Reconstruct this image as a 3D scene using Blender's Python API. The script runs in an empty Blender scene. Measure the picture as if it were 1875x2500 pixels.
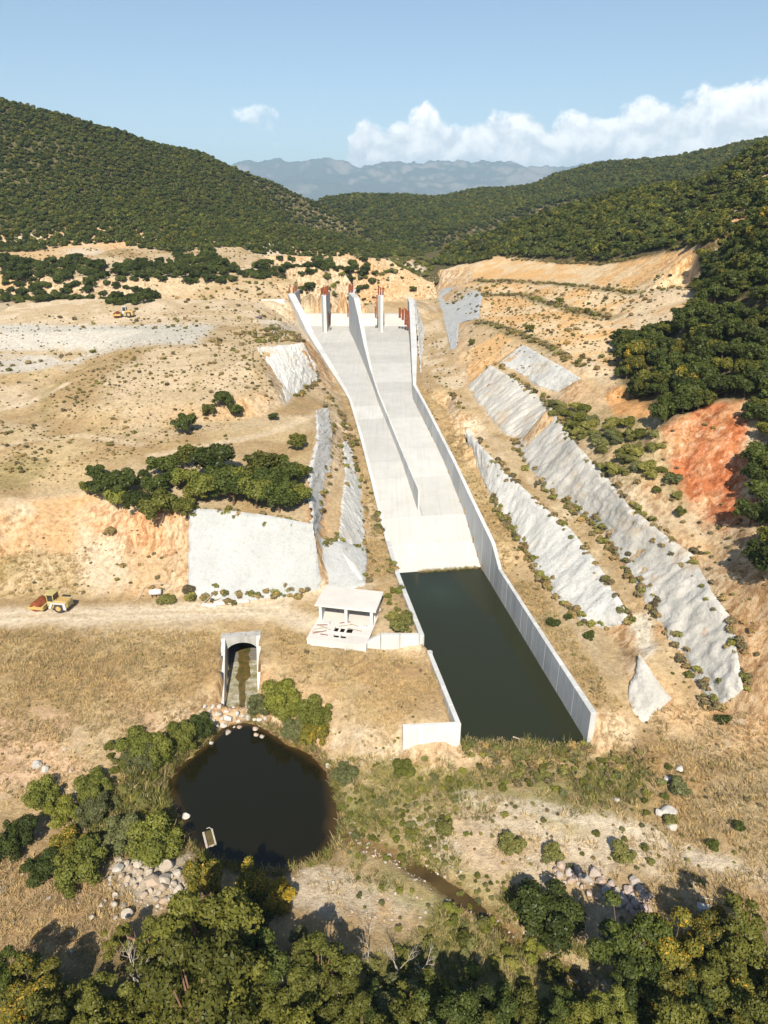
import bpy, math, random
import numpy as np
from mathutils import Vector, Matrix
from mathutils.geometry import delaunay_2d_cdt

scene = bpy.context.scene
C = scene.collection

# ------------------------------------------------------------------ camera, sky, sun, exposure
CAM_H = 80.0
PITCH = math.atan((1106 - 478) / 1475.0)
cam_data = bpy.data.cameras.new('camera')
cam_data.sensor_fit = 'VERTICAL'
cam_data.sensor_height = 36.0
cam_data.lens = 36.0 * 1475.0 / 2212.0
cam_data.clip_start = 0.5
cam_data.clip_end = 60000.0
cam = bpy.data.objects.new('camera', cam_data)
C.objects.link(cam)
cam.location = (0, 0, CAM_H)
cam.rotation_euler = (math.pi / 2 - PITCH, 0, 0)
scene.camera = cam

SUN_ELEV = math.radians(41)
SUN_TRAVEL = math.radians(1)          # heading of the light on the ground, clockwise from +Y
sd = bpy.data.lights.new('sun', 'SUN')
sd.energy = 5.0
sd.angle = math.radians(0.55)
sd.color = (1.0, 0.905, 0.75)
sun = bpy.data.objects.new('sun', sd)
C.objects.link(sun)
_trav = Vector((math.sin(SUN_TRAVEL) * math.cos(SUN_ELEV), math.cos(SUN_TRAVEL) * math.cos(SUN_ELEV), -math.sin(SUN_ELEV)))
sun.rotation_euler = _trav.to_track_quat('-Z', 'Y').to_euler()
sun.location = (-60, -120, 220)

scene.render.engine = 'CYCLES'
scene.cycles.use_denoising = True
scene.cycles.max_bounces = 6
scene.cycles.diffuse_bounces = 3
scene.cycles.glossy_bounces = 3
scene.cycles.transmission_bounces = 4
scene.cycles.volume_bounces = 0
scene.cycles.transparent_max_bounces = 4
scene.cycles.caustics_reflective = False
scene.cycles.caustics_refractive = False
vs = scene.view_settings
vs.view_transform = 'Standard'
vs.look = 'None'
vs.gamma = 1.0
vs.use_curve_mapping = False
vs.exposure = 0.74


class NT:
    """small node-tree writer"""
    def __init__(self, tree):
        self.t = tree; self.n = tree.nodes; self.l = tree.links
    def node(self, typ, **kw):
        nd = self.n.new(typ)
        for k, v in kw.items():
            if k == 'inp':
                for a, b in v.items():
                    if hasattr(b, 'is_output') or isinstance(b, bpy.types.NodeSocket):
                        self.l.new(b, nd.inputs[a])
                    else:
                        nd.inputs[a].default_value = b
            else:
                setattr(nd, k, v)
        return nd
    def math(self, op, a, b=0.0, c=None, clamp=False):
        nd = self.n.new('ShaderNodeMath'); nd.operation = op; nd.use_clamp = clamp
        for i, s in enumerate((a, b) if c is None else (a, b, c)):
            if isinstance(s, bpy.types.NodeSocket): self.l.new(s, nd.inputs[i])
            else: nd.inputs[i].default_value = s
        return nd.outputs[0]
    def mix(self, fac, a, b, blend='MIX'):
        nd = self.n.new('ShaderNodeMix'); nd.data_type = 'RGBA'; nd.blend_type = blend
        for i, s in ((0, fac), (6, a), (7, b)):
            if isinstance(s, bpy.types.NodeSocket): self.l.new(s, nd.inputs[i])
            else:
                nd.inputs[i].default_value = s if i == 0 else (tuple(s) + (1,))[:4]
        return nd.outputs[2]
    def ramp(self, fac, stops, interp='LINEAR'):
        nd = self.n.new('ShaderNodeValToRGB'); cr = nd.color_ramp; cr.interpolation = interp
        while len(cr.elements) > 1: cr.elements.remove(cr.elements[-1])
        for i, (p, col) in enumerate(stops):
            e = cr.elements[0] if i == 0 else cr.elements.new(p)
            e.position = p; e.color = (tuple(col) + (1,))[:4] if not isinstance(col, (int, float)) else (col, col, col, 1)
        self.l.new(fac, nd.inputs[0])
        return nd.outputs[0]
    def noise(self, vec, scale, detail=4, rough=0.55, dist=0.0):
        nd = self.n.new('ShaderNodeTexNoise')
        nd.inputs['Scale'].default_value = scale; nd.inputs['Detail'].default_value = detail
        nd.inputs['Roughness'].default_value = rough; nd.inputs['Distortion'].default_value = dist
        if vec is not None: self.l.new(vec, nd.inputs['Vector'])
        return nd.outputs['Fac']

# world: Nishita sky with a bank of cumulus low over the mountains
world = bpy.data.worlds.new('World'); scene.world = world; world.use_nodes = True
W = NT(world.node_tree); W.n.clear()
sky = W.node('ShaderNodeTexSky'); sky.sky_type = 'NISHITA'; sky.sun_disc = False
sky.sun_elevation = SUN_ELEV
sky.sun_rotation = math.pi + SUN_TRAVEL
sky.altitude = 300; sky.air_density = 1.0; sky.dust_density = 0.25; sky.ozone_density = 0.55
tc = W.node('ShaderNodeTexCoord')
# directions as slopes: tx across (x / y), te upwards (z / horizontal)
sep = W.node('ShaderNodeSeparateXYZ'); W.l.new(tc.outputs['Generated'], sep.inputs[0])
DX, DY, DZ = sep.outputs
hor = W.math('SQRT', W.math('ADD', W.math('MULTIPLY', DX, DX), W.math('MULTIPLY', DY, DY)))
az = W.math('ARCTAN2', DX, DY); el = W.math('ARCTAN2', DZ, hor)
def _dir(u, v):
    xd, yd = (u - 829.5) / 1475.0, (v - 1106.0) / 1475.0
    d = Vector((xd, math.cos(PITCH) - math.sin(PITCH) * yd, -(math.sin(PITCH) + math.cos(PITCH) * yd)))
    return math.atan2(d.x, d.y), math.atan2(d.z, math.hypot(d.x, d.y))
TOPS = [(738, 345), (750, 318), (772, 262), (792, 243), (812, 262), (835, 280), (860, 252), (885, 236), (930, 214), (950, 236), (962, 262), (1005, 262), (1060, 246), (1105, 226), (1145, 238), (1180, 262), (1215, 240), (1250, 229), (1282, 250), (1310, 248), (1345, 215), (1375, 206), (1430, 214), (1462, 228), (1490, 200), (1530, 182), (1580, 174), (1625, 168), (1659, 166)]
tops = [_dir(u, v) for u, v in TOPS]
A0, A1, E1 = -.20, 1.30, .30
tops += [(.62, .245), (.72, .22), (.80, .24), (.95, .20), (1.05, .16), (1.12, .08), (1.2, .0)]
fc = W.node('ShaderNodeFloatCurve'); cv = fc.mapping.curves[0]
pts_c = [(0.0, 0.0)] + [((a - A0) / (A1 - A0), max(0.0, e / E1)) for a, e in tops] + [(1.0, 0.0)]
while len(cv.points) < len(pts_c): cv.points.new(.5, .5)
for p_, (a, b) in zip(cv.points, pts_c): p_.location = (min(1, max(0, a)), min(1, b)); p_.handle_type = 'VECTOR'
fc.mapping.update()
cmb = W.node('ShaderNodeCombineXYZ'); W.l.new(az, cmb.inputs[0]); W.l.new(el, cmb.inputs[1])
P0 = cmb.outputs[0]
def billow(vec):
    n1 = W.noise(vec, 26, 10, .60, .35)
    return n1
def shifted(dx, dy):
    m = W.node('ShaderNodeVectorMath'); m.operation = 'ADD'; W.l.new(P0, m.inputs[0]); m.inputs[1].default_value = (dx, dy, 0); return m.outputs[0]
b0 = billow(P0); b1 = billow(shifted(-.006, .012))
puff = W.noise(P0, 60, 6, .6, .3)
azw = W.math('ADD', az, W.math('MULTIPLY', W.math('SUBTRACT', b0, .5), .035))
tn = W.math('DIVIDE', W.math('SUBTRACT', azw, A0), A1 - A0)
W.l.new(tn, fc.inputs['Value'])
top_e = W.math('MULTIPLY', fc.outputs[0], E1)
top_e = W.math('ADD', top_e, W.math('MULTIPLY', W.math('SUBTRACT', b0, .55), .05))
top_e = W.math('ADD', top_e, W.math('MULTIPLY', W.math('SUBTRACT', puff, .5), .018))
dd = W.math('SUBTRACT', top_e, el)
soft = W.math('DIVIDE', dd, .010, clamp=True)
soft = W.math('SMOOTH_MIN', soft, 1.0, .2)
alive = W.math('GREATER_THAN', fc.outputs[0], .005)
base_e = W.math('ADD', .040, W.math('MULTIPLY', W.math('SUBTRACT', b0, .5), .05))
low = W.math('DIVIDE', W.math('SUBTRACT', el, base_e), .035, clamp=True)
cov = W.math('MULTIPLY', W.math('MULTIPLY', soft, low), alive, clamp=True)
# a small torn cloud standing alone
def puffball(u, v, ra, re, amt):
    a, e = _dir(u, v)
    q = W.math('ADD', W.math('POWER', W.math('DIVIDE', W.math('SUBTRACT', az, a), ra), 2.0), W.math('POWER', W.math('DIVIDE', W.math('SUBTRACT', el, e), re), 2.0))
    s = W.math('SUBTRACT', W.math('ADD', 1.0, W.math('MULTIPLY', W.math('SUBTRACT', W.math('ADD', b0, W.math('MULTIPLY', puff, .6)), .85), 7.0)), q)
    return W.math('MULTIPLY', W.math('MULTIPLY', s, .8, clamp=True), amt, clamp=True)
cov2 = W.math('MAXIMUM', puffball(562, 252, .034, .012, .62), W.math('MAXIMUM', puffball(572, 272, .016, .016, .5), puffball(606, 316, .013, .006, .22)))
cov = W.math('MAXIMUM', cov, cov2)
lit = W.math('ADD', W.math('MULTIPLY', W.math('SUBTRACT', b0, b1), 7.5), .60)  # cloud shading painted in: sunward billows lighter, low parts greyer
hgt = W.math('DIVIDE', W.math('SUBTRACT', el, .05), .12, clamp=True)
lit = W.math('ADD', W.math('MULTIPLY', lit, .55), W.math('MULTIPLY', hgt, .5), clamp=True)
ccol = W.mix(lit, (8.2, 8.5, 8.8), (13.4, 13.0, 12.4))
SKYCOL = W.mix(cov, sky.outputs[0], ccol)
bg = W.node('ShaderNodeBackground', inp={'Color': SKYCOL, 'Strength': 0.079})
wo = W.node('ShaderNodeOutputWorld'); W.l.new(bg.outputs[0], wo.inputs['Surface'])

# ------------------------------------------------------------------ survey helpers
# The place was surveyed from one known station: a sight (u, v) and a level z, or a distance y, give a point in space.
SP, CP = math.sin(PITCH), math.cos(PITCH)
def sight(u, v):
    xd, yd = (u - 829.5) / 1475.0, (v - 1106.0) / 1475.0
    return xd, CP - SP * yd, -(SP + CP * yd)
def P(u, v, z):
    dx, dy, dz = sight(u, v); t = (z - CAM_H) / dz
    return (dx * t, dy * t, z)
def Q(u, v, y):
    dx, dy, dz = sight(u, v); t = y / dy
    return (dx * t, y, CAM_H + dz * t)

rng = np.random.default_rng(7)
def _hash(ix, iy, seed):
    h = (ix.astype(np.int64) * 374761393 + iy.astype(np.int64) * 668265263 + seed * 1274126177) & 0xFFFFFFFF
    h = ((h ^ (h >> 13)) * 1274126177) & 0xFFFFFFFF
    return ((h ^ (h >> 16)) & 0xFFFF) / 65535.0
def vnoise(x, y, scale, seed=0):
    x = np.asarray(x, float) / scale; y = np.asarray(y, float) / scale
    ix, iy = np.floor(x), np.floor(y); fx, fy = x - ix, y - iy
    fx = fx * fx * (3 - 2 * fx); fy = fy * fy * (3 - 2 * fy)
    a = _hash(ix, iy, seed); b = _hash(ix + 1, iy, seed); c = _hash(ix, iy + 1, seed); d = _hash(ix + 1, iy + 1, seed)
    return (a * (1 - fx) + b * fx) * (1 - fy) + (c * (1 - fx) + d * fx) * fy
def fbm(x, y, scale, oct=4, seed=0, gain=0.5):
    s = 0.0; amp = 1.0; tot = 0.0
    for i in range(oct):
        s = s + amp * vnoise(x, y, scale / 2 ** i, seed + i * 17); tot += amp; amp *= gain
    return s / tot

def in_poly(x, y, poly):
    x = np.asarray(x, float); y = np.asarray(y, float)
    inside = np.zeros(x.shape, bool); n = len(poly)
    for i in range(n):
        x1, y1 = poly[i][0], poly[i][1]; x2, y2 = poly[(i + 1) % n][0], poly[(i + 1) % n][1]
        if y1 == y2: continue
        c = ((y1 > y) != (y2 > y)) & (x < (x2 - x1) * (y - y1) / (y2 - y1) + x1)
        inside ^= c
    return inside
def poly_dist(x, y, poly, closed=True):
    x = np.asarray(x, float); y = np.asarray(y, float); d = np.full(x.shape, 1e9); n = len(poly)
    for i in range(n if closed else n - 1):
        ax, ay = poly[i][0], poly[i][1]; bx, by = poly[(i + 1) % n][0], poly[(i + 1) % n][1]
        L2 = (bx - ax) ** 2 + (by - ay) ** 2 + 1e-9
        t = np.clip(((x - ax) * (bx - ax) + (y - ay) * (by - ay)) / L2, 0, 1)
        d = np.minimum(d, np.hypot(x - ax - t * (bx - ax), y - ay - t * (by - ay)))
    return d

# ------------------------------------------------------------------ plan of the spillway (metres; inner faces of its walls)
LEFT_IN = [(7.4, 106.2), (3.2, 131), (1.8, 142.5), (.3, 154), (-2.6, 174), (-6.35, 199), (-11, 230), (-13.4, 241), (-44, 350), (-44, 372)]
LEFT_TOP = [10.3, 10.3, 10.3, 10.8, 15.2, 20, 23.9, 25.2, 47.4, 47.4]
RIGHT_IN = [(33.4, 88.6), (26.0, 137.5), (25.1, 143.5), (21.8, 165), (19.4, 181.4), (13.1, 223), (10.3, 242), (12.4, 350), (12.4, 372)]
RIGHT_TOP = [7.0, 7.4, 11.0, 15.0, 18.1, 24.5, 26.4, 43, 43]
FLOOR_Y = [84, 144, 150.6, 167.3, 193.7, 201.7, 248, 300, 340, 372]
FLOOR_Z = [-2.2, -2.2, 1.0, 8.4, 14.7, 16, 22.2, 26.6, 28.8, 30.2]
def skew(y): return np.interp(y, [242, 350], [.15, 0])
def pl_x(pl, y): return np.interp(y, [p[1] for p in pl], [p[0] for p in pl])
def floor_z(x, y): return np.interp(np.asarray(y) + skew(y) * (pl_x(RIGHT_IN, y) - np.asarray(x)), FLOOR_Y, FLOOR_Z)

POND = [(480, 1572), (540, 1556), (585, 1580), (625, 1606), (678, 1628), (710, 1662), (722, 1705), (736, 1760), (726, 1815), (700, 1852),
        (640, 1874), (580, 1886), (520, 1876), (455, 1858), (410, 1828), (388, 1780), (366, 1738), (356, 1702), (374, 1664), (412, 1632), (452, 1600)]
POND = [P(u, v, 0) for u, v in POND]
STREAM = [P(u, v, .15) for u, v in ((726, 1800), (790, 1832), (850, 1852), (930, 1893), (1020, 1955), (1100, 2020), (1170, 2075), (1250, 2140), (1330, 2212), (1420, 2300), (1500, 2400))]

pts = []
def add(poly, f=P, step=2.5):
    q = [f(*a) for a in poly]
    for i in range(len(q) - 1):
        a, b = np.array(q[i]), np.array(q[i + 1]); d = np.hypot(*(b - a)[:2])
        st = step * max(1.0, (a[1] + b[1]) / 2 / 120.0)
        n = max(1, int(d / st))
        for k in range(n): pts.append(tuple(a + (b - a) * k / n))
    pts.append(tuple(q[-1]))
X = lambda x, y, z: (x, y, z)
# foreground
add([(-170, 20, 8), (-90, 20, 6), (-40, 20, 4), (0, 22, 3), (40, 20, 4), (90, 20, 10), (170, 20, 22)], X)
add([(-150, 2212, 5), (0, 2212, 4), (300, 2212, 3), (600, 2212, 2.2), (830, 2212, 1.6), (1100, 2212, 1.2), (1300, 2212, 1), (1480, 2212, 2.5), (1659, 2212, 4), (1800, 2212, 6)])
add([(-150, 2050, 4.4), (0, 2050, 3.6), (200, 2040, 3), (400, 2000, 2.2), (560, 1980, 1.4), (700, 1960, .9), (850, 1990, .9), (1000, 2070, .9)])
add([(1120, 1985, 1.0), (1250, 2020, 1.5), (1450, 2030, 3), (1659, 2020, 5), (1800, 2020, 7)])
add([(-150, 1880, 4.4), (0, 1880, 3.2), (120, 1870, 2.6), (230, 1860, 2.2), (330, 1850, 1.6)])
add([(-150, 1740, 4.8), (0, 1740, 3.9), (100, 1740, 3.2), (200, 1750, 2.4), (300, 1715, 1.6)])
add([(-150, 1640, 6.0), (0, 1650, 5.4), (130, 1650, 4.8), (230, 1640, 4.2), (300, 1610, 3.6), (390, 1580, 2.6), (440, 1560, 1.8)])
add([(-150, 1580, 6.8), (0, 1590, 6.4), (130, 1590, 6.0), (250, 1570, 5.6), (330, 1545, 5.3), (400, 1510, 5.3), (445, 1480, 5.3)])
add([(-150, 1500, 7.3), (0, 1500, 7.1), (200, 1490, 7.0), (380, 1450, 6.9), (455, 1410, 6.8)])
add([(-150, 1390, 7.8), (0, 1390, 7.6), (250, 1380, 7.5), (460, 1366, 7.4), (600, 1360, 7.4), (660, 1385, 7.4)])
add([(590, 1420, 6.8), (640, 1440, 6.4), (700, 1480, 5.9), (760, 1520, 5.4), (800, 1560, 4.8), (845, 1590, 3.8), (852, 1640, 1.2)])
add([(585, 1490, 4.6), (630, 1530, 3.4), (680, 1570, 2.5), (730, 1610, 1.9), (790, 1660, 1.5)])
add([(700, 1640, .9), (760, 1700, .9), (850, 1700, .9), (950, 1680, .8), (1050, 1655, .6), (1150, 1645, .5), (1250, 1640, .6), (1335, 1622, 1.2)])
add([(800, 1800, .9), (900, 1790, 1.1), (1000, 1740, 1.2), (1150, 1740, 1.4), (1300, 1740, 2.2), (1450, 1740, 3.6), (1560, 1740, 5.0), (1659, 1740, 6.4), (1780, 1740, 9)])
add([(760, 1880, .7), (840, 1930, .8), (940, 1990, .8)])
add([(900, 1850, .8), (1000, 1880, 1.0), (1150, 1870, 1.6), (1300, 1880, 2.4), (1450, 1880, 3.4), (1659, 1880, 5.4), (1780, 1880, 7.5)])
for k in (1.06, 1.0, .93):
    cx = sum(p[0] for p in POND) / len(POND); cy = sum(p[1] for p in POND) / len(POND)
    zz = {1.06: .55, 1.0: .05, .93: -.5}[k]
    add([(cx + (p[0] - cx) * k, cy + (p[1] - cy) * k, zz) for p in POND + POND[:1]], X)
add([(cx + (p[0] - cx) * .6, cy + (p[1] - cy) * .6, -2.4) for p in POND], X)
# fill behind the wing wall, terrace, haul road
add([(700, 1420, 7.1), (800, 1440, 6.9), (900, 1440, 6.7), (930, 1440, 6.6)])
add([(890, 1548, 6.2), (950, 1545, 6.3)]); add([(800, 1500, 6.0), (900, 1500, 6.4), (945, 1500, 6.4)]); add([(870, 1545, 5.8), (855, 1520, 5.8)])
add([(-150, 1355, 8), (0, 1350, 8), (300, 1345, 8), (560, 1340, 8), (650, 1345, 7.9)])
add([(-150, 1310, 8.4), (0, 1305, 8.4), (300, 1300, 8.4), (560, 1300, 8.4), (672, 1300, 8.4)])
add([(668, 1386, 7.4), (760, 1400, 7.2), (850, 1410, 6.9), (910, 1421, 6.6)])
add([(852, 1240, 10.0), (872, 1290, 10.0), (890, 1335, 9.9), (902, 1358, 9.9)]); add([(832, 1290, 9.2), (838, 1340, 9.2)])
add([(-150, 1292, 8.6), (0, 1290, 8.6), (160, 1287, 8.6), (300, 1287, 8.8), (410, 1287, 9), (560, 1292, 9), (680, 1275, 9), (785, 1268, 9.3)])
# left cut: talus, rock face, tree bench
add([(-150, 1185, 15.5), (0, 1190, 15), (100, 1195, 14.5), (200, 1200, 13.5), (300, 1190, 14), (400, 1190, 14.8)])
add([(-150, 1090, 22), (0, 1095, 22), (90, 1080, 22), (170, 1058, 22.5), (240, 1070, 22.5), (330, 1098, 22.5), (410, 1108, 22.3), (520, 1117, 22), (600, 1127, 21.8), (668, 1140, 21.5)])
add([(-150, 1000, 24.5), (0, 1000, 24.5), (200, 1000, 25), (330, 1040, 24.5), (450, 1060, 24), (560, 1080, 23.2), (640, 1095, 22.6)])
add([(-150, 930, 27), (0, 930, 27), (100, 925, 27.2), (250, 945, 27), (400, 950, 27), (520, 940, 27.3), (620, 930, 27.6), (665, 925, 28)])
# mound
add([(100, 900, 28.2), (200, 920, 28), (330, 925, 28), (450, 915, 28.5), (560, 900, 29), (612, 884, 29.6)])
add([(100, 900, 28.2), (98, 850, 30.2), (130, 820, 31.5), (200, 785, 34), (260, 768, 37)])
add([(180, 870, 31.6), (300, 870, 32.2), (420, 870, 32.6), (540, 855, 33.8)])
add([(230, 820, 34.8), (350, 810, 36.6), (480, 800, 37.8), (545, 795, 38.4)])
add([(260, 768, 37), (350, 752, 39.8), (450, 742, 41.2), (540, 738, 41.6), (559, 758, 40.6)])
add([(559, 758, 40.6), (610, 752, 41), (657, 745, 41)]); add([(559, 758, 40.6), (582, 821, 36), (612, 880, 29.8)])
add([(612, 882, 29.5), (624, 858, 30), (665, 828, 30), (690, 812, 30)])
add([(300, 735, 40.5), (450, 720, 42), (560, 715, 42.5), (640, 715, 42), (660, 735, 41)])
# embankment on the left and its crest
add([(-150, 890, 28.4), (0, 890, 28.4), (60, 890, 28.4)])
add([(-150, 850, 30), (0, 850, 30), (60, 855, 30)]); add([(-150, 800, 33.4), (0, 800, 33.4), (120, 797, 33.6)])
add([(-150, 785, 34.4), (0, 785, 34.4), (170, 780, 34.8)]); add([(-150, 758, 36.2), (0, 758, 36.2), (220, 752, 37)])
add([(-150, 720, 40.6), (0, 720, 40.6), (200, 716, 41), (350, 711, 41.8)])
add([(-150, 690, 42.8), (0, 690, 42.8), (300, 688, 43), (500, 688, 43), (600, 690, 43)])
add([(-150, 660, 43.5), (0, 660, 43.5), (300, 660, 43.5), (560, 662, 43.5), (615, 664, 43.4)])
add([(-150, 645, 47), (0, 645, 47), (350, 645, 47.5), (560, 648, 46.5)])
add([(-150, 600, 55), (0, 600, 55), (200, 600, 55), (400, 600, 54.5), (600, 600, 53.5), (740, 606, 51.5)])
add([(-150, 560, 61), (0, 560, 61), (200, 562, 60.5), (400, 565, 60), (600, 572, 58.5), (740, 577, 56.5)])
add([(-150, 540, 64), (0, 545, 63), (120, 535, 65), (250, 535, 65), (400, 545, 63), (600, 550, 62), (760, 553, 61), (830, 556, 60)])
add([(590, 650, 45.5), (620, 640, 47), (650, 625, 49), (700, 622, 47)])
for x_ in range(-42, 12, 4):
    pts.append((x_, 374.5, 33)); pts.append((x_, 379, 33.4))
for p in ((-50, 385, 34), (-20, 385, 34), (12, 385, 34), (-52, 408, 40), (-20, 410, 36), (15, 410, 38), (-20, 450, 43), (20, 450, 47), (-55, 440, 47),
          (0, 500, 48), (-50, 490, 50), (60, 500, 55), (0, 560, 52), (-60, 560, 55), (30, 420, 46)): pts.append(p)
# benches between mound and chute
S1T = [(684, 885, 29), (688, 950, 27), (673, 1010, 25), (668, 1060, 23.5), (676, 1110, 22.3), (674, 1142, 21.5)]
S1B = [(706, 880, 26.4), (716, 930, 23.5), (716, 990, 21), (703, 1060, 18.5), (695, 1110, 17.5), (690, 1168, 16.3)]
S2T = [(740, 955, 20.2), (748, 1030, 17.9), (741, 1090, 16.6), (736, 1150, 15.2), (730, 1182, 14.4)]
S2B = [(752, 950, 18.8), (772, 1010, 16.0), (783, 1085, 12.6), (787, 1150, 11), (786, 1262, 9.4)]
for l in (S1T, S1B, S2T, S2B): add(l)
add([(690, 1168, 16.3), (710, 1176, 15.3), (730, 1182, 14.4)])
add([(406, 1196, 15.4), (540, 1202, 15.3), (676, 1206, 15.0), (700, 1216, 12.8), (787, 1230, 9.9)])
add([(674, 1142, 21.5), (676, 1206, 15.0), (682, 1275, 9.0)])
def along(pl, tops, off, dz, ys):
    for y in ys:
        pts.append((float(pl_x(pl, y)) + off, y, float(np.interp(y, [p[1] for p in pl], tops)) + dz))
YY = [p[1] for p in LEFT_IN]
for off in (-1.0, -2.6):
    for y in range(108, 240, 3): pts.append((float(pl_x(LEFT_IN, y)) + off, y, float(np.interp(y, YY, LEFT_TOP)) - .5))
for y, z in ((245, 25.2), (261, 27.4), (280, 30), (300, 33.6), (319, 36.2), (330, 39.5), (342, 43), (372, 43)):
    for off in (-1.6, -4): pts.append((float(pl_x(LEFT_IN, y)) + off, y, z))
YR = [p[1] for p in RIGHT_IN]
for off in (1.1, 2.6):
    for y in range(90, 246, 3): pts.append((float(pl_x(RIGHT_IN, y)) + off, y, float(np.interp(y, YR, RIGHT_TOP)) - .5))
for y, z in ((252, 26.6), (266, 27.4), (280, 29), (295, 33), (320, 37.5), (350, 42), (372, 43)): pts.append((float(pl_x(RIGHT_IN, y)) + 2.2, y, z))
# right side: strip, three cut faces with benches
F1B = [(964, 876, 23.5), (1020, 979, 18.7), (1062, 1072, 14.6), (1072, 1096, 13.4), (1110, 1146, 11.4), (1151, 1216, 9.6), (1221, 1307, 8.4), (1254, 1340, 8.2), (1316, 1360, 8.0)]
F1T = [(976, 850, 27), (1006, 927, 24), (1060, 990, 21.5), (1104, 1035, 19.6), (1172, 1100, 17.6), (1230, 1150, 16.5), (1287, 1224, 14.6), (1345, 1315, 12.6), (1358, 1344, 10.6)]
F2B = [(990, 800, 30), (1015, 834, 28.5), (1057, 895, 25.5), (1109, 951, 22.8), (1163, 1042, 19.8), (1271, 1117, 18.4), (1304, 1154, 17.6), (1345, 1216, 15.9), (1387, 1274, 14.6), (1436, 1348, 12.8), (1482, 1431, 10.4), (1523, 1493, 9), (1552, 1534, 8)]
F2T = [(1057, 792, 36), (1118, 830, 34.3), (1183, 876, 32.3), (1211, 925, 31), (1249, 974, 29.5), (1305, 1035, 27.3), (1361, 1100, 25), (1387, 1121, 24.4), (1428, 1158, 23.4), (1490, 1203, 22.4), (1535, 1286, 20), (1573, 1340, 18.3), (1593, 1431, 14.8), (1606, 1493, 12.2)]
F3B = [(1081, 783, 36.8), (1140, 815, 35.7), (1165, 834, 35.2), (1207, 848, 34.8)]
F3T = [(1125, 746, 41.3), (1190, 782, 41), (1253, 820, 39.5)]
F4B = [(941, 627, 40), (951, 655, 38), (960, 690, 36), (975, 757, 33)]
F4T = [(950, 620, 43.5), (1037, 634, 47), (1028, 688, 42), (988, 690, 38.6), (985, 750, 34.6)]
for l in (F1B, F1T, F2B, F2T, F3B, F3T, F4B): add(l)
add([(985, 620, 46), (1037, 634, 47), (1028, 688, 42), (988, 690, 38.4), (988, 750, 34.4)])
add([(940, 760, 31), (920, 800, 28.5), (930, 840, 27)]); add([(930, 690, 36), (938, 720, 33.5)]); add([(915, 757, 30), (905, 700, 35)])
add([(1330, 1500, 6.5), (1345, 1420, 7.2), (1330, 1380, 7.7)]); add([(1240, 1400, 7.4), (1290, 1460, 7.0), (1320, 1540, 6.2), (1335, 1590, 3)])
add([(1380, 1418, 10.2), (1411, 1464, 9.0), (1448, 1513, 7.2)]); add([(1352, 1460, 7), (1358, 1510, 5.4), (1390, 1568, 3.8), (1440, 1570, 4.6)])
add([(1400, 1600, 3.4), (1480, 1610, 4), (1560, 1640, 5.2), (1659, 1660, 7), (1780, 1660, 10)])
add([(1570, 1545, 7.8), (1600, 1540, 9.0), (1659, 1540, 11), (1760, 1540, 14)])
add([(1180, 880, 34), (1240, 870, 35.5), (1300, 880, 36.3), (1360, 860, 38.4), (1400, 850, 39.8)])
add([(1260, 940, 31.6), (1330, 960, 33), (1430, 940, 35.4), (1440, 900, 38)])
add([(1340, 1040, 28.4), (1400, 1040, 30), (1480, 1000, 33.5), (1600, 1000, 36)])
add([(1440, 1090, 27.4), (1500, 1100, 28), (1590, 1130, 28.8), (1659, 1130, 31)])
add([(1560, 1230, 23.4), (1620, 1240, 25.4), (1700, 1240, 29)]); add([(1625, 1340, 19.8), (1700, 1340, 23)]); add([(1640, 1430, 16.2), (1740, 1430, 20)])
add([(1417, 880, 40), (1463, 905, 40.5), (1520, 880, 42.5), (1589, 868, 45), (1659, 850, 47)])
add([(1347, 829, 41.5), (1340, 780, 43.5), (1333, 736, 46), (1375, 741, 47), (1445, 717, 50), (1538, 652, 57.5), (1487, 615, 59)])
add([(1659, 800, 50), (1659, 700, 58), (1659, 600, 67), (1659, 500, 77.3)]); add([(1500, 800, 47), (1560, 760, 51)])
add([(927, 589, 50), (1017, 574, 55.5), (1103, 559, 60), (1228, 566, 61), (1303, 569, 62), (1378, 554, 66), (1479, 539, 70), (1515, 546, 70)])
add([(1027, 604, 50), (1128, 604, 53), (1268, 614, 55), (1378, 629, 56), (1460, 625, 58.5)])
add([(1037, 612, 49), (1128, 614, 52), (1268, 626, 54), (1368, 640, 55)])
add([(1037, 634, 47), (1128, 634, 49), (1228, 664, 49), (1328, 679, 50)]); add([(1128, 642, 48), (1228, 674, 48), (1320, 694, 48.6)])
add([(1028, 690, 42), (1085, 704, 42.5), (1146, 727, 43), (1202, 755, 43), (1270, 790, 42.4)]); add([(1050, 760, 36.5), (1010, 790, 32.5)])
add([(1085, 714, 41.6), (1146, 738, 41.8), (1196, 768, 41.6)])
for p in ((150, 150, 75), (180, 200, 95), (200, 260, 110), (230, 340, 128), (150, 90, 52), (110, 60, 24), (150, 40, 34), (100, 100, 42), (120, 130, 62), (85, 85, 28), (170, 120, 70)): pts.append(p)
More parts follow.
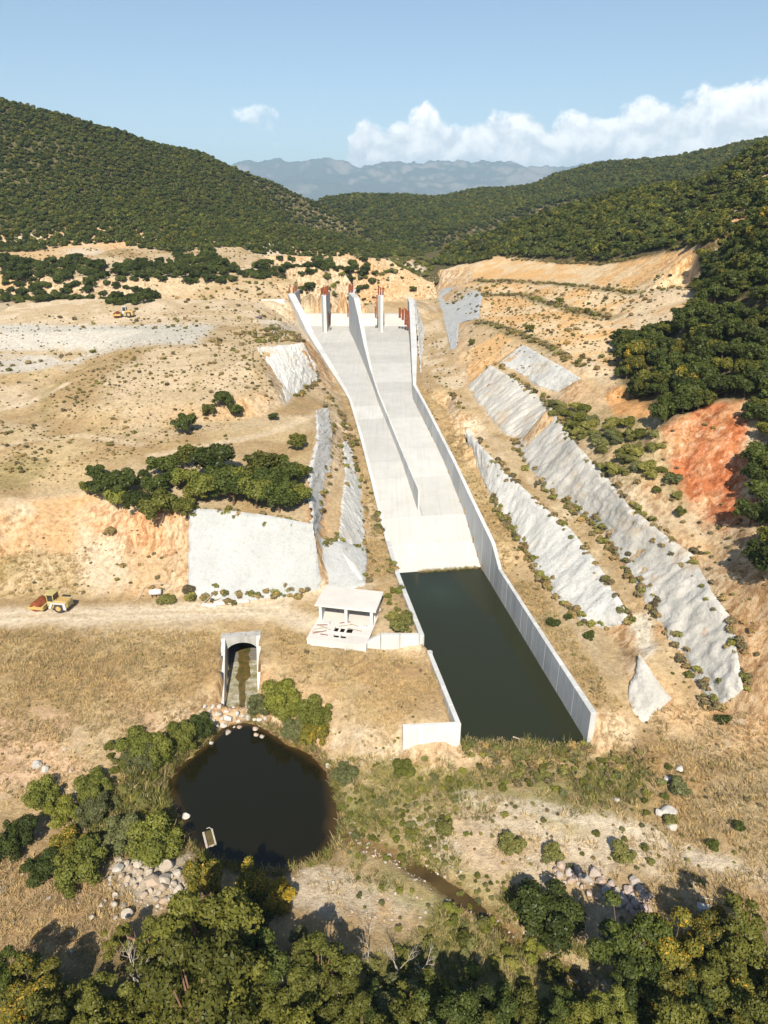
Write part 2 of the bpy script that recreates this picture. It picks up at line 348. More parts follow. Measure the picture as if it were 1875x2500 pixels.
# hills
def ridge(line, dy, dz, dx=0):
    add(line, Q, 6)
    for a in line:
        p = Q(*a); pts.append((p[0] + dx, p[1] + dy, p[2] - dz)); pts.append((p[0] + dx * 3, p[1] + dy * 2.5, p[2] - dz * 3))
ridge([(-350, 150, 560), (-200, 172, 590), (0, 212, 620), (115, 239, 640), (200, 272, 660), (276, 300, 680), (321, 315, 700), (426, 335, 730), (481, 357, 750), (602, 394, 790), (667, 424, 800), (740, 458, 790), (800, 502, 740), (835, 545, 650)], 90, 25, -40)
add([(-350, 380, 500), (-200, 380, 510), (0, 390, 520), (200, 420, 530), (400, 450, 560), (600, 480, 600), (740, 520, 600)], Q, 6)
add([(-350, 480, 470), (0, 480, 470), (200, 490, 470), (400, 505, 480), (600, 520, 500), (740, 538, 520)], Q, 6)
ridge([(600, 432, 1000), (690, 430, 1000), (827, 421, 1050), (942, 430, 1100), (1037, 409, 1150), (1148, 400, 1150), (1208, 376, 1150), (1268, 359, 1100), (1378, 346, 1050), (1479, 336, 1000), (1619, 311, 950), (1750, 290, 900), (1900, 275, 860)], 200, 50)
add([(800, 520, 720), (900, 520, 750), (1000, 500, 800), (1100, 470, 850), (1250, 420, 900), (1400, 390, 850), (1700, 380, 700)], Q, 6)
add([(850, 560, 600), (940, 557, 580)], Q)
add([(760, 470, 880), (900, 465, 900), (1050, 440, 1000), (1200, 400, 1020)], Q, 6)
ridge([(935, 566, 490), (992, 537, 510), (1093, 498, 520), (1258, 432, 480), (1328, 417, 450), (1504, 397, 390), (1579, 362, 370), (1659, 308, 345), (1760, 272, 330), (1950, 240, 320)], 110, 40, 30)
add([(1100, 540, 440), (1250, 500, 400), (1400, 480, 350), (1550, 450, 320), (1659, 400, 270)], Q, 6)
for x in range(-1100, 1500, 200): pts.append((x, 2300, -60)); pts.append((x, 1700, -20))
for y in range(100, 1700, 160): pts.append((-1100, y, 60 + max(0, 60 - abs(y - 650) * .15))); pts.append((1500, y, 120 if y < 1000 else 60))
for y in (60, 140, 220, 300): pts.append((-400, y, 8 + y * .12)); pts.append((500, y, 150))
for x in (-1100, -500, 500, 1500): pts.append((x, -60, 20))
for x in (-170, 0, 170): pts.append((x, -60, 5))

# sprayed-concrete faces: (foot line, top line)
def PL(l): return [P(*a) for a in l]
FACES = {
 'front': (PL([(404, 1287, 9), (500, 1290, 9), (600, 1288, 9), (696, 1274, 9)]), PL([(408, 1108, 22.3), (520, 1117, 22), (600, 1127, 21.8), (678, 1142, 21.5)])),
 'corner': (PL([(676, 1276, 9), (730, 1270, 9.1), (790, 1262, 9.3)]), PL([(672, 1150, 19.5), (692, 1168, 16.3), (712, 1176, 15.2), (734, 1176, 14.6), (791, 1190, 10.8)])),
 'bench_upper': (PL(S1B), PL(S1T)), 'bench_lower': (PL(S2B), PL(S2T)),
 'mound': (PL([(612, 882, 29.5), (624, 858, 30), (665, 828, 30), (692, 811, 30)]), PL([(557, 758, 40.6), (610, 752, 41), (657, 745, 41)])),
 'strip': (PL(F1B[1:]), PL(F1T[1:])), 'long': (PL(F2B[1:]), PL(F2T)), 'high': (PL(F3B), PL(F3T)),
 'gate': (PL([(941, 627, 40), (951, 655, 38), (960, 690, 36), (968, 725, 34.4), (975, 757, 33)]), PL([(985, 620, 45.5), (1037, 634, 47), (1028, 688, 42), (990, 700, 37.8), (986, 750, 34.6)])),
 'tip': (PL([(1356, 1500, 5.8), (1366, 1540, 4.6), (1390, 1566, 3.9)]), PL([(1380, 1418, 10.2), (1411, 1464, 9.0), (1448, 1513, 7.2)])),
 'wallside': (PL([(903, 772, 28.4), (917, 748, 30.4), (918, 715, 33.2), (910, 680, 36.8), (900, 650, 41)]), [(14.0, 258, 27.6), (14.6, 285, 31.0), (15.2, 320, 38.0), (15.4, 345, 42.5), (15.4, 352, 43.6)]),
}
PT = np.array(pts); PT[:, :2] += rng.normal(0, .004, (len(PT), 2))
# drop near-duplicates so that conflicting levels are averaged rather than spiked
key = {}
for p in PT:
    st = .9 if p[1] < 400 else 4.0
    key.setdefault((int(p[0] // st), int(p[1] // st), st), []).append(p)
PT = np.array([np.mean(v, axis=0) for v in key.values()])
_r = delaunay_2d_cdt([Vector((a, b)) for a, b, _ in PT], [], [], 0, 1e-6)
TV = np.array([(v.x, v.y) for v in _r[0]]); TRI = np.array(_r[2]); ORIG = _r[3]
TZ = np.array([np.mean([PT[i, 2] for i in o]) for o in ORIG])

def raster(x0, y0, nx, ny, cell):
    Z = np.full((ny, nx), np.nan)
    for a, b, c in TRI:
        ax, ay = TV[a]; bx, by = TV[b]; cx_, cy_ = TV[c]
        i0 = max(0, int((min(ax, bx, cx_) - x0) / cell)); i1 = min(nx, int((max(ax, bx, cx_) - x0) / cell) + 2)
        j0 = max(0, int((min(ay, by, cy_) - y0) / cell)); j1 = min(ny, int((max(ay, by, cy_) - y0) / cell) + 2)
        if i1 <= i0 or j1 <= j0: continue
        gx, gy = np.meshgrid(x0 + np.arange(i0, i1) * cell, y0 + np.arange(j0, j1) * cell)
        den = (by - cy_) * (ax - cx_) + (cx_ - bx) * (ay - cy_)
        if abs(den) < 1e-9: continue
        w0 = ((by - cy_) * (gx - cx_) + (cx_ - bx) * (gy - cy_)) / den
        w1 = ((cy_ - ay) * (gx - cx_) + (ax - cx_) * (gy - cy_)) / den
        m = (w0 >= -1e-6) & (w1 >= -1e-6) & (w0 + w1 <= 1 + 1e-6)
        z = w0 * TZ[a] + w1 * TZ[b] + (1 - w0 - w1) * TZ[c]
        sub = Z[j0:j1, i0:i1]; sub[m] = z[m]
    return Z
def blur(Z, n=1):
    for _ in range(n):
        A = np.pad(Z, 1, mode='edge')
        Z = (A[1:-1, 1:-1] * 4 + (A[:-2, 1:-1] + A[2:, 1:-1] + A[1:-1, :-2] + A[1:-1, 2:]) * 2 + A[:-2, :-2] + A[:-2, 2:] + A[2:, :-2] + A[2:, 2:]) / 16
    return Z

GX0, GY0, GC = -165.0, 24.0, 0.7
GNX, GNY = int(335 / GC), int(430 / GC)
NEAR = raster(GX0, GY0, GNX, GNY, GC)
NEAR[np.isnan(NEAR)] = 5.0
NEAR = blur(NEAR, 2)
gx, gy = np.meshgrid(GX0 + np.arange(GNX) * GC, GY0 + np.arange(GNY) * GC)
sl = np.hypot(*np.gradient(NEAR, GC)[::-1])
steep = np.clip((blur(sl, 3) - .35) / .5, 0, 1)
calm = np.ones_like(gx)
for _f, _t in FACES.values():
    _pl = _f + _t[::-1]; _bx = [p[0] for p in _pl]; _by = [p[1] for p in _pl]
    _m = (gx > min(_bx) - 3) & (gx < max(_bx) + 3) & (gy > min(_by) - 3) & (gy < max(_by) + 3)
    _d = poly_dist(gx[_m], gy[_m], _pl); _in = in_poly(gx[_m], gy[_m], _pl)
    calm[_m] = np.minimum(calm[_m], np.where(_in, 0, np.clip(_d / 3.0, 0, 1)))
flatbed = np.clip(poly_dist(gx, gy, POND) / 6, .15, 1)
flatbed = np.where(in_poly(gx, gy, POND), .2, flatbed)
NEAR += ((fbm(gx, gy, 9, 4, 3) - .5) * .9 + (fbm(gx, gy, 2.4, 3, 9) - .5) * .45) * flatbed * (.25 + .75 * calm)
NEAR += steep * calm * ((fbm(gx, gy, 5, 4, 21, .6) - .5) * 2.2 + (np.abs(vnoise(gx + .4 * gy, gy * .25, 1.6, 5) - .5)) * 1.0)
RED_XY = [P(u, v, z)[:2] for u, v, z in ((1455, 905, 40), (1520, 878, 42.5), (1600, 866, 45.5), (1640, 1000, 38), (1605, 1130, 29), (1520, 1150, 27), (1440, 1000, 32), (1430, 930, 36))]
rmask = np.where(in_poly(gx, gy, RED_XY), np.clip(poly_dist(gx, gy, RED_XY) / 3, 0, 1), 0)
NEAR += rmask * ((fbm(gx + gy * .5, gy, 3.2, 4, 83, .65) - .5) * 2.6 - np.clip(.1 - np.abs(fbm(gx + gy * .8, gy * .4, 6, 3, 19) - .5), 0, 1) * 9)
# shallow stream bed
dst = poly_dist(gx, gy, STREAM, False)
NEAR -= np.where(in_poly(gx, gy, POND), 0, np.clip(1.25 - dst / 1.7, 0, 1) * .95 * np.clip(poly_dist(gx, gy, POND) / 9 - .3, .0, 1))

FX0, FY0, FC = -1050.0, -50.0, 6.0
FNX, FNY = int(2500 / FC), int(2250 / FC)
FAR = raster(FX0, FY0, FNX, FNY, FC)
FAR[np.isnan(FAR)] = 0
FAR = blur(FAR, 2)
fx, fy = np.meshgrid(FX0 + np.arange(FNX) * FC, FY0 + np.arange(FNY) * FC)
FAR += (fbm(fx, fy, 90, 4, 31) - .5) * np.clip((fy - 380) / 200, 0, 1) * 16

def sample(Z, x0, y0, c, x, y):
    a = np.clip((np.asarray(x, float) - x0) / c, 0, Z.shape[1] - 1.001); b = np.clip((np.asarray(y, float) - y0) / c, 0, Z.shape[0] - 1.001)
    i, j = a.astype(int), b.astype(int); fa, fb = a - i, b - j
    return (Z[j, i] * (1 - fa) + Z[j, i + 1] * fa) * (1 - fb) + (Z[j + 1, i] * (1 - fa) + Z[j + 1, i + 1] * fa) * fb
GX1, GY1 = GX0 + (GNX - 1) * GC, GY0 + (GNY - 1) * GC
def H(x, y):
    x = np.asarray(x, float); y = np.asarray(y, float)
    near = (x > GX0) & (x < GX1) & (y > GY0) & (y < GY1)
    return np.where(near, sample(NEAR, GX0, GY0, GC, x, y), sample(FAR, FX0, FY0, FC, x, y))
def hit(u, v, up=0.0, tmax=1600):
    """where the sight line (u, v) meets the ground raised by `up`"""
    dx, dy, dz = sight(u, v)
    t = np.concatenate([np.arange(30, 480, .6), np.arange(480, tmax, 3.0)])
    d = CAM_H + dz * t - H(dx * t, dy * t) - up
    k = np.nonzero(d < 0)[0]
    if not len(k): return None
    k = k[0]
    if k == 0: tt = t[0]
    else: tt = t[k - 1] + (t[k] - t[k - 1]) * d[k - 1] / (d[k - 1] - d[k])
    x, y = dx * tt, dy * tt
    return float(x), float(y), float(H(x, y))
def plan(poly, up=0.0):
    return [hit(u, v, up) or P(u, v, 5) for u, v in poly]

# ------------------------------------------------------------------ materials
MATS = {}
def new_mat(name):
    m = bpy.data.materials.new(name); m.use_nodes = True
    t = NT(m.node_tree); t.n.clear()
    out = t.node('ShaderNodeOutputMaterial'); MATS[name] = m
    return m, t, out
def principled(t, out, col, rough=.85, spec=.25, normal=None, metal=0.0):
    b = t.node('ShaderNodeBsdfPrincipled')
    for k, v in (('Base Color', col), ('Roughness', rough), ('Specular IOR Level', spec), ('Metallic', metal)):
        if isinstance(v, bpy.types.NodeSocket): t.l.new(v, b.inputs[k])
        else: b.inputs[k].default_value = (tuple(v) + (1,))[:4] if isinstance(v, (tuple, list)) else v
    if normal is not None: t.l.new(normal, b.inputs['Normal'])
    t.l.new(b.outputs[0], out.inputs['Surface'])
    return b
def bump(t, h, strength=.4, dist=.1):
    nd = t.node('ShaderNodeBump'); nd.inputs['Strength'].default_value = strength; nd.inputs['Distance'].default_value = dist
    t.l.new(h, nd.inputs['Height']); return nd.outputs[0]
def wpos(t, sx=1, sy=1, sz=1):
    g = t.node('ShaderNodeNewGeometry'); mp = t.node('ShaderNodeMapping'); mp.inputs['Scale'].default_value = (sx, sy, sz)
    t.l.new(g.outputs['Position'], mp.inputs['Vector']); return mp.outputs[0]

def concrete(name, light, dark, stain=(.30, .27, .22), streak=.45, rough=.9, bstr=.25, flow=False):
    m, t, out = new_mat(name)
    n1 = t.noise(wpos(t), .22, 6, .6); n2 = t.noise(wpos(t), 2.6, 5, .6)
    col = t.mix(t.ramp(n1, [(.32, 0), (.68, 1)]), dark, light)
    col = t.mix(t.math('MULTIPLY', t.ramp(n2, [(.45, 0), (.75, 1)]), .35), col, dark)
    st = t.noise(wpos(t, 1.4, .045, .045) if flow else wpos(t, 1.2, 1.2, .07), 1.0, 5, .65)
    col = t.mix(t.math('MULTIPLY', t.ramp(st, [(.50, 0), (.72, 1)]), streak), col, stain)
    oi = t.node('ShaderNodeObjectInfo')
    col = t.mix(1.0, col, t.ramp(oi.outputs['Random'], [(0, .9), (1, 1.06)]), 'MULTIPLY')
    principled(t, out, col, rough, .2, bump(t, t.noise(wpos(t), 3.0, 6, .65), bstr, .08))
    return m
concrete('concrete', (.55, .56, .56), (.47, .48, .48), streak=.35)
concrete('concrete_floor', (.475, .475, .465), (.415, .415, .405), stain=(.30, .295, .275), streak=.4, flow=True)
concrete('concrete_wall', (.52, .53, .53), (.43, .44, .44), stain=(.25, .24, .21), streak=.55)
concrete('concrete_roof', (.62, .60, .57), (.55, .525, .495), streak=.1)
concrete('headwall_concrete', (.42, .41, .39), (.33, .325, .31), stain=(.12, .11, .09), streak=.7)

def shotcrete(name, light, dark, rust=0.35):
    m, t, out = new_mat(name)
    n1 = t.noise(wpos(t), .16, 6, .62); n2 = t.noise(wpos(t), 1.7, 6, .65); n3 = t.noise(wpos(t, .9, .9, .12), 1.0, 5, .7, .6)
    col = t.mix(t.ramp(n1, [(.33, 0), (.66, 1)]), dark, light)
    col = t.mix(t.math('MULTIPLY', t.ramp(n2, [(.50, 0), (.68, 1)]), .45), col, (.28, .27, .245))
    col = t.mix(t.math('MULTIPLY', t.ramp(n3, [(.55, 0), (.74, 1)]), .55), col, (.24, .23, .205))
    r = t.math('MULTIPLY', t.ramp(t.noise(wpos(t, 1, 1, .35), .42, 4, .6, .8), [(.66, 0), (.74, 1)]), rust)
    col = t.mix(r, col, (.46, .23, .09))
    pt = t.ramp(t.noise(wpos(t), .11, 6, .65, .4), [(.56, 0), (.66, 1)])
    col = t.mix(t.math('MULTIPLY', pt, min(.7, rust * 1.3)), col, (.43, .34, .24))
    hgt = t.math('ADD', t.noise(wpos(t), 1.6, 8, .68), t.math('MULTIPLY', t.noise(wpos(t), 7.0, 4, .6), .3))
    principled(t, out, col, .95, .1, bump(t, hgt, .75, .4))
    return m
shotcrete('shotcrete', (.55, .55, .535), (.43, .43, .415), .4)
shotcrete('shotcrete_old', (.52, .505, .475), (.395, .385, .355), .65)
shotcrete('shotcrete_smooth', (.42, .435, .44), (.365, .38, .385), .08)

def ground_mat():
    m, t, out = new_mat('ground')
    a = t.node('ShaderNodeAttribute'); a.attribute_name = 'albedo'
    n = t.noise(wpos(t), 1.1, 6, .7); n2 = t.noise(wpos(t), 5.5, 5, .7)
    f = t.math('ADD', t.math('MULTIPLY', n, .9), t.math('MULTIPLY', n2, .8))
    col = t.mix(1.0, a.outputs['Color'], t.ramp(f, [(.56, (.42, .38, .33)), (.78, (.92, .91, .90)), (1.0, (1.3, 1.29, 1.27))]), 'MULTIPLY')  # soil mottling whose dark end also paints small shadows
    g = t.node('ShaderNodeNewGeometry'); sx = t.node('ShaderNodeSeparateXYZ'); t.l.new(g.outputs['True Normal'], sx.inputs[0])
    stp = t.ramp(sx.outputs[2], [(.72, 1), (.93, 0)])
    rill = t.noise(wpos(t, 1, 1, .12), .75, 6, .68, .35)
    col = t.mix(t.math('MULTIPLY', stp, t.ramp(rill, [(.44, .75), (.52, 0)])), col, t.mix(1.0, col, (.52, .42, .34), 'MULTIPLY'))
    col = t.mix(t.math('MULTIPLY', stp, t.ramp(rill, [(.55, 0), (.66, .7)])), col, (.60, .50, .37))
    v = t.node('ShaderNodeTexVoronoi'); v.inputs['Scale'].default_value = 1.4; t.l.new(wpos(t), v.inputs['Vector'])
    spk = t.math('MULTIPLY', t.ramp(v.outputs['Distance'], [(.10, 1), (.22, 0)]), t.ramp(t.noise(wpos(t), .5, 3), [(.5, 0), (.62, .55)]))
    col = t.mix(spk, col, (.52, .48, .42))
    hgt = t.math('ADD', t.noise(wpos(t), 1.3, 8, .7), t.math('MULTIPLY', n2, .5))
    principled(t, out, col, 1.0, .05, bump(t, hgt, .9, .35))
    return m
ground_mat()

def plain(name, col, rough=.6, spec=.3, var=.25, metal=0.0, sc=3.0, dirt=None):
    m, t, out = new_mat(name)
    n = t.noise(wpos(t), sc, 5, .6)
    d = dirt or tuple(c * (1 - var) for c in col)
    c = t.mix(t.ramp(n, [(.38, 0), (.66, 1)]), d, col)
    principled(t, out, c, rough, spec, None, metal)
    return m
plain('rust', (.27, .080, .033), .9, .15, .55, sc=1.2)
plain('rust_dark', (.10, .035, .018), .9, .15, .5)
plain('yellow_paint', (.50, .34, .085), .7, .25, .35, dirt=(.36, .26, .13))
plain('pale_yellow_paint', (.48, .40, .17), .7, .25, .3)
plain('white_paint', (.55, .54, .55), .5, .4, .25)
plain('rubber', (.06, .058, .055), .9, .2, .3)
plain('dark_glass', (.03, .035, .035), .2, .6, .2)
plain('dark_steel', (.06, .055, .05), .7, .3, .3)
plain('timber', (.45, .36, .27), .9, .1, .35)
plain('pale_timber', (.50, .45, .38), .9, .1, .3)
plain('deadwood', (.40, .35, .30), .9, .1, .3)
plain('bark', (.16, .11, .075), .95, .1, .4)
plain('red_bark', (.26, .15, .10), .9, .1, .35)
plain('pit_shade', (.05, .035, .03), .9, .1, .3)
plain('tank_white', (.58, .57, .56), .5, .4, .2)
plain('hose', (.42, .36, .28), .8, .2, .2)
plain('violet_paint', (.20, .16, .22), .6, .3, .3)
plain('moss_water', (.16, .095, .03), .35, .5, .5, sc=1.0, dirt=(.06, .06, .02))
plain('tunnel_lining', (.22, .20, .18), .9, .1, .4)
plain('apron_slab', (.40, .38, .32), .9, .15, .35, sc=.9, dirt=(.17, .155, .075))

def rock_mat(name, a, b, c):
    m, t, out = new_mat(name)
    tcn = t.node('ShaderNodeTexCoord'); oi = t.node('ShaderNodeObjectInfo')
    n = t.noise(wpos(t), 1.3, 6, .65)
    col = t.mix(t.ramp(n, [(.35, 0), (.65, 1)]), a, b)
    col = t.mix(t.ramp(oi.outputs['Random'], [(.55, 0), (.8, .7)]), col, c)
    principled(t, out, col, .95, .1, bump(t, t.noise(wpos(t), 4.0, 6, .65), .5, .15))
rock_mat('rock_pale', (.29, .255, .21), (.43, .39, .34), (.36, .28, .21))
rock_mat('rock_pink', (.33, .25, .20), (.46, .37, .31), (.33, .31, .29))
rock_mat('rock_white', (.38, .36, .33), (.50, .48, .45), (.42, .37, .31))

def leaf_mat(name, a, b, c=None, cfac=0.0, objvar=.3):
    """leaves: colour differs from leaf clump to leaf clump (attribute tint) and from plant to plant"""
    m, t, out = new_mat(name)
    at = t.node('ShaderNodeAttribute'); at.attribute_name = 'tint'
    oi = t.node('ShaderNodeObjectInfo')
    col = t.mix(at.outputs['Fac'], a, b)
    if c is not None:
        col = t.mix(t.math('MULTIPLY', t.ramp(at.outputs['Fac'], [(.74, 0), (.8, 1)], 'LINEAR'), cfac), col, c)
    col = t.mix(1.0, col, t.ramp(oi.outputs['Random'], [(0, (1 - objvar, 1 - objvar, 1 - objvar)), (.5, (1, 1, 1)), (1, (1 + objvar * 1.3, 1 + objvar, 1 + objvar * .3))]), 'MULTIPLY')
    d = t.node('ShaderNodeBsdfDiffuse'); t.l.new(col, d.inputs['Color'])
    tr = t.node('ShaderNodeBsdfTranslucent'); t.l.new(t.mix(1.0, col, (1.1, 1.25, .5), 'MULTIPLY'), tr.inputs['Color'])
    g = t.node('ShaderNodeBsdfGlossy'); g.inputs['Roughness'].default_value = .45; g.inputs['Color'].default_value = (.8, .85, .9, 1)
    mx = t.node('ShaderNodeMixShader'); mx.inputs[0].default_value = .22
    t.l.new(d.outputs[0], mx.inputs[1]); t.l.new(tr.outputs[0], mx.inputs[2])
    m2 = t.node('ShaderNodeMixShader'); m2.inputs[0].default_value = .01
    t.l.new(mx.outputs[0], m2.inputs[1]); t.l.new(g.outputs[0], m2.inputs[2])
    t.l.new(m2.outputs[0], out.inputs['Surface'])
leaf_mat('leaf_dark', (.025, .037, .009), (.088, .110, .026))
leaf_mat('leaf_olive', (.052, .060, .011), (.165, .166, .036))
leaf_mat('leaf_bright', (.078, .095, .016), (.215, .222, .048))
leaf_mat('leaf_autumn', (.075, .082, .015), (.20, .18, .036), (.42, .25, .03), .8)
leaf_mat('leaf_yellow', (.15, .13, .02), (.30, .22, .03), (.40, .24, .025), .9)
leaf_mat('leaf_grey', (.080, .090, .034), (.20, .205, .085))
leaf_mat('leaf_maquis', (.038, .054, .013), (.105, .122, .034), objvar=.28)
leaf_mat('leaf_broom', (.11, .115, .03), (.23, .22, .07))
leaf_mat('scrub_brown', (.13, .105, .055), (.25, .205, .11), objvar=.5)
leaf_mat('straw', (.29, .21, .105), (.53, .42, .245), objvar=.3)
leaf_mat('green_reed', (.12, .125, .035), (.29, .275, .10), objvar=.4)
leaf_mat('orange_scrub', (.20, .14, .06), (.33, .24, .11), objvar=.3)

def water_mat(name, deep, shallow=None, rough=.08, bs=.15):
    m, t, out = new_mat(name)
    col = deep
    if shallow is not None:
        a = t.node('ShaderNodeAttribute'); a.attribute_name = 'shallow'
        col = t.mix(a.outputs['Fac'], deep, shallow)
    principled(t, out, col, rough, .3, bump(t, t.noise(wpos(t), 3.0, 4, .55), bs, .05))
water_mat('basin_water', (.021, .024, .010), (.026, .036, .020), .12)
water_mat('pond_water', (.0095, .0085, .0030), (.085, .050, .015), .06, .06)
water_mat('stream_water', (.030, .020, .006), (.10, .065, .022), .15, .5)

# ------------------------------------------------------------------ mesh helpers
def link(o, parent=None):
    C.objects.link(o)
    if parent is not None: o.parent = parent
    return o
def tag(o, label=None, cat=None, group=None, kind=None):
    if label: o['label'] = label
    if cat: o['category'] = cat
    if group: o['group'] = group
    if kind: o['kind'] = kind
    return o
def mesh_data(name, verts, faces, mat, smooth=False):
    me = bpy.data.meshes.new(name)
    verts = np.asarray(verts, np.float32).reshape(-1, 3)
    if isinstance(faces, np.ndarray) and faces.ndim == 2:
        nf, k = faces.shape
        me.vertices.add(len(verts)); me.vertices.foreach_set('co', verts.ravel())
        me.loops.add(nf * k); me.loops.foreach_set('vertex_index', faces.astype(np.int32).ravel())
        me.polygons.add(nf); me.polygons.foreach_set('loop_start', np.arange(0, nf * k, k, dtype=np.int32))
        me.update(calc_edges=True)
    else:
        me.from_pydata([tuple(map(float, v)) for v in verts], [], [tuple(f) for f in faces]); me.update()
    if smooth: me.polygons.foreach_set('use_smooth', np.ones(len(me.polygons), bool))
    me.materials.append(MATS[mat] if isinstance(mat, str) else mat)
    return me
def mobj(name, verts, faces, mat, parent=None, smooth=False):
    return link(bpy.data.objects.new(name, mesh_data(name, verts, faces, mat, smooth)), parent)
def attr(me, name, vals, dom='POINT'):
    a = me.attributes.new(name, 'FLOAT', dom); a.data.foreach_set('value', np.asarray(vals, np.float32).ravel())
def attr_col(me, name, vals):
    a = me.attributes.new(name, 'FLOAT_COLOR', 'POINT')
    v = np.ones((len(vals), 4), np.float32); v[:, :3] = vals; a.data.foreach_set('color', v.ravel())
def empty(name, loc=(0, 0, 0), rz=0.0, label=None, cat=None, group=None):
    o = bpy.data.objects.new(name, None); o.location = loc; o.rotation_euler = (0, 0, rz); o.empty_display_size = .5
    link(o); return tag(o, label, cat, group)

class MB:
    """collects solids; build() links them as one mesh object"""
    def __init__(self): self.v = []; self.f = []
    def add(self, v, f):
        k = len(self.v); self.v += [tuple(p) for p in v]; self.f += [tuple(i + k for i in q) for q in f]; return self
    def box(self, x0, x1, y0, y1, z0, z1):
        return self.hexa([(x0, y0, z0), (x1, y0, z0), (x1, y1, z0), (x0, y1, z0), (x0, y0, z1), (x1, y0, z1), (x1, y1, z1), (x0, y1, z1)])
    def hexa(self, p):
        return self.add(p, [(3, 2, 1, 0), (4, 5, 6, 7), (0, 1, 5, 4), (1, 2, 6, 5), (2, 3, 7, 6), (3, 0, 4, 7)])
    def tube(self, path, radii, n=7):
        path = [Vector(p) for p in path]; rings = []
        for i, p in enumerate(path):
            d = (path[min(i + 1, len(path) - 1)] - path[max(i - 1, 0)]).normalized()
            a = d.orthogonal().normalized(); b = d.cross(a)
            r = radii[i] if isinstance(radii, (list, tuple)) else radii
            rings.append([p + (a * math.cos(2 * math.pi * k / n) + b * math.sin(2 * math.pi * k / n)) * r for k in range(n)])
        v = [q for r in rings for q in r]; f = []
        for i in range(len(path) - 1):
            for k in range(n):
                f.append((i * n + k, i * n + (k + 1) % n, (i + 1) * n + (k + 1) % n, (i + 1) * n + k))
        f.append(tuple(range(n - 1, -1, -1))); f.append(tuple(range((len(path) - 1) * n, len(path) * n)))
        return self.add(v, f)
    def prism(self, outline, y0, y1, axis='y'):
        """outline of (a, b) pairs extruded along y (a -> x, b -> z)"""
        n = len(outline)
        v = [(a, y0, b) for a, b in outline] + [(a, y1, b) for a, b in outline]
        f = [tuple(range(n)), tuple(range(2 * n - 1, n - 1, -1))] + [(i, i + n, (i + 1) % n + n, (i + 1) % n) for i in range(n)]
        return self.add(v, f)
    def build(self, name, mat, parent=None, smooth=False):
        o = mobj(name, self.v, self.f, mat, parent, smooth)
        import bmesh
        bm = bmesh.new(); bm.from_mesh(o.data); bmesh.ops.recalc_face_normals(bm, faces=bm.faces); bm.to_mesh(o.data); bm.free()
        return o
def soften(o, w=.04, seg=1):
    m = o.modifiers.new('edge', 'BEVEL'); m.width = w; m.segments = seg; m.limit_method = 'ANGLE'; return o

# ------------------------------------------------------------------ ground sheet with its soils
DRY = np.array((.31, .228, .130)); STRAW = np.array((.40, .315, .19)); SOIL = np.array((.40, .325, .225)); PALE = np.array((.52, .445, .35))
ORANGE = np.array((.48, .325, .19)); CREAM = np.array((.50, .42, .315)); RED = np.array((.40, .155, .075)); GRAVEL = np.array((.43, .425, .41))
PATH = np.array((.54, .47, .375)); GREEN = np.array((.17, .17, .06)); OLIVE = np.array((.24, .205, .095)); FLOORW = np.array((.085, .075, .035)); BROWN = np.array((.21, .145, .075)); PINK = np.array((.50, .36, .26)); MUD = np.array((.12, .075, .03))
nA = fbm(gx, gy, 14, 5, 101); nB = fbm(gx, gy, 4, 4, 202); nC = fbm(gx, gy, 40, 4, 303)
def lerp(a, b, t): return a + (b - a) * t[..., None]
def sstep(x, a, b): t = np.clip((x - a) / (b - a), 0, 1); return t * t * (3 - 2 * t)
ALB = lerp(np.broadcast_to(DRY, gx.shape + (3,)), SOIL, sstep(nA, .40, .62))
ALB = lerp(ALB, STRAW, sstep(nB, .5, .75) * .7)
rockc = lerp(np.broadcast_to(CREAM, gx.shape + (3,)), ORANGE, sstep(nA + .3 * nB, .55, .8))
ALB = lerp(ALB, rockc, np.clip(steep * 1.1, 0, .85))
def paint(poly, col, amt=1.0, soft=2.0, rag=3.0, var=None, mottled=0.0):
    pw = plan(poly) if len(poly[0]) == 2 else poly
    xs = [p[0] for p in pw]; ys = [p[1] for p in pw]; mg = soft + rag + 2
    i0 = max(0, int((min(xs) - mg - GX0) / GC)); i1 = min(GNX, int((max(xs) + mg - GX0) / GC) + 1)
    j0 = max(0, int((min(ys) - mg - GY0) / GC)); j1 = min(GNY, int((max(ys) + mg - GY0) / GC) + 1)
    if i1 <= i0 or j1 <= j0: return
    x = gx[j0:j1, i0:i1]; y = gy[j0:j1, i0:i1]
    d = poly_dist(x, y, pw); d = np.where(in_poly(x, y, pw), -d, d)
    d = d + (nB[j0:j1, i0:i1] - .5) * 2 * rag
    m = sstep(-d, -soft, soft) * amt
    if mottled: m = m * (1 - mottled * sstep(nB[j0:j1, i0:i1] * .6 + nA[j0:j1, i0:i1] * .4, .42, .62))
    c = np.broadcast_to(np.array(col), x.shape + (3,))
    if var is not None: c = lerp(c, np.array(var), sstep(nA[j0:j1, i0:i1] * .6 + nB[j0:j1, i0:i1] * .4, .42, .6))
    ALB[j0:j1, i0:i1] = lerp(ALB[j0:j1, i0:i1], c, m)
def paint_line(pts_, w, col, amt=1.0, soft=1.2, rag=.8):
    pw = plan(pts_) if len(pts_[0]) == 2 else pts_
    d = poly_dist(gx, gy, pw, False) + (nB - .5) * 2 * rag
    m = sstep(-d, -w - soft, -w + soft) * amt
    global ALB
    ALB = lerp(ALB, np.array(col), m)
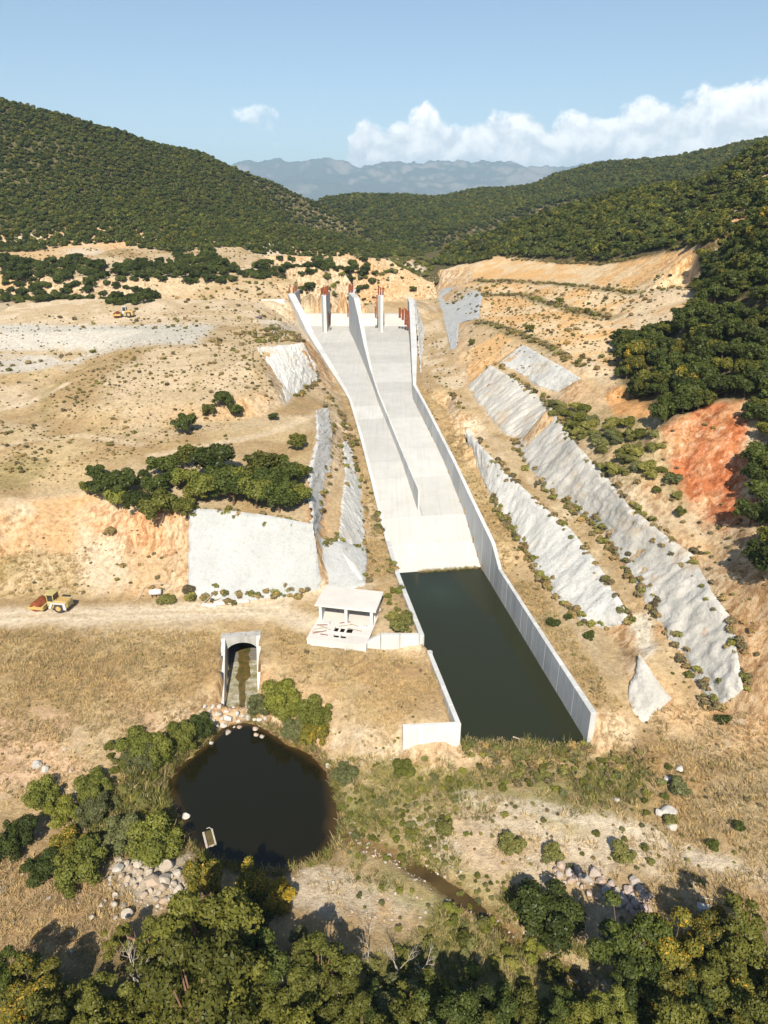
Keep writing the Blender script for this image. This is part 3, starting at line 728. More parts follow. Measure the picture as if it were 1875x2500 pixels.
# crest and embankment
paint([(-150, 655), (620, 655), (620, 715), (-150, 725)], PALE, .85, 3, 3, SOIL, .25)
paint([(-150, 700), (470, 700), (430, 745), (150, 755), (-150, 760)], GRAVEL, .95, 4, 3)
paint([(560, 690), (640, 690), (668, 735), (600, 740)], GRAVEL, .6, 2, 2)
paint([(-150, 770), (210, 765), (130, 800), (-150, 815)], GRAVEL, .85, 3, 3, SOIL)
paint([(-150, 830), (60, 830), (60, 880), (-150, 880)], PALE, .6, 3, 3)
paint([(230, 830), (330, 755), (560, 735), (560, 830), (500, 880), (200, 900)], CREAM, .8, 3, 4, SOIL, .2)
paint([(420, 730), (560, 715), (640, 720), (655, 745), (560, 755)], BROWN, .6, 2, 3, SOIL, .3)
paint([(-150, 930), (330, 960), (560, 930), (650, 930), (640, 990), (350, 980), (150, 1060), (-150, 1060)], DRY, .85, 3, 4, STRAW)
paint([(-150, 1000), (120, 990), (60, 1060), (-150, 1075)], OLIVE, .6, 2, 4)
paint_line([(-150, 915), (60, 870), (140, 830)], 1.6, PATH, .7)
paint_line([(330, 985), (420, 968), (520, 948), (610, 925), (690, 900)], 1.5, PALE, .65)
paint_line([(-60, 985), (60, 950), (180, 940), (300, 960)], 1.3, PALE, .5)
paint_line([(100, 905), (95, 855), (150, 810), (240, 770), (330, 750)], 1.2, OLIVE, .5)
# left rock face and talus
paint([(-150, 1085), (80, 1075), (200, 1060), (400, 1105), (405, 1190), (250, 1210), (-150, 1200)], CREAM, .95, 1.5, 2.5, ORANGE)
paint([(150, 1085), (320, 1095), (400, 1110), (410, 1180), (260, 1180), (190, 1130)], (.55, .31, .17), .8, 1.5, 2.5, CREAM, .2)
paint([(190, 1180), (260, 1150), (300, 1250), (250, 1285), (150, 1285)], PALE, .8, 1.5, 1.5, (.52, .36, .24))
paint([(-150, 1200), (150, 1195), (190, 1285), (-150, 1290)], STRAW, .75, 2, 3, OLIVE)
paint([(270, 1190), (410, 1190), (410, 1285), (270, 1285)], (.48, .34, .21), .75, 1.5, 2, CREAM)
# haul road and terrace
paint_line([(-200, 1338), (0, 1334), (200, 1330), (400, 1322), (600, 1320), (660, 1345)], 3.0, PATH, .95, 1.6, 1.2)
paint_line([(560, 1300), (680, 1285), (800, 1262)], 1.4, PALE, .6)
for dv_ in (-7, 7): paint_line([(-200, 1338 + dv_), (0, 1334 + dv_), (200, 1330 + dv_), (400, 1322 + dv_), (600, 1320 + dv_)], .3, (.62, .55, .45), .7, .4, .25)
paint_line([(-200, 1338), (0, 1334), (200, 1330), (400, 1322), (600, 1320)], .35, (.40, .33, .22), .5, .5, .5)
paint([(-150, 1385), (470, 1375), (470, 1520), (200, 1590), (-150, 1600)], DRY, .8, 2, 3, STRAW)
paint([(60, 1390), (470, 1380), (470, 1470), (330, 1500), (60, 1480)], (.31, .205, .10), .5, 3, 4, STRAW)
paint([(-150, 1560), (330, 1540), (420, 1560), (300, 1620), (200, 1690), (-150, 1700)], PINK, .7, 2, 3, SOIL, .2)
paint([(580, 1350), (690, 1390), (930, 1430), (990, 1540), (860, 1590), (780, 1560), (600, 1440)], STRAW, .7, 2, 3, (.36, .235, .12))
paint([(740, 1420), (930, 1440), (960, 1520), (860, 1540)], (.34, .215, .11), .55, 2, 3, DRY)
paint([(700, 1590), (830, 1570), (860, 1640), (800, 1680)], PALE, .7, 1.5, 2.5, STRAW)
# flats right of the pond
paint([(760, 1680), (1000, 1720), (1300, 1740), (1500, 1850), (1350, 1890), (1050, 1890), (900, 1830), (780, 1800)], PALE, .9, 2, 4, (.50, .40, .29), .15)
paint([(1000, 1720), (1250, 1720), (1600, 1900), (1500, 1920), (1300, 1850), (1050, 1800)], PATH, .7, 2, 2)
paint([(880, 1770), (960, 1760), (990, 1850), (960, 1900), (900, 1850)], (.58, .53, .46), .9, 1, 2)
paint([(650, 1880), (800, 1870), (960, 1960), (880, 2010), (700, 1960), (620, 1930)], (.50, .44, .36), .8, 1.5, 3, (.44, .30, .17))
paint([(740, 1640), (1030, 1660), (1330, 1630), (1420, 1680), (1330, 1720), (1100, 1700), (900, 1720), (770, 1690)], GREEN * 1.1, .75, 1.5, 3, STRAW, .2)
paint([(720, 1690), (800, 1690), (920, 1780), (980, 1900), (900, 1890), (740, 1850)], GREEN * 1.2, .85, 1.5, 3, OLIVE, .1)
paint([(760, 1650), (1000, 1690), (1340, 1700), (1460, 1760), (1300, 1790), (1050, 1760), (900, 1760)], (.27, .24, .10), .55, 2, 4, STRAW, .3)
paint([(980, 1880), (1100, 1900), (1200, 1960), (1150, 2020), (1000, 1960)], (.25, .225, .09), .6, 2, 4, STRAW, .2)
paint([(960, 1960), (1080, 2000), (1240, 2100), (1330, 2230), (800, 2230), (780, 2080), (900, 2030)], GREEN * .8, .85, 2, 3, OLIVE)
paint([(240, 1690), (360, 1650), (370, 1760), (400, 1850), (240, 1850), (160, 1780)], GREEN, .7, 1.5, 3, OLIVE)
paint([(1350, 1640), (1750, 1600), (1750, 2000), (1500, 1960), (1450, 1800)], (.38, .25, .12), .6, 3, 5, STRAW)
paint([(-150, 1850), (260, 1850), (330, 1960), (150, 2080), (-150, 2050)], (.36, .25, .14), .7, 2, 4, PINK)
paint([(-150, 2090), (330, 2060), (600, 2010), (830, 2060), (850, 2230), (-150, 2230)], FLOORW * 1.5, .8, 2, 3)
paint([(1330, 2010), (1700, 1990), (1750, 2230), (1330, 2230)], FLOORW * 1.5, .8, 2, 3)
paint([(230, 1840), (400, 1850), (410, 1930), (300, 1960), (230, 1910)], (.52, .47, .40), .8, 1, 2)
paint([(740, 1650), (1000, 1655), (1330, 1635), (1440, 1700), (1300, 1750), (1010, 1745), (960, 1800), (1010, 1880), (1180, 1955), (1270, 2080), (1350, 2230), (800, 2230), (760, 2080), (900, 2000), (770, 1880), (735, 1760)], (.235, .225, .095), .72, 2, 4, (.36, .29, .155), .3)
# right side
paint([(880, 640), (930, 650), (990, 780), (1020, 880), (1110, 1010), (1090, 1020), (990, 900), (900, 760)], PALE, .75, 1.5, 2, DRY, .2)
paint([(900, 830), (960, 880), (1060, 1080), (1150, 1230), (1330, 1500), (1290, 1540), (1080, 1230), (960, 980)], (.35, .25, .135), .8, 1.2, 2, STRAW)
paint([(1120, 1010), (1290, 1110), (1400, 1300), (1440, 1430), (1520, 1500), (1480, 1520), (1340, 1320), (1230, 1130)], (.52, .44, .32), .8, 1.2, 2, DRY)
paint([(1355, 1320), (1400, 1330), (1425, 1400), (1395, 1425)], (.62, .59, .53), .9, .8, .8)
paint([(1160, 880), (1320, 880), (1420, 900), (1460, 1000), (1480, 1090), (1300, 1020), (1200, 930)], OLIVE, .65, 2, 3, STRAW)
paint([(1310, 850), (1400, 840), (1420, 900), (1330, 900)], (.52, .29, .13), .9, 1, 1.5)
paint([(1455, 905), (1520, 875), (1600, 865), (1615, 1000), (1605, 1130), (1520, 1150), (1490, 1060), (1440, 1000), (1430, 930)], np.array((.43, .145, .06)), .95, 1.5, 3, (.46, .235, .12), .12)
paint([(1500, 1100), (1650, 1130), (1659, 1300), (1600, 1300), (1540, 1200)], (.43, .29, .17), .6, 2, 3, SOIL)
paint([(1590, 1280), (1700, 1280), (1700, 1560), (1610, 1560)], (.48, .33, .20), .7, 2, 3, ORANGE)
paint([(850, 570), (930, 560), (1110, 555), (1480, 540), (1515, 550), (1510, 650), (1440, 715), (1330, 735), (1330, 830), (1250, 815), (1040, 700), (1040, 630), (940, 610), (840, 610)], (.50, .35, .205), .85, 2, 3, CREAM)
for fc_ in ([(1017, 574), (1103, 559), (1228, 566), (1303, 569), (1378, 554), (1479, 539), (1511, 546), (1500, 608), (1378, 625), (1268, 611), (1128, 601), (1027, 601)], [(1037, 614), (1128, 615), (1268, 627), (1368, 642), (1328, 676), (1228, 661), (1128, 632), (1037, 631)],
            [(1040, 645), (1128, 644), (1228, 676), (1320, 697), (1330, 740), (1260, 780), (1202, 752), (1146, 724), (1085, 701), (1040, 688)], [(990, 770), (1085, 716), (1120, 745), (1075, 785), (1020, 830)]):
    paint(fc_, (.52, .335, .165), .85, .8, 1.2, (.54, .43, .29))
for ln in ([(1027, 606), (1128, 608), (1268, 619), (1378, 634)], [(1037, 638), (1128, 637), (1228, 668), (1328, 686)], [(1028, 694), (1085, 708), (1146, 732), (1202, 760)]):
    paint_line(ln, 2.6, (.24, .20, .11), .8, 1.2, 1.4)
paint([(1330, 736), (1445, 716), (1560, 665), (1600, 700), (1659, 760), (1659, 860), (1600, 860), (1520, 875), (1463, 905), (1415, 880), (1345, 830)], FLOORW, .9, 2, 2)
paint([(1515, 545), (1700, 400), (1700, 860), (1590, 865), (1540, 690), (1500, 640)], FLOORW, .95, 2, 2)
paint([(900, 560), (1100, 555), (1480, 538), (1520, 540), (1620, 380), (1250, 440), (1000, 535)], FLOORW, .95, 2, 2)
paint([(-150, 555), (700, 575), (700, 610), (400, 640), (-150, 650)], SOIL, .6, 3, 3, CREAM)
paint([(1310, 1140), (1420, 1160), (1600, 1430), (1640, 1540), (1590, 1530), (1500, 1300)], SOIL, .5, 2, 2)
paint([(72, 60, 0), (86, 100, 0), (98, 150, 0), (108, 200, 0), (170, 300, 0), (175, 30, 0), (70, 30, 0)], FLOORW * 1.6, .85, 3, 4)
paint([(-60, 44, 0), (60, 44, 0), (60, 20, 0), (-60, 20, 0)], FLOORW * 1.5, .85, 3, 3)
paint_line([(1010, 1725), (1150, 1745), (1300, 1775), (1400, 1800), (1500, 1850), (1600, 1885), (1720, 1900)], 1.3, (.56, .50, .41), .85, .9, 1.0)
# mud round the water, stones in the stream
dpd = poly_dist(gx, gy, POND); ipd = in_poly(gx, gy, POND)
ALB = lerp(ALB, MUD, np.where(ipd, 1, sstep(-dpd, -.6, 0)) * .9)
ALB = lerp(ALB, np.array((.15, .095, .04)), sstep(-dst, -1.6, -.8) * .8)
ALB *= (.88 + .24 * nC)[..., None]
ALB *= np.array((.99, .96, .895))

# openings for the chute and the basins
CH = [(p[0] - .25, p[1]) for p in LEFT_IN] + [(p[0] + .25, p[1]) for p in reversed(RIGHT_IN)]
LOWER = [(12.2 - .1, 85.8), (8.9, 104.6)]
CH_POLY = [(11.9, 84.0)] + [(11.9, 86.2), (8.4, 105.2)] + [(p[0] - .45, p[1]) for p in LEFT_IN] + [(p[0] + .45, p[1]) for p in reversed(RIGHT_IN)] + [(34.0, 84.0)]
inside = in_poly(gx, gy, CH_POLY)
fzz = floor_z(gx, gy)
ylow = np.clip((gy - 84.0) / 3.0, 0, 1)
NEAR = np.where(inside & (gy > 86.5), np.minimum(NEAR, fzz - 1.2), NEAR)
OUT_AX = math.radians(8.8)
def out_local(x, y):
    """plan of the outlet: a along its axis downstream from the headwall, b across"""
    dx, dy = x - (-27.2), y - 110.0
    return dx * math.sin(OUT_AX) - dy * math.cos(OUT_AX), dx * math.cos(OUT_AX) + dy * math.sin(OUT_AX)
oa, ob = out_local(gx, gy)
cut = (np.abs(ob) < 3.35) & (oa > -.2) & (oa < 13.2)
NEAR = np.where(cut, np.minimum(NEAR, .35), NEAR)
SH_O = np.array((-13.4, 114.0)); SH_A = math.radians(-11.9)
def sh_local(x, y):
    dx, dy = x - SH_O[0], y - SH_O[1]
    return dx * math.cos(SH_A) + dy * math.sin(SH_A), -dx * math.sin(SH_A) + dy * math.cos(SH_A)
sx_, sy_ = sh_local(gx, gy)
NEAR = np.where((sx_ > .7) & (sx_ < 11.4) & (sy_ > -5.9) & (sy_ < 6.4), np.minimum(NEAR, 6.2), NEAR)
tun = (np.abs(ob) < 3.35) & (oa > -14) & (oa <= -.2)

def grid_mesh(name, Z, x0, y0, c, hole=None, mat='ground', alb=None, smooth=True):
    ny, nx = Z.shape
    xx, yy = np.meshgrid(x0 + np.arange(nx) * c, y0 + np.arange(ny) * c)
    v = np.stack([xx, yy, Z], -1).reshape(-1, 3)
    idx = np.arange(nx * ny).reshape(ny, nx)
    f = np.stack([idx[:-1, :-1], idx[:-1, 1:], idx[1:, 1:], idx[1:, :-1]], -1).reshape(-1, 4)
    if hole is not None:
        k = hole.ravel()[f].all(axis=1); f = f[~k]
        used = np.unique(f); remap = np.full(nx * ny, -1); remap[used] = np.arange(len(used)); f = remap[f]; v = v[used]
        if alb is not None: alb = alb.reshape(-1, 3)[used]
    o = mobj(name, v, f, mat, None, smooth)
    if alb is not None: attr_col(o.data, 'albedo', np.asarray(alb).reshape(-1, 3))
    return o
hole_near = (inside & (gy > 90) & (gy < 372)) | ((np.abs(ob) < 3.4) & (oa > -1.7) & (oa < .8))
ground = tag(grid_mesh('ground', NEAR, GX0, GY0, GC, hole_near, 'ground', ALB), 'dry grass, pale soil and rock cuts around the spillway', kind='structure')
fsl = np.hypot(*np.gradient(FAR, FC)[::-1])
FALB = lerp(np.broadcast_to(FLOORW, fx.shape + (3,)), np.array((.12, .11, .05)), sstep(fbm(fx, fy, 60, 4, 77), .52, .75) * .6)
bare = (fy < 425)
FALB = np.where(bare[..., None], lerp(np.broadcast_to(SOIL, fx.shape + (3,)), DRY, sstep(fbm(fx, fy, 30, 3, 5), .4, .6)), FALB)
farbench = in_poly(fx, fy, plan([(-150, 530), (760, 548), (850, 556), (930, 575), (850, 590), (700, 640), (600, 655), (-150, 655)]))
FALB = np.where(farbench[..., None], lerp(np.broadcast_to(CREAM, fx.shape + (3,)), np.array((.46, .32, .18)), sstep(fbm(fx, fy, 25, 3, 15), .4, .6)), FALB)
hole_far = (fx > GX0 + 1) & (fx < GX1 - 1) & (fy > GY0 + 1) & (fy < GY1 - 1)
FARM = np.where(hole_far, FAR - 3, FAR)
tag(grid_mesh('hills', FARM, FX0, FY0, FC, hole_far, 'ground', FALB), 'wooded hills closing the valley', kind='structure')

# distant mountain range
def mountains():
    xs = np.linspace(-9000, 9000, 520); ys = np.linspace(9500, 17000, 170)
    mx, my = np.meshgrid(xs, ys)
    prof_u = [0, 250, 420, 481, 526, 602, 677, 742, 827, 890, 942, 1028, 1150, 1300, 1500, 1659]
    prof_v = [385, 372, 362, 354, 350, 343, 341, 347, 347, 343, 338, 343, 350, 350, 352, 355]
    pu = [Q(u, v, 14500) for u, v in zip(prof_u, prof_v)]
    crest = np.interp(mx * 14500 / my, [p[0] for p in pu], [p[2] for p in pu])
    fall = np.where(my < 14500, np.clip((my - 9500) / 5000, 0, 1) ** 1.25, 1 - np.clip((my - 14500) / 2500, 0, 1) * .6)
    base = -250
    n = fbm(mx, my, 2600, 6, 400, .6); rid = 1 - np.abs(fbm(mx, my, 1500, 6, 500, .62) * 2 - 1)
    h = base + (crest - base) * (fall * .85 + .15 * fall * rid) + (n - .5) * 520 * fall * (1 - fall) * 3 + (rid - .8) * 300 * np.clip(fall, 0, .85)
    cap = np.where(np.abs(my - 14500) < 300, crest, 1e9)
    h = np.minimum(h, crest * (.55 + .45 * fall) + 30)
    g = np.hypot(*np.gradient(h, ys[1] - ys[0], xs[1] - xs[0]))
    pale = sstep(g + (fbm(mx, my, 1400, 6, 600, .62) - .5) * 1.6, .55, .95) * sstep(h, 100, 700)
    alb = lerp(np.broadcast_to(np.array((.075, .08, .05)), mx.shape + (3,)), np.array((.24, .20, .165)), pale * .75)
    v = np.stack([mx, my, h], -1).reshape(-1, 3); ny, nx = mx.shape; idx = np.arange(nx * ny).reshape(ny, nx)
    f = np.stack([idx[:-1, :-1], idx[:-1, 1:], idx[1:, 1:], idx[1:, :-1]], -1).reshape(-1, 4)
    m, t, out = new_mat('mountain'); a = t.node('ShaderNodeAttribute'); a.attribute_name = 'albedo'
    principled(t, out, a.outputs['Color'], 1.0, .0)
    o = mobj('mountains', v, f, 'mountain', None, True); attr_col(o.data, 'albedo', alb.reshape(-1, 3))
    tag(o, 'pale blue mountain range beyond the valley', kind='structure')
    # the plain between the hills and the range
    mobj('plain', [(-12000, 1900, -70), (12000, 1900, -70), (12000, 9600, -240), (-12000, 9600, -240)], [(0, 1, 2, 3)], 'mountain')
    o = bpy.data.objects['plain']; attr_col(o.data, 'albedo', np.tile(np.array((.16, .15, .09)), (4, 1))); tag(o, kind='structure')
mountains()

# ------------------------------------------------------------------ water
def water(name, poly, z, mat, label, shallow=None, cell=1.0):
    xs = [p[0] for p in poly]; ys = [p[1] for p in poly]
    nx = int((max(xs) - min(xs)) / cell) + 3; ny = int((max(ys) - min(ys)) / cell) + 3
    x, y = np.meshgrid(min(xs) - cell + np.arange(nx) * cell, min(ys) - cell + np.arange(ny) * cell)
    v = np.stack([x, y, np.full_like(x, z)], -1).reshape(-1, 3); idx = np.arange(nx * ny).reshape(ny, nx)
    f = np.stack([idx[:-1, :-1], idx[:-1, 1:], idx[1:, 1:], idx[1:, :-1]], -1).reshape(-1, 4)
    keep = in_poly(x, y, poly) | (poly_dist(x, y, poly) < cell * 1.2)
    f = f[keep.ravel()[f].all(axis=1)]
    o = mobj(name, v, f, mat)
    if shallow is not None: attr(o.data, 'shallow', shallow(x, y).ravel())
    return tag(o, label, kind='structure')
cxp, cyp = cx, cy
pond_big = [(cxp + (p[0] - cxp) * 1.05, cyp + (p[1] - cyp) * 1.05) for p in POND]
def pond_sh(x, y):
    d = poly_dist(x, y, POND); d = np.where(in_poly(x, y, POND), d, 0)
    return np.clip(1.0 - d / (.4 + 3.0 * fbm(x, y, 7, 3, 55) ** 1.6), 0, 1) * (.35 + .65 * fbm(x, y, 2.5, 3, 66))
water('pond_water', pond_big, 0.0, 'pond_water', 'dark round pond below the outlet', pond_sh, .6)
BAS = [(11.5, 85.6), (8.2, 104.8), (6.4, 106.8)] + [(p[0] - .2, p[1]) for p in LEFT_IN[1:3]] + [(1.0, 148.2), (24.8, 151.6)] + [(p[0] + .2, p[1]) for p in (RIGHT_IN[2], RIGHT_IN[1])] + [(33.6, 87)]
def bas_sh(x, y): return np.clip(1 - np.hypot(x - 13, (y - 138)) / 9, 0, 1)
water('basin_water', BAS, 1.0, 'basin_water', 'dark green water standing in the stilling basin', bas_sh, 1.0)
def stream_poly(w):
    L = []; R = []
    for i, p in enumerate(STREAM):
        a = STREAM[max(0, i - 1)]; b = STREAM[min(len(STREAM) - 1, i + 1)]; d = Vector((b[0] - a[0], b[1] - a[1])).normalized()
        L.append((p[0] - d.y * w, p[1] + d.x * w)); R.append((p[0] + d.y * w, p[1] - d.x * w))
    return L + R[::-1]
water('stream_water', stream_poly(1.25), .12, 'stream_water', 'shallow brown brook running from the pond', lambda x, y: fbm(x, y, 1.6, 3, 71), .5)

# ------------------------------------------------------------------ spillway
def chute_pt(Y, f, dz=0.0):
    """point of the chute floor on the cross line Y (measured at the right wall), f = 0 left wall .. 1 right wall"""
    xr = float(pl_x(RIGHT_IN, Y)); y = Y; yl = Y
    for _ in range(6):
        xl = float(pl_x(LEFT_IN, yl)); yl = Y - float(skew(Y)) * (xr - xl)
    x = xl + (xr - xl) * f; y = yl + (Y - yl) * f
    return (x, y, float(np.interp(Y, FLOOR_Y, FLOOR_Z)) + dz)
spill = empty('spillway', (10, 167, 8), 0, 'long white concrete spillway chute with dividing wall and gate piers', 'spillway')
def under(o, root):
    """parent without moving"""
    o.parent = root; o.matrix_parent_inverse = Matrix.Translation(root.location).inverted(); return o
rows = [146, 150.6, 159, 167.3, 176, 185, 193.7, 201.7, 213, 225, 236.5, 248, 261, 274, 287, 300, 313, 326, 340, 354, 368]
for i in range(len(rows) - 1):
    a, b = rows[i], rows[i + 1]
    cuts = [-.02, 1.02] if b <= 167.4 else [-.02, .5, 1.02]
    for k in range(len(cuts) - 1):
        g = .05; f0, f1 = cuts[k], cuts[k + 1]; gw = .06 / 24
        j = random.Random(i * 9 + k).uniform(-.02, .03)
        q = [chute_pt(a + g, f0 + gw, j), chute_pt(a + g, f1 - gw, j), chute_pt(b - g, f1 - gw, j), chute_pt(b - g, f0 + gw, j)]
        m = MB().hexa([(x, y, z - .8) for x, y, z in q] + q)
        under(m.build('floor_slab', 'concrete_floor'), spill)
# bedding under the joints
under(MB().hexa([chute_pt(146, -.02, -1.2), chute_pt(146, 1.02, -1.2), chute_pt(167.3, 1.02, -1.2), chute_pt(167.3, -.02, -1.2), chute_pt(146, -.02, -.22), chute_pt(146, 1.02, -.22), chute_pt(167.3, 1.02, -.22), chute_pt(167.3, -.02, -.22)]).build('bedding', 'headwall_concrete'), spill)
def strip_mesh(vals, name, mat, root):
    m = MB()
    for i in range(len(vals) - 1):
        q = [chute_pt(vals[i], -.02, -.3), chute_pt(vals[i], 1.02, -.3), chute_pt(vals[i + 1], 1.02, -.3), chute_pt(vals[i + 1], -.02, -.3)]
        m.hexa([(x, y, z - .4) for x, y, z in q] + q)
    return under(m.build(name, mat), root)
strip_mesh(rows[3:], 'bedding', 'headwall_concrete', spill)

def wall_run(root, line, tops, bots, thick, side, panel, name='wall_panel', mat='concrete_wall', gap=.05):
    """upright wall panels along the inner line; thickness may change along it; side +1 builds to the right of the walking direction"""
    out = []
    for i in range(len(line) - 1):
        a, b = np.array(line[i]), np.array(line[i + 1]); L = np.hypot(*(b - a)); d = (b - a) / L; nrm = np.array((d[1], -d[0])) * side
        n = max(1, round(L / panel))
        for k in range(n):
            t0, t1 = k / n, (k + 1) / n; g = gap / L
            q = []
            jut = random.Random(int(a[1] * 7 + k * 3)).uniform(-.02, .02)
            for t in (t0 + g, t1 - g):
                p = a + (b - a) * t; th = thick[i] + (thick[i + 1] - thick[i]) * t
                q.append((p - nrm * jut, p + nrm * th, tops[i] + (tops[i + 1] - tops[i]) * t, bots[i] + (bots[i + 1] - bots[i]) * t))
            (i0, o0, z0, w0), (i1, o1, z1, w1) = q
            m = MB().hexa([(*i0, w0), (*i1, w1), (*o1, w1), (*o0, w0), (*i0, z0), (*i1, z1), (*o1, z1), (*o0, z0)])
            ob = under(m.build(name, mat), root); soften(ob, .05); out.append(ob)
    return out
def part_empty(name, root):
    e = bpy.data.objects.new(name, None); link(e); e.parent = root; e.empty_display_size = .3; return e
def under2(objs, part, root):
    for o in objs:
        o.parent = part; o.matrix_parent_inverse = Matrix.Translation(root.location).inverted()
def fl(line, dz=-1.4): return [float(floor_z(x, y)) + dz for x, y in line]
# left wall of the chute (upstream of the basin), right wall, divider
sw = part_empty('side_wall', spill)
LL = [(1.3, 146.5), (.3, 154), (-2.6, 174), (-6.35, 199), (-11, 230), (-13.4, 241), (-19.0, 261), (-30.5, 302), (-35.9, 321), (-43.2, 347), (-44, 350), (-44, 374)]
LT = [10.4, 10.8, 15.2, 20, 23.9, 25.2, 28.9, 35.8, 41.6, 47.4, 47.4, 47.4]
under2(wall_run(spill, LL, LT, fl(LL), [.9, .9, .9, .9, .9, 1.2, 2.0, 2.6, 3.0, 3.4, 3.4, 3.4], -1, 7, mat='concrete'), sw, spill)
sw2 = part_empty('side_wall', spill)
RR = [(25.1, 143.5), (21.8, 165), (19.4, 181.4), (13.1, 223), (10.3, 242), (11.2, 285), (12.4, 350), (12.4, 374)]
RT = [11.0, 15.0, 18.1, 24.5, 26.4, 31.5, 43, 43]
under2(wall_run(spill, RR, RT, fl(RR), [.9, .9, .9, .9, 1.2, 2.4, 3.0, 3.0], 1, 7, mat='concrete'), sw2, spill)
dv = part_empty('divider_wall', spill)
DV = [(9.0, 167.6), (4.6, 196), (-2.3, 239), (-5.4, 264), (-8.3, 285), (-11.0, 305), (-13.8, 326), (-17.5, 352), (-17.5, 374)]
DT = [14.9, 18.2, 24.4, 27.4, 33.2, 41.0, 47.6, 47.6, 47.6]
under2(wall_run(spill, DV, DT, fl(DV), [.5, .5, .6, .9, 1.4, 1.9, 2.5, 3.0, 3.0], 1, 8, mat='concrete'), dv, spill)
# free-standing piers with a cut nose, ogee weir between them
for px in (-31.2, -3.2):
    o = [(px + 1.5, 347.0), (px + 2.9, 347.6), (px + 2.9, 374), (px + .3, 374), (px + .3, 349.5)]
    m = MB(); n = len(o)
    m.add([(x, y, 27.5) for x, y in o] + [(x, y, 46.6) for x, y in o], [tuple(range(n - 1, -1, -1)), tuple(range(n, 2 * n))] + [(i, (i + 1) % n, (i + 1) % n + n, i + n) for i in range(n)])
    pr = under(m.build('gate_pier', 'concrete'), spill); soften(pr, .04)
for x0, x1 in ((-44, -31.2), (-27.8, -17.5), (-14.1, -3.2), (.2, 12.4)):
    prof = [(364, 29), (366, 31.0), (368.2, 34.0), (370, 35.2), (372, 35.5), (374.5, 34.8), (377, 33), (377, 29)]
    m = MB(); n = len(prof)
    m.add([(x0 + .03, y, z) for y, z in prof] + [(x1 - .03, y, z) for y, z in prof], [tuple(range(n)), tuple(range(2 * n - 1, n - 1, -1))] + [(i, i + n, (i + 1) % n + n, (i + 1) % n) for i in range(n)])
    under(m.build('weir_crest', 'concrete_floor'), spill)
# rusty starter plates on the pier heads, gate steel left against the walls
def plates(x, ys, z, w, h):
    for i, y in enumerate(ys):
        r = random.Random(int(x * 10 + y)); hh = h * r.uniform(.75, 1.15)
        under(MB().box(x, x + w, y - .25, y + .25, z - .2, z + hh).build('starter_bar', 'rust'), spill)
for x, z in ((-46.9, 47.3), (-44.9, 47.3), (-31.1, 46.5), (-29.9, 46.5), (-28.8, 46.5), (-17.4, 47.5), (-16.2, 47.5), (-3.1, 46.5), (-2.0, 46.5), (-.9, 46.5)):
    plates(x, (351.5, 356.5, 362), z, .7, 3.4)
for x, z0, z1, y in ((7.3, 35.6, 40.6, 351), (8.8, 34.6, 39.8, 351.2), (10.2, 32.2, 40.2, 351), (11.4, 30.2, 39.2, 351.3)):
    under(MB().box(x, x + 1.15, y, y + .35, z0, z1).build('gate_plate', 'rust'), spill)
for x, z0, z1, y in ((-18.3, 36, 42.5, 352), (-4.6, 35.5, 41.0, 352.5), (-3.8, 35.0, 46.5, 353)):
    under(MB().box(x, x + .6, y, y + .5, z0, z1).build('gate_guide', 'rust'), spill)
under(MB().add([(-27.7, 350, 30.8), (-26.9, 350, 34), (-26.8, 350, 37), (-27.7, 350, 39.5), (-27.7, 350.5, 30.8), (-26.9, 350.5, 34), (-26.8, 350.5, 37), (-27.7, 350.5, 39.5)],
      [(0, 1, 2, 3), (7, 6, 5, 4), (0, 4, 5, 1), (1, 5, 6, 2), (2, 6, 7, 3), (3, 7, 4, 0)]).build('dark_plate', 'rust_dark'), spill)  # dark upright plate at the right side of a pier
# parapet tied to the left abutment
pw = empty('parapet_wall', (-50, 336, 43), 0, 'low white concrete parapet beside the left gate abutment on the crest', 'wall')
for i in range(3):
    x0 = -57.5 + i * 3.55
    under(MB().hexa([(x0, 333.5 + i * .6, 42.4), (x0 + 3.5, 334.1 + i * .6, 42.4), (x0 + 3.5, 334.9 + i * .6, 42.4), (x0, 334.3 + i * .6, 42.4),
                     (x0, 333.5 + i * .6, 46.2), (x0 + 3.5, 334.1 + i * .6, 46.3), (x0 + 3.5, 334.9 + i * .6, 46.3), (x0, 334.3 + i * .6, 46.2)]).build('wall_panel', 'concrete'), pw)

# ------------------------------------------------------------------ stilling basin walls
bw = empty('basin_wall', (30, 115, 1), 0, 'long straight pale concrete wall on the right of the dark basin', 'wall')
BR = [RIGHT_IN[0], (30.9, 105), (28.4, 121.5), RIGHT_IN[1], RIGHT_IN[2]]
for o in wall_run(bw, BR, [7.0, 7.1, 7.25, 7.4, 11.0], [-2.5] * 5, [1.05, .85, .8, .8, .9], 1, 3.4, mat='concrete_wall', gap=.015): pass
under(MB().hexa([(33.55, 88.9, -2.5), (25.45, 143.0, -2.5), (25.8, 143.0, -2.5), (34.1, 88.9, -2.5), (33.55, 88.9, 6.85), (25.45, 143.0, 7.1), (25.8, 143.0, 7.1), (34.1, 88.9, 6.85)]).build('wall_core', 'headwall_concrete'), bw)
bl = empty('basin_wall', (5, 125, 1), 0, 'left basin wall with square corner beside the concrete shelter', 'wall')
wall_run(bl, [(7.4, 106.2), (3.2, 131), (1.8, 142.5), (1.3, 146.4)], [10.3, 10.3, 10.35, 10.4], [-2.5] * 4, [.9] * 4, -1, 5, mat='concrete_wall')
wall_run(bl, [(6.45, 106.15), (-.6, 106.35), (-3.6, 106.5)], [10.28, 10.2, 8.3], [4.5, 5.2, 5.6], [.8, .8, .8], 1, 3.6, mat='concrete')
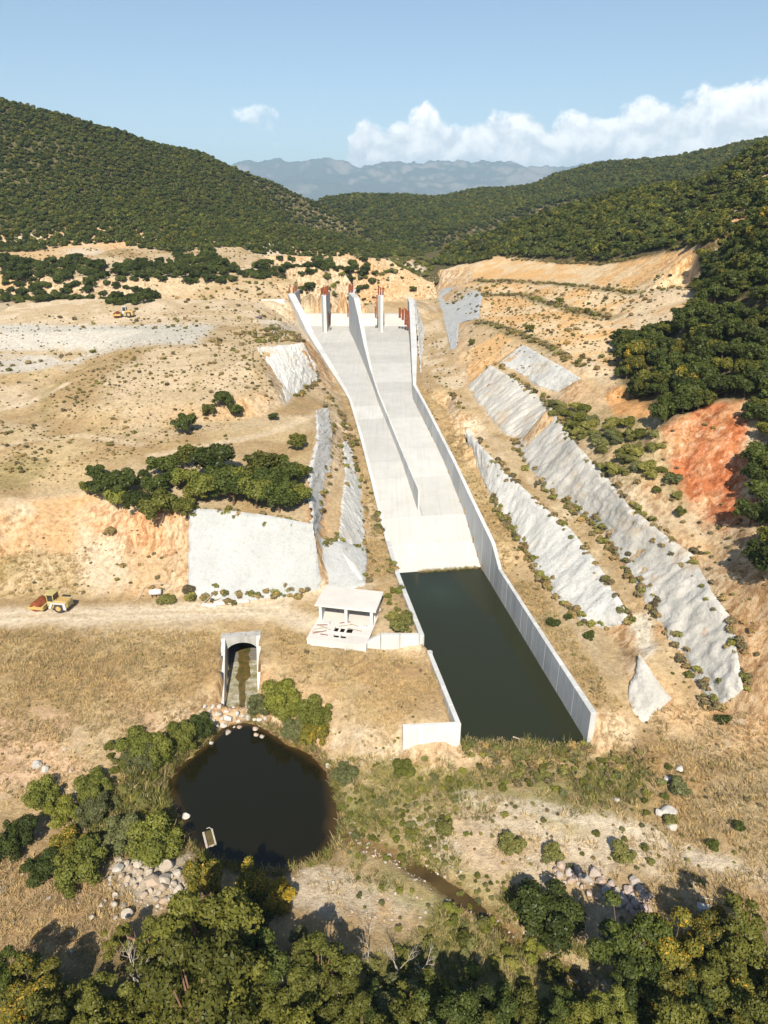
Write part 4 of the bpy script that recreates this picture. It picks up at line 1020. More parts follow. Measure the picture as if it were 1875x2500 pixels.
ww = empty('wing_wall', (10, 95, 1), 0, 'white concrete wing wall turning a corner between grass fill and basin', 'wall')
wall_run(ww, [(12.2, 85.9), (8.9, 104.6), (8.6, 106.1)], [7.1, 7.2, 7.2], [-2.5] * 3, [.8, .8, .8], -1, 4.6, mat='concrete')
wall_run(ww, [(2.9, 85.2), (12.1, 85.75)], [7.05, 7.1], [-.8, -.8], [.8, .8], -1, 9.3, mat='concrete')
under(MB().box(6.9, 8.9, 105.05, 105.85, 4.0, 7.15).build('return_panel', 'concrete'), ww)

# ------------------------------------------------------------------ roofed concrete shelter on its platform
sh = empty('concrete_shelter', (SH_O[0], SH_O[1], 8.6), SH_A, 'white flat-roofed open concrete shelter on a slab beside the basin', 'shelter')
def shp(m, name, mat): return m.build(name, mat, sh)
ZB = 8.6
def sb(x0, x1, y0, y1, z0, z1): return MB().box(x0, x1, y0, y1, z0 - ZB, z1 - ZB)
rf = shp(MB().hexa([(0, 0, 3.1), (12.1, 0, 3.1), (12.1, 7.3, 3.35), (0, 7.3, 3.35), (0, 0, 3.45), (12.1, 0, 3.45), (12.1, 7.3, 3.7), (0, 7.3, 3.7)]), 'roof_slab', 'concrete_roof'); soften(rf, .05)
for x in (.75, 5.85, 10.9):
    soften(shp(sb(x, x + .6, .15, .75, 8.55, 11.8), 'pillar', 'concrete'), .03)
    soften(shp(sb(x, x + .6, 6.45, 7.05, 8.55, 11.95), 'pillar', 'concrete'), .03)
shp(sb(1.35, 3.6, 6.6, 6.85, 8.55, 11.9), 'back_wall', 'concrete'); shp(sb(4.4, 5.85, 6.6, 6.85, 8.55, 11.9), 'back_wall', 'concrete')
shp(sb(6.45, 10.9, 6.6, 6.85, 8.55, 10.9), 'back_wall', 'concrete'); shp(sb(.75, 1.0, .75, 6.45, 8.55, 9.8), 'side_wall', 'concrete'); shp(sb(11.2, 11.45, 2.6, 6.45, 8.55, 11.4), 'side_wall', 'concrete')
# platform slabs left round two pits
hx0, hx1, hy0, hy1 = 4.5, 8.1, -3.0, -1.2
kx0, kx1, ky0, ky1 = 5.0, 7.4, -4.9, -3.7
for q in ((.3, 11.7, hy1, 7.0), (.3, hx0, hy0, hy1), (hx1, 11.7, hy0, hy1), (.3, 11.7, ky1, hy0), (.3, kx0, ky0, ky1), (kx1, 11.7, ky0, ky1), (.3, 11.7, -6.4, ky0)):
    shp(sb(q[0], q[1], q[2], q[3], 8.15, 8.6), 'platform_slab', 'concrete_roof')
shp(sb(.35, 11.65, -6.3, -5.7, 5.8, 8.15), 'front_wall', 'concrete'); shp(sb(.35, .95, -5.7, 6.9, 5.8, 8.15), 'side_footing', 'concrete'); shp(sb(11.05, 11.65, -5.7, 6.9, 5.8, 8.15), 'side_footing', 'concrete')
shp(sb(1.0, 11.0, -5.6, 6.8, 6.3, 6.5), 'pit_floor', 'pit_shade')  # dark sheet painting the shade down in the pits
for q in ((5.4, 5.75, hy0 - .2, hy1 - .5), (6.6, 7.0, hy0 - .2, hy1 - .7)): shp(sb(q[0], q[1], q[2], q[3], 8.45, 8.7), 'hatch_beam', 'concrete_roof')
shp(sb(6.1, 6.4, ky0 - .2, ky1 - .3, 8.45, 8.7), 'hatch_beam', 'concrete_roof')
shp(sb(2.0, 3.2, -1.2, -.2, 8.6, 8.95), 'block', 'concrete'); shp(sb(9.6, 10.4, -.6, 0, 8.6, 8.9), 'block', 'concrete')
r = random.Random(4)
for i in range(10):
    lx, ly, a, L = r.uniform(1.2, 9.5), r.uniform(-5.2, 1.0), r.uniform(-.5, .6), r.uniform(1.2, 3.0)
    if 4 < lx < 8.3 and -5 < ly < -1.2: lx = r.uniform(1.0, 3.2)
    c, s_ = math.cos(SH_A), math.sin(SH_A)
    o = MB().box(-L / 2, L / 2, -.09, .09, 0, .07).build('plank', 'timber' if i % 3 else 'rust')
    o.location = (SH_O[0] + lx * c - ly * s_, SH_O[1] + lx * s_ + ly * c, 8.61 + .005 * i); o.rotation_euler = (0, 0, SH_A + a)
    tag(o, 'loose weathered plank lying on the shelter platform', 'plank', 'planks on the shelter platform')

# ------------------------------------------------------------------ tunnel outlet above the pond
ol = empty('tunnel_outlet', (-27.2, 110.0, 0.0), -math.pi / 2 + OUT_AX, 'arched concrete tunnel outlet with sloping wing walls above the pond', 'culvert')
# local x runs downstream, local y to the left when looking downstream... b (across) = -y mirrored by the frame
hb = MB(); HW, SPR, CRN, TOPZ, FLZ = 2.9, 4.1, 6.1, 7.35, .6
hb.box(-1.8, 0, -3.7, -HW, -.5, SPR); hb.box(-1.8, 0, HW, 3.7, -.5, SPR)
N = 18; arc = [(-HW * math.cos(math.pi * k / N), SPR + (CRN - SPR) * math.sin(math.pi * k / N)) for k in range(N + 1)]
for k in range(N):
    (y0, z0), (y1, z1) = arc[k], arc[k + 1]
    hb.hexa([(-1.8, y0, z0), (0, y0, z0), (0, y1, z1), (-1.8, y1, z1), (-1.8, y0, TOPZ), (0, y0, TOPZ), (0, y1, TOPZ), (-1.8, y1, TOPZ)])
hb.box(-1.8, 0, -3.7, -HW, SPR, TOPZ); hb.box(-1.8, 0, HW, 3.7, SPR, TOPZ)
hb.build('headwall', 'headwall_concrete', ol)
bb = MB(); prof = [(-HW, FLZ)] + arc + [(HW, FLZ)]
for k in range(len(prof) - 1):
    (y0, z0), (y1, z1) = prof[k], prof[k + 1]; e = 1.1
    o0 = (y0 * 1.12, z0 * 1.05); o1 = (y1 * 1.12, z1 * 1.05)
    bb.hexa([(-20, y0, z0), (-1.79, y0, z0), (-1.79, y1, z1), (-20, y1, z1), (-20, *o0), (-1.79, *o0), (-1.79, *o1), (-20, *o1)])
bb.box(-20.4, -20, -3.4, 3.4, 0, 6.6)  # plug added to close the bore so its far end stays dark
bb.build('barrel', 'tunnel_lining', ol)
# wing walls: -y is the viewer's left
def wing(y0, y1, L, z_end, nm='wing_wall'):
    n = 3
    for i in range(n):
        a, b = L * i / n + (.02 if i else .003), L * (i + 1) / n - .02
        za, zb = TOPZ + (z_end - TOPZ) * (a / L), TOPZ + (z_end - TOPZ) * (b / L)
        MB().hexa([(a, y0, -.6), (b, y0, -.6), (b, y1, -.6), (a, y1, -.6), (a, y0, za), (b, y0, zb), (b, y1, zb), (a, y1, za)]).build(nm, 'concrete_wall', ol)
wing(-3.65, -HW, 12.6, 1.5); wing(HW, 3.65, 9.2, 2.0)
for i in range(4):
    a0, a1 = -1.8 + i * 3.65, -1.8 + (i + 1) * 3.65 - .04
    MB().box(a0, a1, -HW, HW, -.2, FLZ - i * .02).build('apron_slab', 'apron_slab', ol)
MB().box(-20, -1.82, -HW, HW, -.2, FLZ).build('tunnel_floor', 'tunnel_lining', ol)
fv = []; r = random.Random(3)
xs = [-12 + i * .8 for i in range(32)]
wd = [float(np.interp(x, [-12, 0, 1.0, 2.2, 3.6, 4.6, 13], [1.3, 1.0, 1.05, 1.5, 1.3, .62, .5])) for x in xs]
m = MB()
for i in range(len(xs) - 1):
    w0 = wd[i] * (1 + .15 * math.sin(i * 1.7)); w1 = wd[i + 1] * (1 + .15 * math.sin((i + 1) * 1.7)); c0 = .12 * math.sin(i * .5); c1 = .12 * math.sin((i + 1) * .5)
    m.add([(xs[i], -w0 + c0, FLZ + .02), (xs[i + 1], -w1 + c1, FLZ + .02), (xs[i + 1], w1 + c1, FLZ + .02), (xs[i], w0 + c0, FLZ + .02)], [(0, 1, 2, 3)])
tr = m.build('seepage_film', 'moss_water', ol)

# ------------------------------------------------------------------ sprayed-concrete faces on the cuts
def resample(line, n):
    L = np.array(line, float); d = np.r_[0, np.cumsum(np.linalg.norm(np.diff(L, axis=0), axis=1))]
    t = np.linspace(0, d[-1], n); return np.stack([np.interp(t, d, L[:, i]) for i in range(3)], -1)
def face(key, mat, label, rough=.45, push=.35, cell=.38, group=None):
    foot, top = FACES[key]
    Lf = sum(math.dist(foot[i], foot[i + 1]) for i in range(len(foot) - 1)); Lh = np.mean([math.dist(foot[0], top[0]), math.dist(foot[-1], top[-1])]) * 1.1
    n = int(min(420, max(12, Lf / cell))); m_ = int(min(70, max(8, Lh / cell)))
    A = resample(foot, n); B = resample(top, n)
    s = np.linspace(-.07, 1.07, m_)[:, None, None]
    G = A[None] * (1 - s) + B[None] * s
    du = np.gradient(G, axis=1); dv = np.gradient(G, axis=0); N = np.cross(du, dv); N /= np.linalg.norm(N, axis=-1, keepdims=True) + 1e-9
    flip = np.sign((N * (np.array((0, 0, CAM_H)) * 0 + np.array((0, -.2, 1)))).sum(-1).mean()); N *= flip if flip else 1
    al = np.linspace(0, Lf, n)[None, :] * np.ones((m_, 1)); hh = np.linspace(0, Lh, m_)[:, None] * np.ones((1, n))
    seed = sum(map(ord, key))
    d = push + rough * ((fbm(al, hh, 5, 4, seed, .6) - .5) * 2.0) + rough * .35 * (np.abs(fbm(al + hh * .35, hh * .3, 2.2, 3, seed + 5) - .5))
    d = d + rough * .5 * (fbm(al, hh * .7, 1.3, 3, seed + 31, .65) - .5) * 2 - rough * .8 * np.clip(.12 - np.abs(fbm(al + hh * .4, hh * .3, 4.0, 4, seed + 47, .6) - .5), 0, 1) / .12 * .22
    U = np.minimum(np.arange(n)[None, :], np.arange(n)[::-1][None, :]) * (Lf / n); V = np.minimum(np.arange(m_)[:, None], np.arange(m_)[::-1][:, None]) * (Lh / m_)
    edge = np.minimum(U, V) + .35 + (fbm(al, hh, 1.6, 4, seed + 9, .65) - .5) * 1.6
    d = d - np.clip(1 - edge / .8, 0, 1.5) * .85
    G = G + N * d[..., None]
    idx = np.arange(n * m_).reshape(m_, n)
    f = np.stack([idx[:-1, :-1], idx[:-1, 1:], idx[1:, 1:], idx[1:, :-1]], -1).reshape(-1, 4)
    if flip < 0: f = f[:, ::-1]
    o = mobj('shotcrete_face', G.reshape(-1, 3), np.ascontiguousarray(f), mat, None, True)
    return tag(o, label, 'rock face', group)
face('front', 'shotcrete_smooth', 'broad smooth pale grey sprayed concrete face behind the shelter and haul road', .2, .45)
face('corner', 'shotcrete_smooth', 'lower right wing of the smooth pale face, curving up beside the chute', .3, .5)
face('bench_upper', 'shotcrete', 'narrow grey sprayed face dropping from the tree bench', .4, .3)
face('bench_lower', 'shotcrete', 'narrow grey sprayed face just left of the chute grass strip', .4, .3)
face('mound', 'shotcrete', 'white streaked cut face on the right flank of the dotted mound', .6, .3)
face('strip', 'shotcrete', 'lower sprayed rock face along the grass strip right of the chute', .55, .5)
face('long', 'shotcrete_old', 'long rough upper sprayed rock face running down right of the bench track', .8, .6)
face('high', 'shotcrete', 'short white sprayed face highest among the right benches', .5, .35)
face('gate', 'shotcrete_smooth', 'blue grey sprayed face beside the track near the gates', .35, .35, .9)
face('tip', 'shotcrete_old', 'small isolated grey rock face near the end of the basin wall', .5, .35)
face('wallside', 'shotcrete', 'whitish sprayed slope leaning against the right gate wall', .4, .25, .9)

# ------------------------------------------------------------------ machines and small things
def lathe(prof, n=20):
    """solid of revolution about the y axis; prof = (y, radius)"""
    m = MB(); v = []; f = []
    for y, r in prof:
        for k in range(n): v.append((r * math.cos(2 * math.pi * k / n), y, r * math.sin(2 * math.pi * k / n)))
    for i in range(len(prof) - 1):
        for k in range(n): f.append((i * n + k, i * n + (k + 1) % n, (i + 1) * n + (k + 1) % n, (i + 1) * n + k))
    f.append(tuple(range(n))); f.append(tuple(range((len(prof) - 1) * n, len(prof) * n)))
    return m.add(v, f)
def moved(o, x, y, z): o.location = (x, y, z); return o
def roller(name, loc, rz, s, label, tilt=(0, 0), roof='pale_yellow_paint', side='white_paint', body='yellow_paint', cabm='pale_yellow_paint'):
    """single-drum soil compactor, drum towards +x"""
    e = empty(name, loc, rz, label, 'roller'); e.scale = (s, s, s); e.rotation_euler = (tilt[0], tilt[1], rz)
    dr = lathe([(-1.05, .70), (-1.02, .76), (1.02, .76), (1.05, .70)], 28).build('drum', 'rust', e, True); dr.location = (1.75, 0, .76)
    for y in (-1.09, 1.09): moved(lathe([(-.05, .30), (.05, .30)], 16).build('drum_hub', 'yellow_paint', dr), 0, y, 0)
    fr = MB()
    for y in (-1.28, 1.13): fr.hexa([(.35, y, .45), (2.75, y, .55), (2.75, y + .15, .55), (.35, y + .15, .45), (.35, y, 1.0), (2.75, y, .88), (2.75, y + .15, .88), (.35, y + .15, 1.0)])
    fr.box(2.6, 2.78, -1.12, 1.12, .55, .9); fr.box(.3, .6, -1.12, 1.12, .45, 1.05)
    soften(fr.build('drum_frame', body, e), .03)
    MB().hexa([(.62, -1.1, 1.02), (1.7, -1.1, 1.55), (1.7, 1.1, 1.55), (.62, 1.1, 1.02), (.60, -1.1, 1.1), (1.68, -1.1, 1.63), (1.68, 1.1, 1.63), (.60, 1.1, 1.1)]).build('scraper', 'rust', e)
    MB().box(-.3, .35, -.3, .3, .5, 1.0).build('articulation_joint', 'dark_steel', e)
    hd = MB().hexa([(-3.2, -.85, .75), (-.35, -.85, .75), (-.35, .85, .75), (-3.2, .85, .75), (-3.2, -.75, 1.85), (-1.3, -.75, 1.95), (-1.3, .75, 1.95), (-3.2, .75, 1.85)]).build('engine_hood', body, e); soften(hd, .05)
    gr = MB()
    for k in range(4): gr.box(-3.3, -3.19, -.62, .62, .9 + k * .22, 1.05 + k * .22)
    gr.build('grille', 'pale_yellow_paint', e)
    for y in (-1.02, .88):
        MB().add([(-3.15, y, .6), (-2.75, y, .6), (-2.7, y, 1.5), (-1.15, y, 1.5), (-.75, y, .7), (-.45, y, .7), (-.45, y, .95), (-.95, y, 1.72), (-3.15, y, 1.72)] + [(-3.15, y + .14, .6), (-2.75, y + .14, .6), (-2.7, y + .14, 1.5), (-1.15, y + .14, 1.5), (-.75, y + .14, .7), (-.45, y + .14, .7), (-.45, y + .14, .95), (-.95, y + .14, 1.72), (-3.15, y + .14, 1.72)],
                 [tuple(range(9)), tuple(range(17, 8, -1))] + [(i, i + 9, (i + 1) % 9 + 9, (i + 1) % 9) for i in range(9)]).build('mudguard', side, e)
    # cab: four posts, low panels, glass, roof
    cb = MB()
    for x in (-1.25, -.28):
        for y in (-.72, .62): cb.box(x, x + .1, y, y + .1, 1.0, 2.85)
    cb.box(-1.25, -.18, -.74, -.66, 1.0, 1.75); cb.box(-1.25, -.18, .66, .74, 1.0, 1.75); cb.box(-.26, -.16, -.7, .7, 1.0, 1.6)
    cab = cb.build('cab', cabm, e)
    for y in (-.70, .68): MB().box(-1.15, -.28, y, y + .02, 1.76, 2.8).build('cab_window', 'dark_glass', cab)
    MB().box(-1.22, -1.2, -.62, .62, 1.8, 2.8).build('cab_window', 'dark_glass', cab); MB().box(-.22, -.2, -.62, .62, 1.62, 2.8).build('cab_window', 'dark_glass', cab)
    soften(MB().box(-1.4, -.02, -.85, .85, 2.85, 3.0).build('cab_roof', roof, cab), .04)
    for y in (-1.0, .62):
        w = bpy.data.objects.new('wheel', None); link(w, e); w.location = (-1.95, y + .19, .78)
        lathe([(-.24, .5), (-.22, .70), (-.12, .78), (.12, .78), (.22, .70), (.24, .5)], 24).build('tyre', 'rubber', w, True)
        for yy in (-.25, .25): moved(lathe([(-.03, .42), (.03, .34)], 18).build('rim', 'yellow_paint', w), 0, yy, 0)
    MB().tube([(-1.5, .3, 1.9), (-1.5, .3, 2.7)], .05, 6).build('exhaust', 'rust_dark', e)
    return e
p = hit(116, 1316); roller('road_roller', (p[0] - .6, p[1], p[2] + .02), math.pi - .12, 1.34, 'derelict yellow and grey road roller with rusty drum beside the haul road')
p = hit(266, 685); roller('road_roller', (p[0], p[1], p[2]), math.pi + .05, 1.42, 'yellow road roller with white cab parked on the dam crest', roof='tank_white', side='yellow_paint', cabm='tank_white')
# quad bike with rider and box trailer on the crest
p = hit(560, 689)
qb = empty('quad_bike', p, .1, 'small dark quad bike on the crest track near the left abutment', 'quad bike'); qb.scale = (1.35,) * 3
soften(MB().box(-.8, .7, -.3, .3, .45, .8).build('body', 'violet_paint', qb), .08)
MB().tube([(.45, 0, .8), (.38, -.35, 1.1)], .03, 5).build('handlebar', 'dark_steel', qb)
for x in (-.65, .65):
    for y in (-.42, .42): moved(lathe([(-.12, .22), (-.1, .32), (.1, .32), (.12, .22)], 12).build('wheel', 'rubber', qb), x, y, .32)
def rider(loc, s):
    me = bpy.data.meshes.new('person')
    J = [((0, 0, .82), .16), ((0, 0, 1.05), .17), ((.05, 0, 1.32), .19), ((.06, 0, 1.46), .07), ((.08, 0, 1.58), .10), ((.09, 0, 1.70), .10), ((.07, .2, 1.36), .07), ((.25, .27, 1.15), .055), ((.42, .25, 1.1), .045), ((.07, -.2, 1.36), .07), ((.25, -.27, 1.15), .055), ((.42, -.25, 1.1), .045),
         ((.1, .12, .84), .11), ((.42, .26, .82), .085), ((.38, .3, .45), .06), ((.5, .3, .38), .05), ((.1, -.12, .84), .11), ((.42, -.26, .82), .085), ((.38, -.3, .45), .06), ((.5, -.3, .38), .05)]
    E = [(0, 1), (1, 2), (2, 3), (3, 4), (4, 5), (2, 6), (6, 7), (7, 8), (2, 9), (9, 10), (10, 11), (0, 12), (12, 13), (13, 14), (14, 15), (0, 16), (16, 17), (17, 18), (18, 19)]
    me.from_pydata([j[0] for j in J], E, []); o = link(bpy.data.objects.new('person', me)); o.location = loc; o.rotation_euler = (0, 0, .1); o.scale = (s, s, s)
    md = o.modifiers.new('body', 'SKIN')
    for i, j in enumerate(J): me.skin_vertices[0].data[i].radius = (j[1], j[1])
    me.skin_vertices[0].data[0].use_root = True
    o.modifiers.new('smooth', 'SUBSURF').levels = 1
    m, t, out = new_mat('rider_clothes'); g = t.node('ShaderNodeTexCoord'); sp = t.node('ShaderNodeSeparateXYZ'); t.l.new(g.outputs['Object'], sp.inputs[0])
    c = t.ramp(t.math('MULTIPLY', sp.outputs[2], .5), [(.0, (.03, .025, .025)), (.45, (.03, .025, .025)), (.46, (.30, .20, .26)), (.74, (.30, .20, .26)), (.75, (.35, .2, .14)), (.80, (.04, .03, .02))], 'CONSTANT')
    principled(t, out, c, .8); me.materials.append(m)
    return tag(o, 'person in a mauve top and dark trousers riding the quad bike', 'person')
rider((p[0], p[1], p[2]), 1.3)
tr_ = empty('box_trailer', (p[0] - 2.6, p[1] - .2, p[2]), .1, 'low dark box trailer behind the quad bike', 'trailer'); tr_.scale = (1.3,) * 3
soften(MB().box(-.8, .7, -.5, .5, .4, .85).build('box', 'violet_paint', tr_), .04); MB().tube([(.7, 0, .45), (1.25, 0, .45)], .04, 5).build('drawbar', 'dark_steel', tr_)
for y in (-.58, .58): moved(lathe([(-.08, .2), (-.06, .28), (.06, .28), (.08, .2)], 12).build('wheel', 'rubber', tr_), 0, y, .28)
# white tank and its hose at the foot of the cut
p = hit(337, 1288)
tk = empty('water_tank', p, .08, 'white horizontal tank on dark legs at the foot of the cut', 'tank')
t1 = MB().tube([(-1.2, 0, 1.0), (-1.1, 0, 1.0), (1.1, 0, 1.0), (1.2, 0, 1.0)], [.45, .62, .62, .45], 18).build('shell', 'tank_white', tk, True)
for x in (-.7, .1, .8):
    for y in (-.45, .45): MB().box(x, x + .12, y - .06, y + .06, 0, .7).build('leg', 'rust_dark', tk)
MB().tube([(0, 0, 1.6), (0, 0, 1.75)], .2, 10).build('filler_cap', 'tank_white', tk)
hs_ = [hit(*a) for a in ((352, 1279), (372, 1264), (350, 1262), (330, 1263), (312, 1270), (306, 1284), (300, 1294), (288, 1300))]
tag(MB().tube([(a[0], a[1], a[2] + .12) for a in hs_], .11, 6).build('hose', 'hose'), 'pale thick hose looping up the slope from the white tank', 'hose')
# timber and a broken concrete beam by the road
def beam_at(a, b, w, h, name, mat, label, cat, group=None, z=0.0):
    A, B = hit(*a), hit(*b); A, B = Vector(A), Vector(B); d = B - A; L = d.length
    o = MB().box(0, L, -w / 2, w / 2, .02, h).build(name, mat); soften(o, .03)
    o.location = A + Vector((0, 0, z)); o.rotation_euler = (0, -math.asin(max(-1, min(1, d.z / L))), math.atan2(d.y, d.x)); return tag(o, label, cat, group)
beam_at((462, 1306), (538, 1299), .9, .55, 'concrete_beam', 'concrete_roof', 'long white concrete beam lying beside the haul road', 'beam')
beam_at((437, 1307), (468, 1310), .8, .3, 'concrete_beam', 'concrete_roof', 'short half-buried white beam left of the long one', 'beam')
beam_at((441, 1305), (466, 1282), .2, .18, 'pole', 'timber', 'dark wooden pole propped in the scrub by the white beams', 'pole', z=.3)
beam_at((455, 1302), (478, 1295), .15, .15, 'pole', 'pale_timber', 'pale short pole behind the long white beam', 'pole', z=.3)
beam_at((538, 1300), (558, 1309), .22, .15, 'plank', 'pale_timber', 'pale plank at the right end of the long white beam', 'plank')
beam_at((690, 1294), (772, 1268), .5, .25, 'kerb_slab', 'concrete_roof', 'pale strip of concrete leading behind the shelter', 'slab')
# half-sunken trough and block in the pond
c = P(453, 1812, .0)
tg = empty('concrete_trough', (c[0], c[1], -.35), -1.15, 'half-sunken pale trough lying in the pond', 'trough')
soften(MB().box(-1.55, 1.45, .48, .72, 0, .52).build('side', 'pale_timber', tg), .05); soften(MB().box(-1.35, 1.55, -.78, -.46, 0, .62).build('side', 'pale_timber', tg), .05)
MB().box(1.2, 1.45, -.46, .48, 0, .43).build('end', 'hose', tg); MB().box(-1.5, 1.4, -.5, .5, 0, .37).build('bottom', 'moss_water', tg)
MB().tube([(-1.5, .5, .5), (-1.75, .3, .62), (-1.7, -.1, .62)], .05, 6).build('handle', 'rock_white', tg)
# broken bench in the dry grass, floating plank, rag
p = hit(1522, 1962)
bq = empty('broken_bench', p, -.25, 'broken pale wooden bench lying in the dry grass near the right edge', 'bench')
soften(MB().hexa([(-.9, -.7, .05), (.5, -.7, .05), (.5, .1, .15), (-.9, .1, .15), (-.9, -.6, .5), (.5, -.6, .5), (.5, .2, .6), (-.9, .2, .6)]).build('seat', 'rock_white', bq), .04)
for x in (-.5, .1, .8): MB().tube([(x, .2, .1), (x + .1, 1.1, .5)], .06, 6).build('leg', 'pale_timber', bq)
MB().tube([(-.5, 1.05, .5), (1.0, 1.05, .5)], .06, 6).build('rail', 'pale_timber', bq); MB().tube([(.2, .25, .4), (1.3, .1, .35)], .06, 6).build('rail', 'pale_timber', bq)
A = P(1108, 1592, 1.03); B = P(1148, 1606, 1.03)
o = MB().box(0, math.dist(A, B), -.1, .1, 0, .12).build('plank', 'timber'); o.location = A; o.rotation_euler = (0, 0, math.atan2(B[1] - A[1], B[0] - A[0])); tag(o, 'long plank floating at the near end of the basin', 'plank')
# dead trees and fallen limbs
def dead_tree(u, v, h, name, label, mat='deadwood', seed=0, lean=(0, 0), up=None):
    p = hit(u, v); r = random.Random(seed); m = MB()
    def grow(a, d, L, rad, dep):
        b = a + d * L; mid = (a + b) / 2 + Vector((r.uniform(-.1, .1), r.uniform(-.1, .1), 0)) * L
        m.tube([tuple(a), tuple(mid), tuple(b)], [rad, rad * .8, rad * .6], 5)
        if dep == 0: return
        for _ in range(r.choice((2, 3))):
            nd = (d + Vector((r.uniform(-.8, .8), r.uniform(-.8, .8), r.uniform(-.2, .5)))).normalized()
            grow(b if r.random() < .7 else mid, nd, L * r.uniform(.55, .85), rad * .58, dep - 1)
    grow(Vector((0, 0, -.2)), Vector((lean[0], lean[1], 1)).normalized(), h * .4, h * .022, 4)
    o = m.build(name, mat); o.location = p; return tag(o, label, 'dead tree')
dead_tree(300, 2175, 8.0, 'dead_tree', 'leafless white dead tree in the bottom left thicket', seed=1, lean=(.15, .1))
dead_tree(655, 2195, 8.5, 'dead_tree', 'pale forked dead limbs standing before the centre crowns', seed=2, lean=(-.25, .1))
dead_tree(860, 2120, 5.0, 'dead_tree', 'thin bare stems left of the brook thicket', seed=3)
dead_tree(903, 2130, 5.4, 'dead_tree', 'slender bare stems standing in the dark gap near the brook', seed=5, lean=(.1, 0))
dead_tree(1028, 2180, 5.6, 'dead_tree', 'single grey dead stem at the bottom edge right of centre', seed=8)
dead_tree(795, 2090, 4.6, 'dead_tree', 'small grey dead sapling right of the round centre tree', seed=12)
def limb(a, b, z, rad, label, mat='red_bark', seed=0):
    A, B = Vector(hit(*a)), Vector(hit(*b)); r = random.Random(seed); m = MB(); A.z += z; B.z += z * .3
    mid = (A + B) / 2 + Vector((.2, .1, .3)); m.tube([tuple(A), tuple(mid), tuple(B)], [rad, rad * .8, rad * .45], 6)
    for k in range(4):
        q = A + (B - A) * r.uniform(.2, .8); m.tube([tuple(q), tuple(q + Vector((r.uniform(-1, 1), r.uniform(-1, 1), r.uniform(.2, .9))))], [rad * .4, rad * .15], 5)
    return tag(m.build('bare_limb', mat), label, 'branch')
limb((275, 2062), (350, 2078), 3.2, .16, 'reddish bare limb reaching right from the small olive tree', seed=3)
limb((400, 2030), (442, 1985), 3.4, .16, 'pale bare limb rising through the bright green tree', 'deadwood', 4)

# ------------------------------------------------------------------ plants: prototypes
def leaf_cloud(seed, lobes, n, leaf, inner=.72, droop=0.0, aspect=1.5, up=.25):
    """leaf faces spread over overlapping lobes (centre, radius, squash)"""
    r = np.random.default_rng(seed)
    Cn = np.array([l[0] for l in lobes], float); Rd = np.array([l[1] for l in lobes], float); Sq = np.array([l[2] if len(l) > 2 else .85 for l in lobes], float)
    w = Rd ** 2; k = r.choice(len(lobes), int(n * 1.7), p=w / w.sum())
    d = r.normal(size=(len(k), 3)); d /= np.linalg.norm(d, axis=1, keepdims=True); d[:, 2] = np.where(d[:, 2] < -.55, -d[:, 2], d[:, 2])
    bumpy = .86 + .22 * vnoise(np.arctan2(d[:, 1], d[:, 0]) * 2.2 + k * 7, d[:, 2] * 2.2, .55, seed)
    rad = Rd[k] * bumpy * r.uniform(.78, 1.06, len(k))
    off = d * rad[:, None]; off[:, 2] *= Sq[k]
    p = Cn[k] + off
    inside = np.zeros(len(k), bool)
    for j in range(len(lobes)):
        q = (p - Cn[j]) / Rd[j]; q[:, 2] /= Sq[j]
        inside |= (k != j) & (np.linalg.norm(q, axis=1) < inner)
    keep = np.nonzero(~inside)[0][:n]; p = p[keep]; d = d[keep]; k = k[keep]; n = len(p)
    nr = d + r.normal(size=(n, 3)) * .55; nr[:, 2] += up; nr /= np.linalg.norm(nr, axis=1, keepdims=True)
    a = np.cross(nr, r.normal(size=(n, 3))); a /= np.linalg.norm(a, axis=1, keepdims=True); b = np.cross(nr, a)
    s = leaf * r.uniform(.65, 1.35, n)[:, None]; a = a * s * aspect * .5; b = b * s * .5
    V = np.stack([p - a, p + b * .9 - a * .1, p + a, p - b * .9 + a * .1], 1).reshape(-1, 3)
    F = np.arange(4 * n).reshape(n, 4)
    lob = r.uniform(-.16, .16, len(lobes))[k]
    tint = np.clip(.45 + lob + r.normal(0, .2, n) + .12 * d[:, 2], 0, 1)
    return V, F, np.repeat(tint, 4)
_t = (1 + 5 ** .5) / 2
ICO_V = np.array([(-1, _t, 0), (1, _t, 0), (-1, -_t, 0), (1, -_t, 0), (0, -1, _t), (0, 1, _t), (0, -1, -_t), (0, 1, -_t), (_t, 0, -1), (_t, 0, 1), (-_t, 0, -1), (-_t, 0, 1)], float); ICO_V /= np.linalg.norm(ICO_V[0])
ICO_F = np.array([(0, 11, 5), (0, 5, 1), (0, 1, 7), (0, 7, 10), (0, 10, 11), (1, 5, 9), (5, 11, 4), (11, 10, 2), (10, 7, 6), (7, 1, 8), (3, 9, 4), (3, 4, 2), (3, 2, 6), (3, 6, 8), (3, 8, 9), (4, 9, 5), (2, 4, 11), (6, 2, 10), (8, 6, 7), (9, 8, 1)])
def crown_mesh(name, seed, lobes, n, leaf, mat, core=.62, **kw):
    V, F, T = leaf_cloud(seed, lobes, n, leaf, **kw)
    vs_, fs, ts = [V], [tuple(f) for f in F.tolist()], [T]; base = len(V)
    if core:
        for l in lobes:  # dark solid core added inside each lobe to stop light showing through
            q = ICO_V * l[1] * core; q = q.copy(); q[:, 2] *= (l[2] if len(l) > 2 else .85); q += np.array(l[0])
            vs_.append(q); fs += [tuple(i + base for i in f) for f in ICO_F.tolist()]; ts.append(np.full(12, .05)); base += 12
    me = mesh_data(name, np.concatenate(vs_), fs, mat); attr(me, 'tint', np.concatenate(ts)); return me
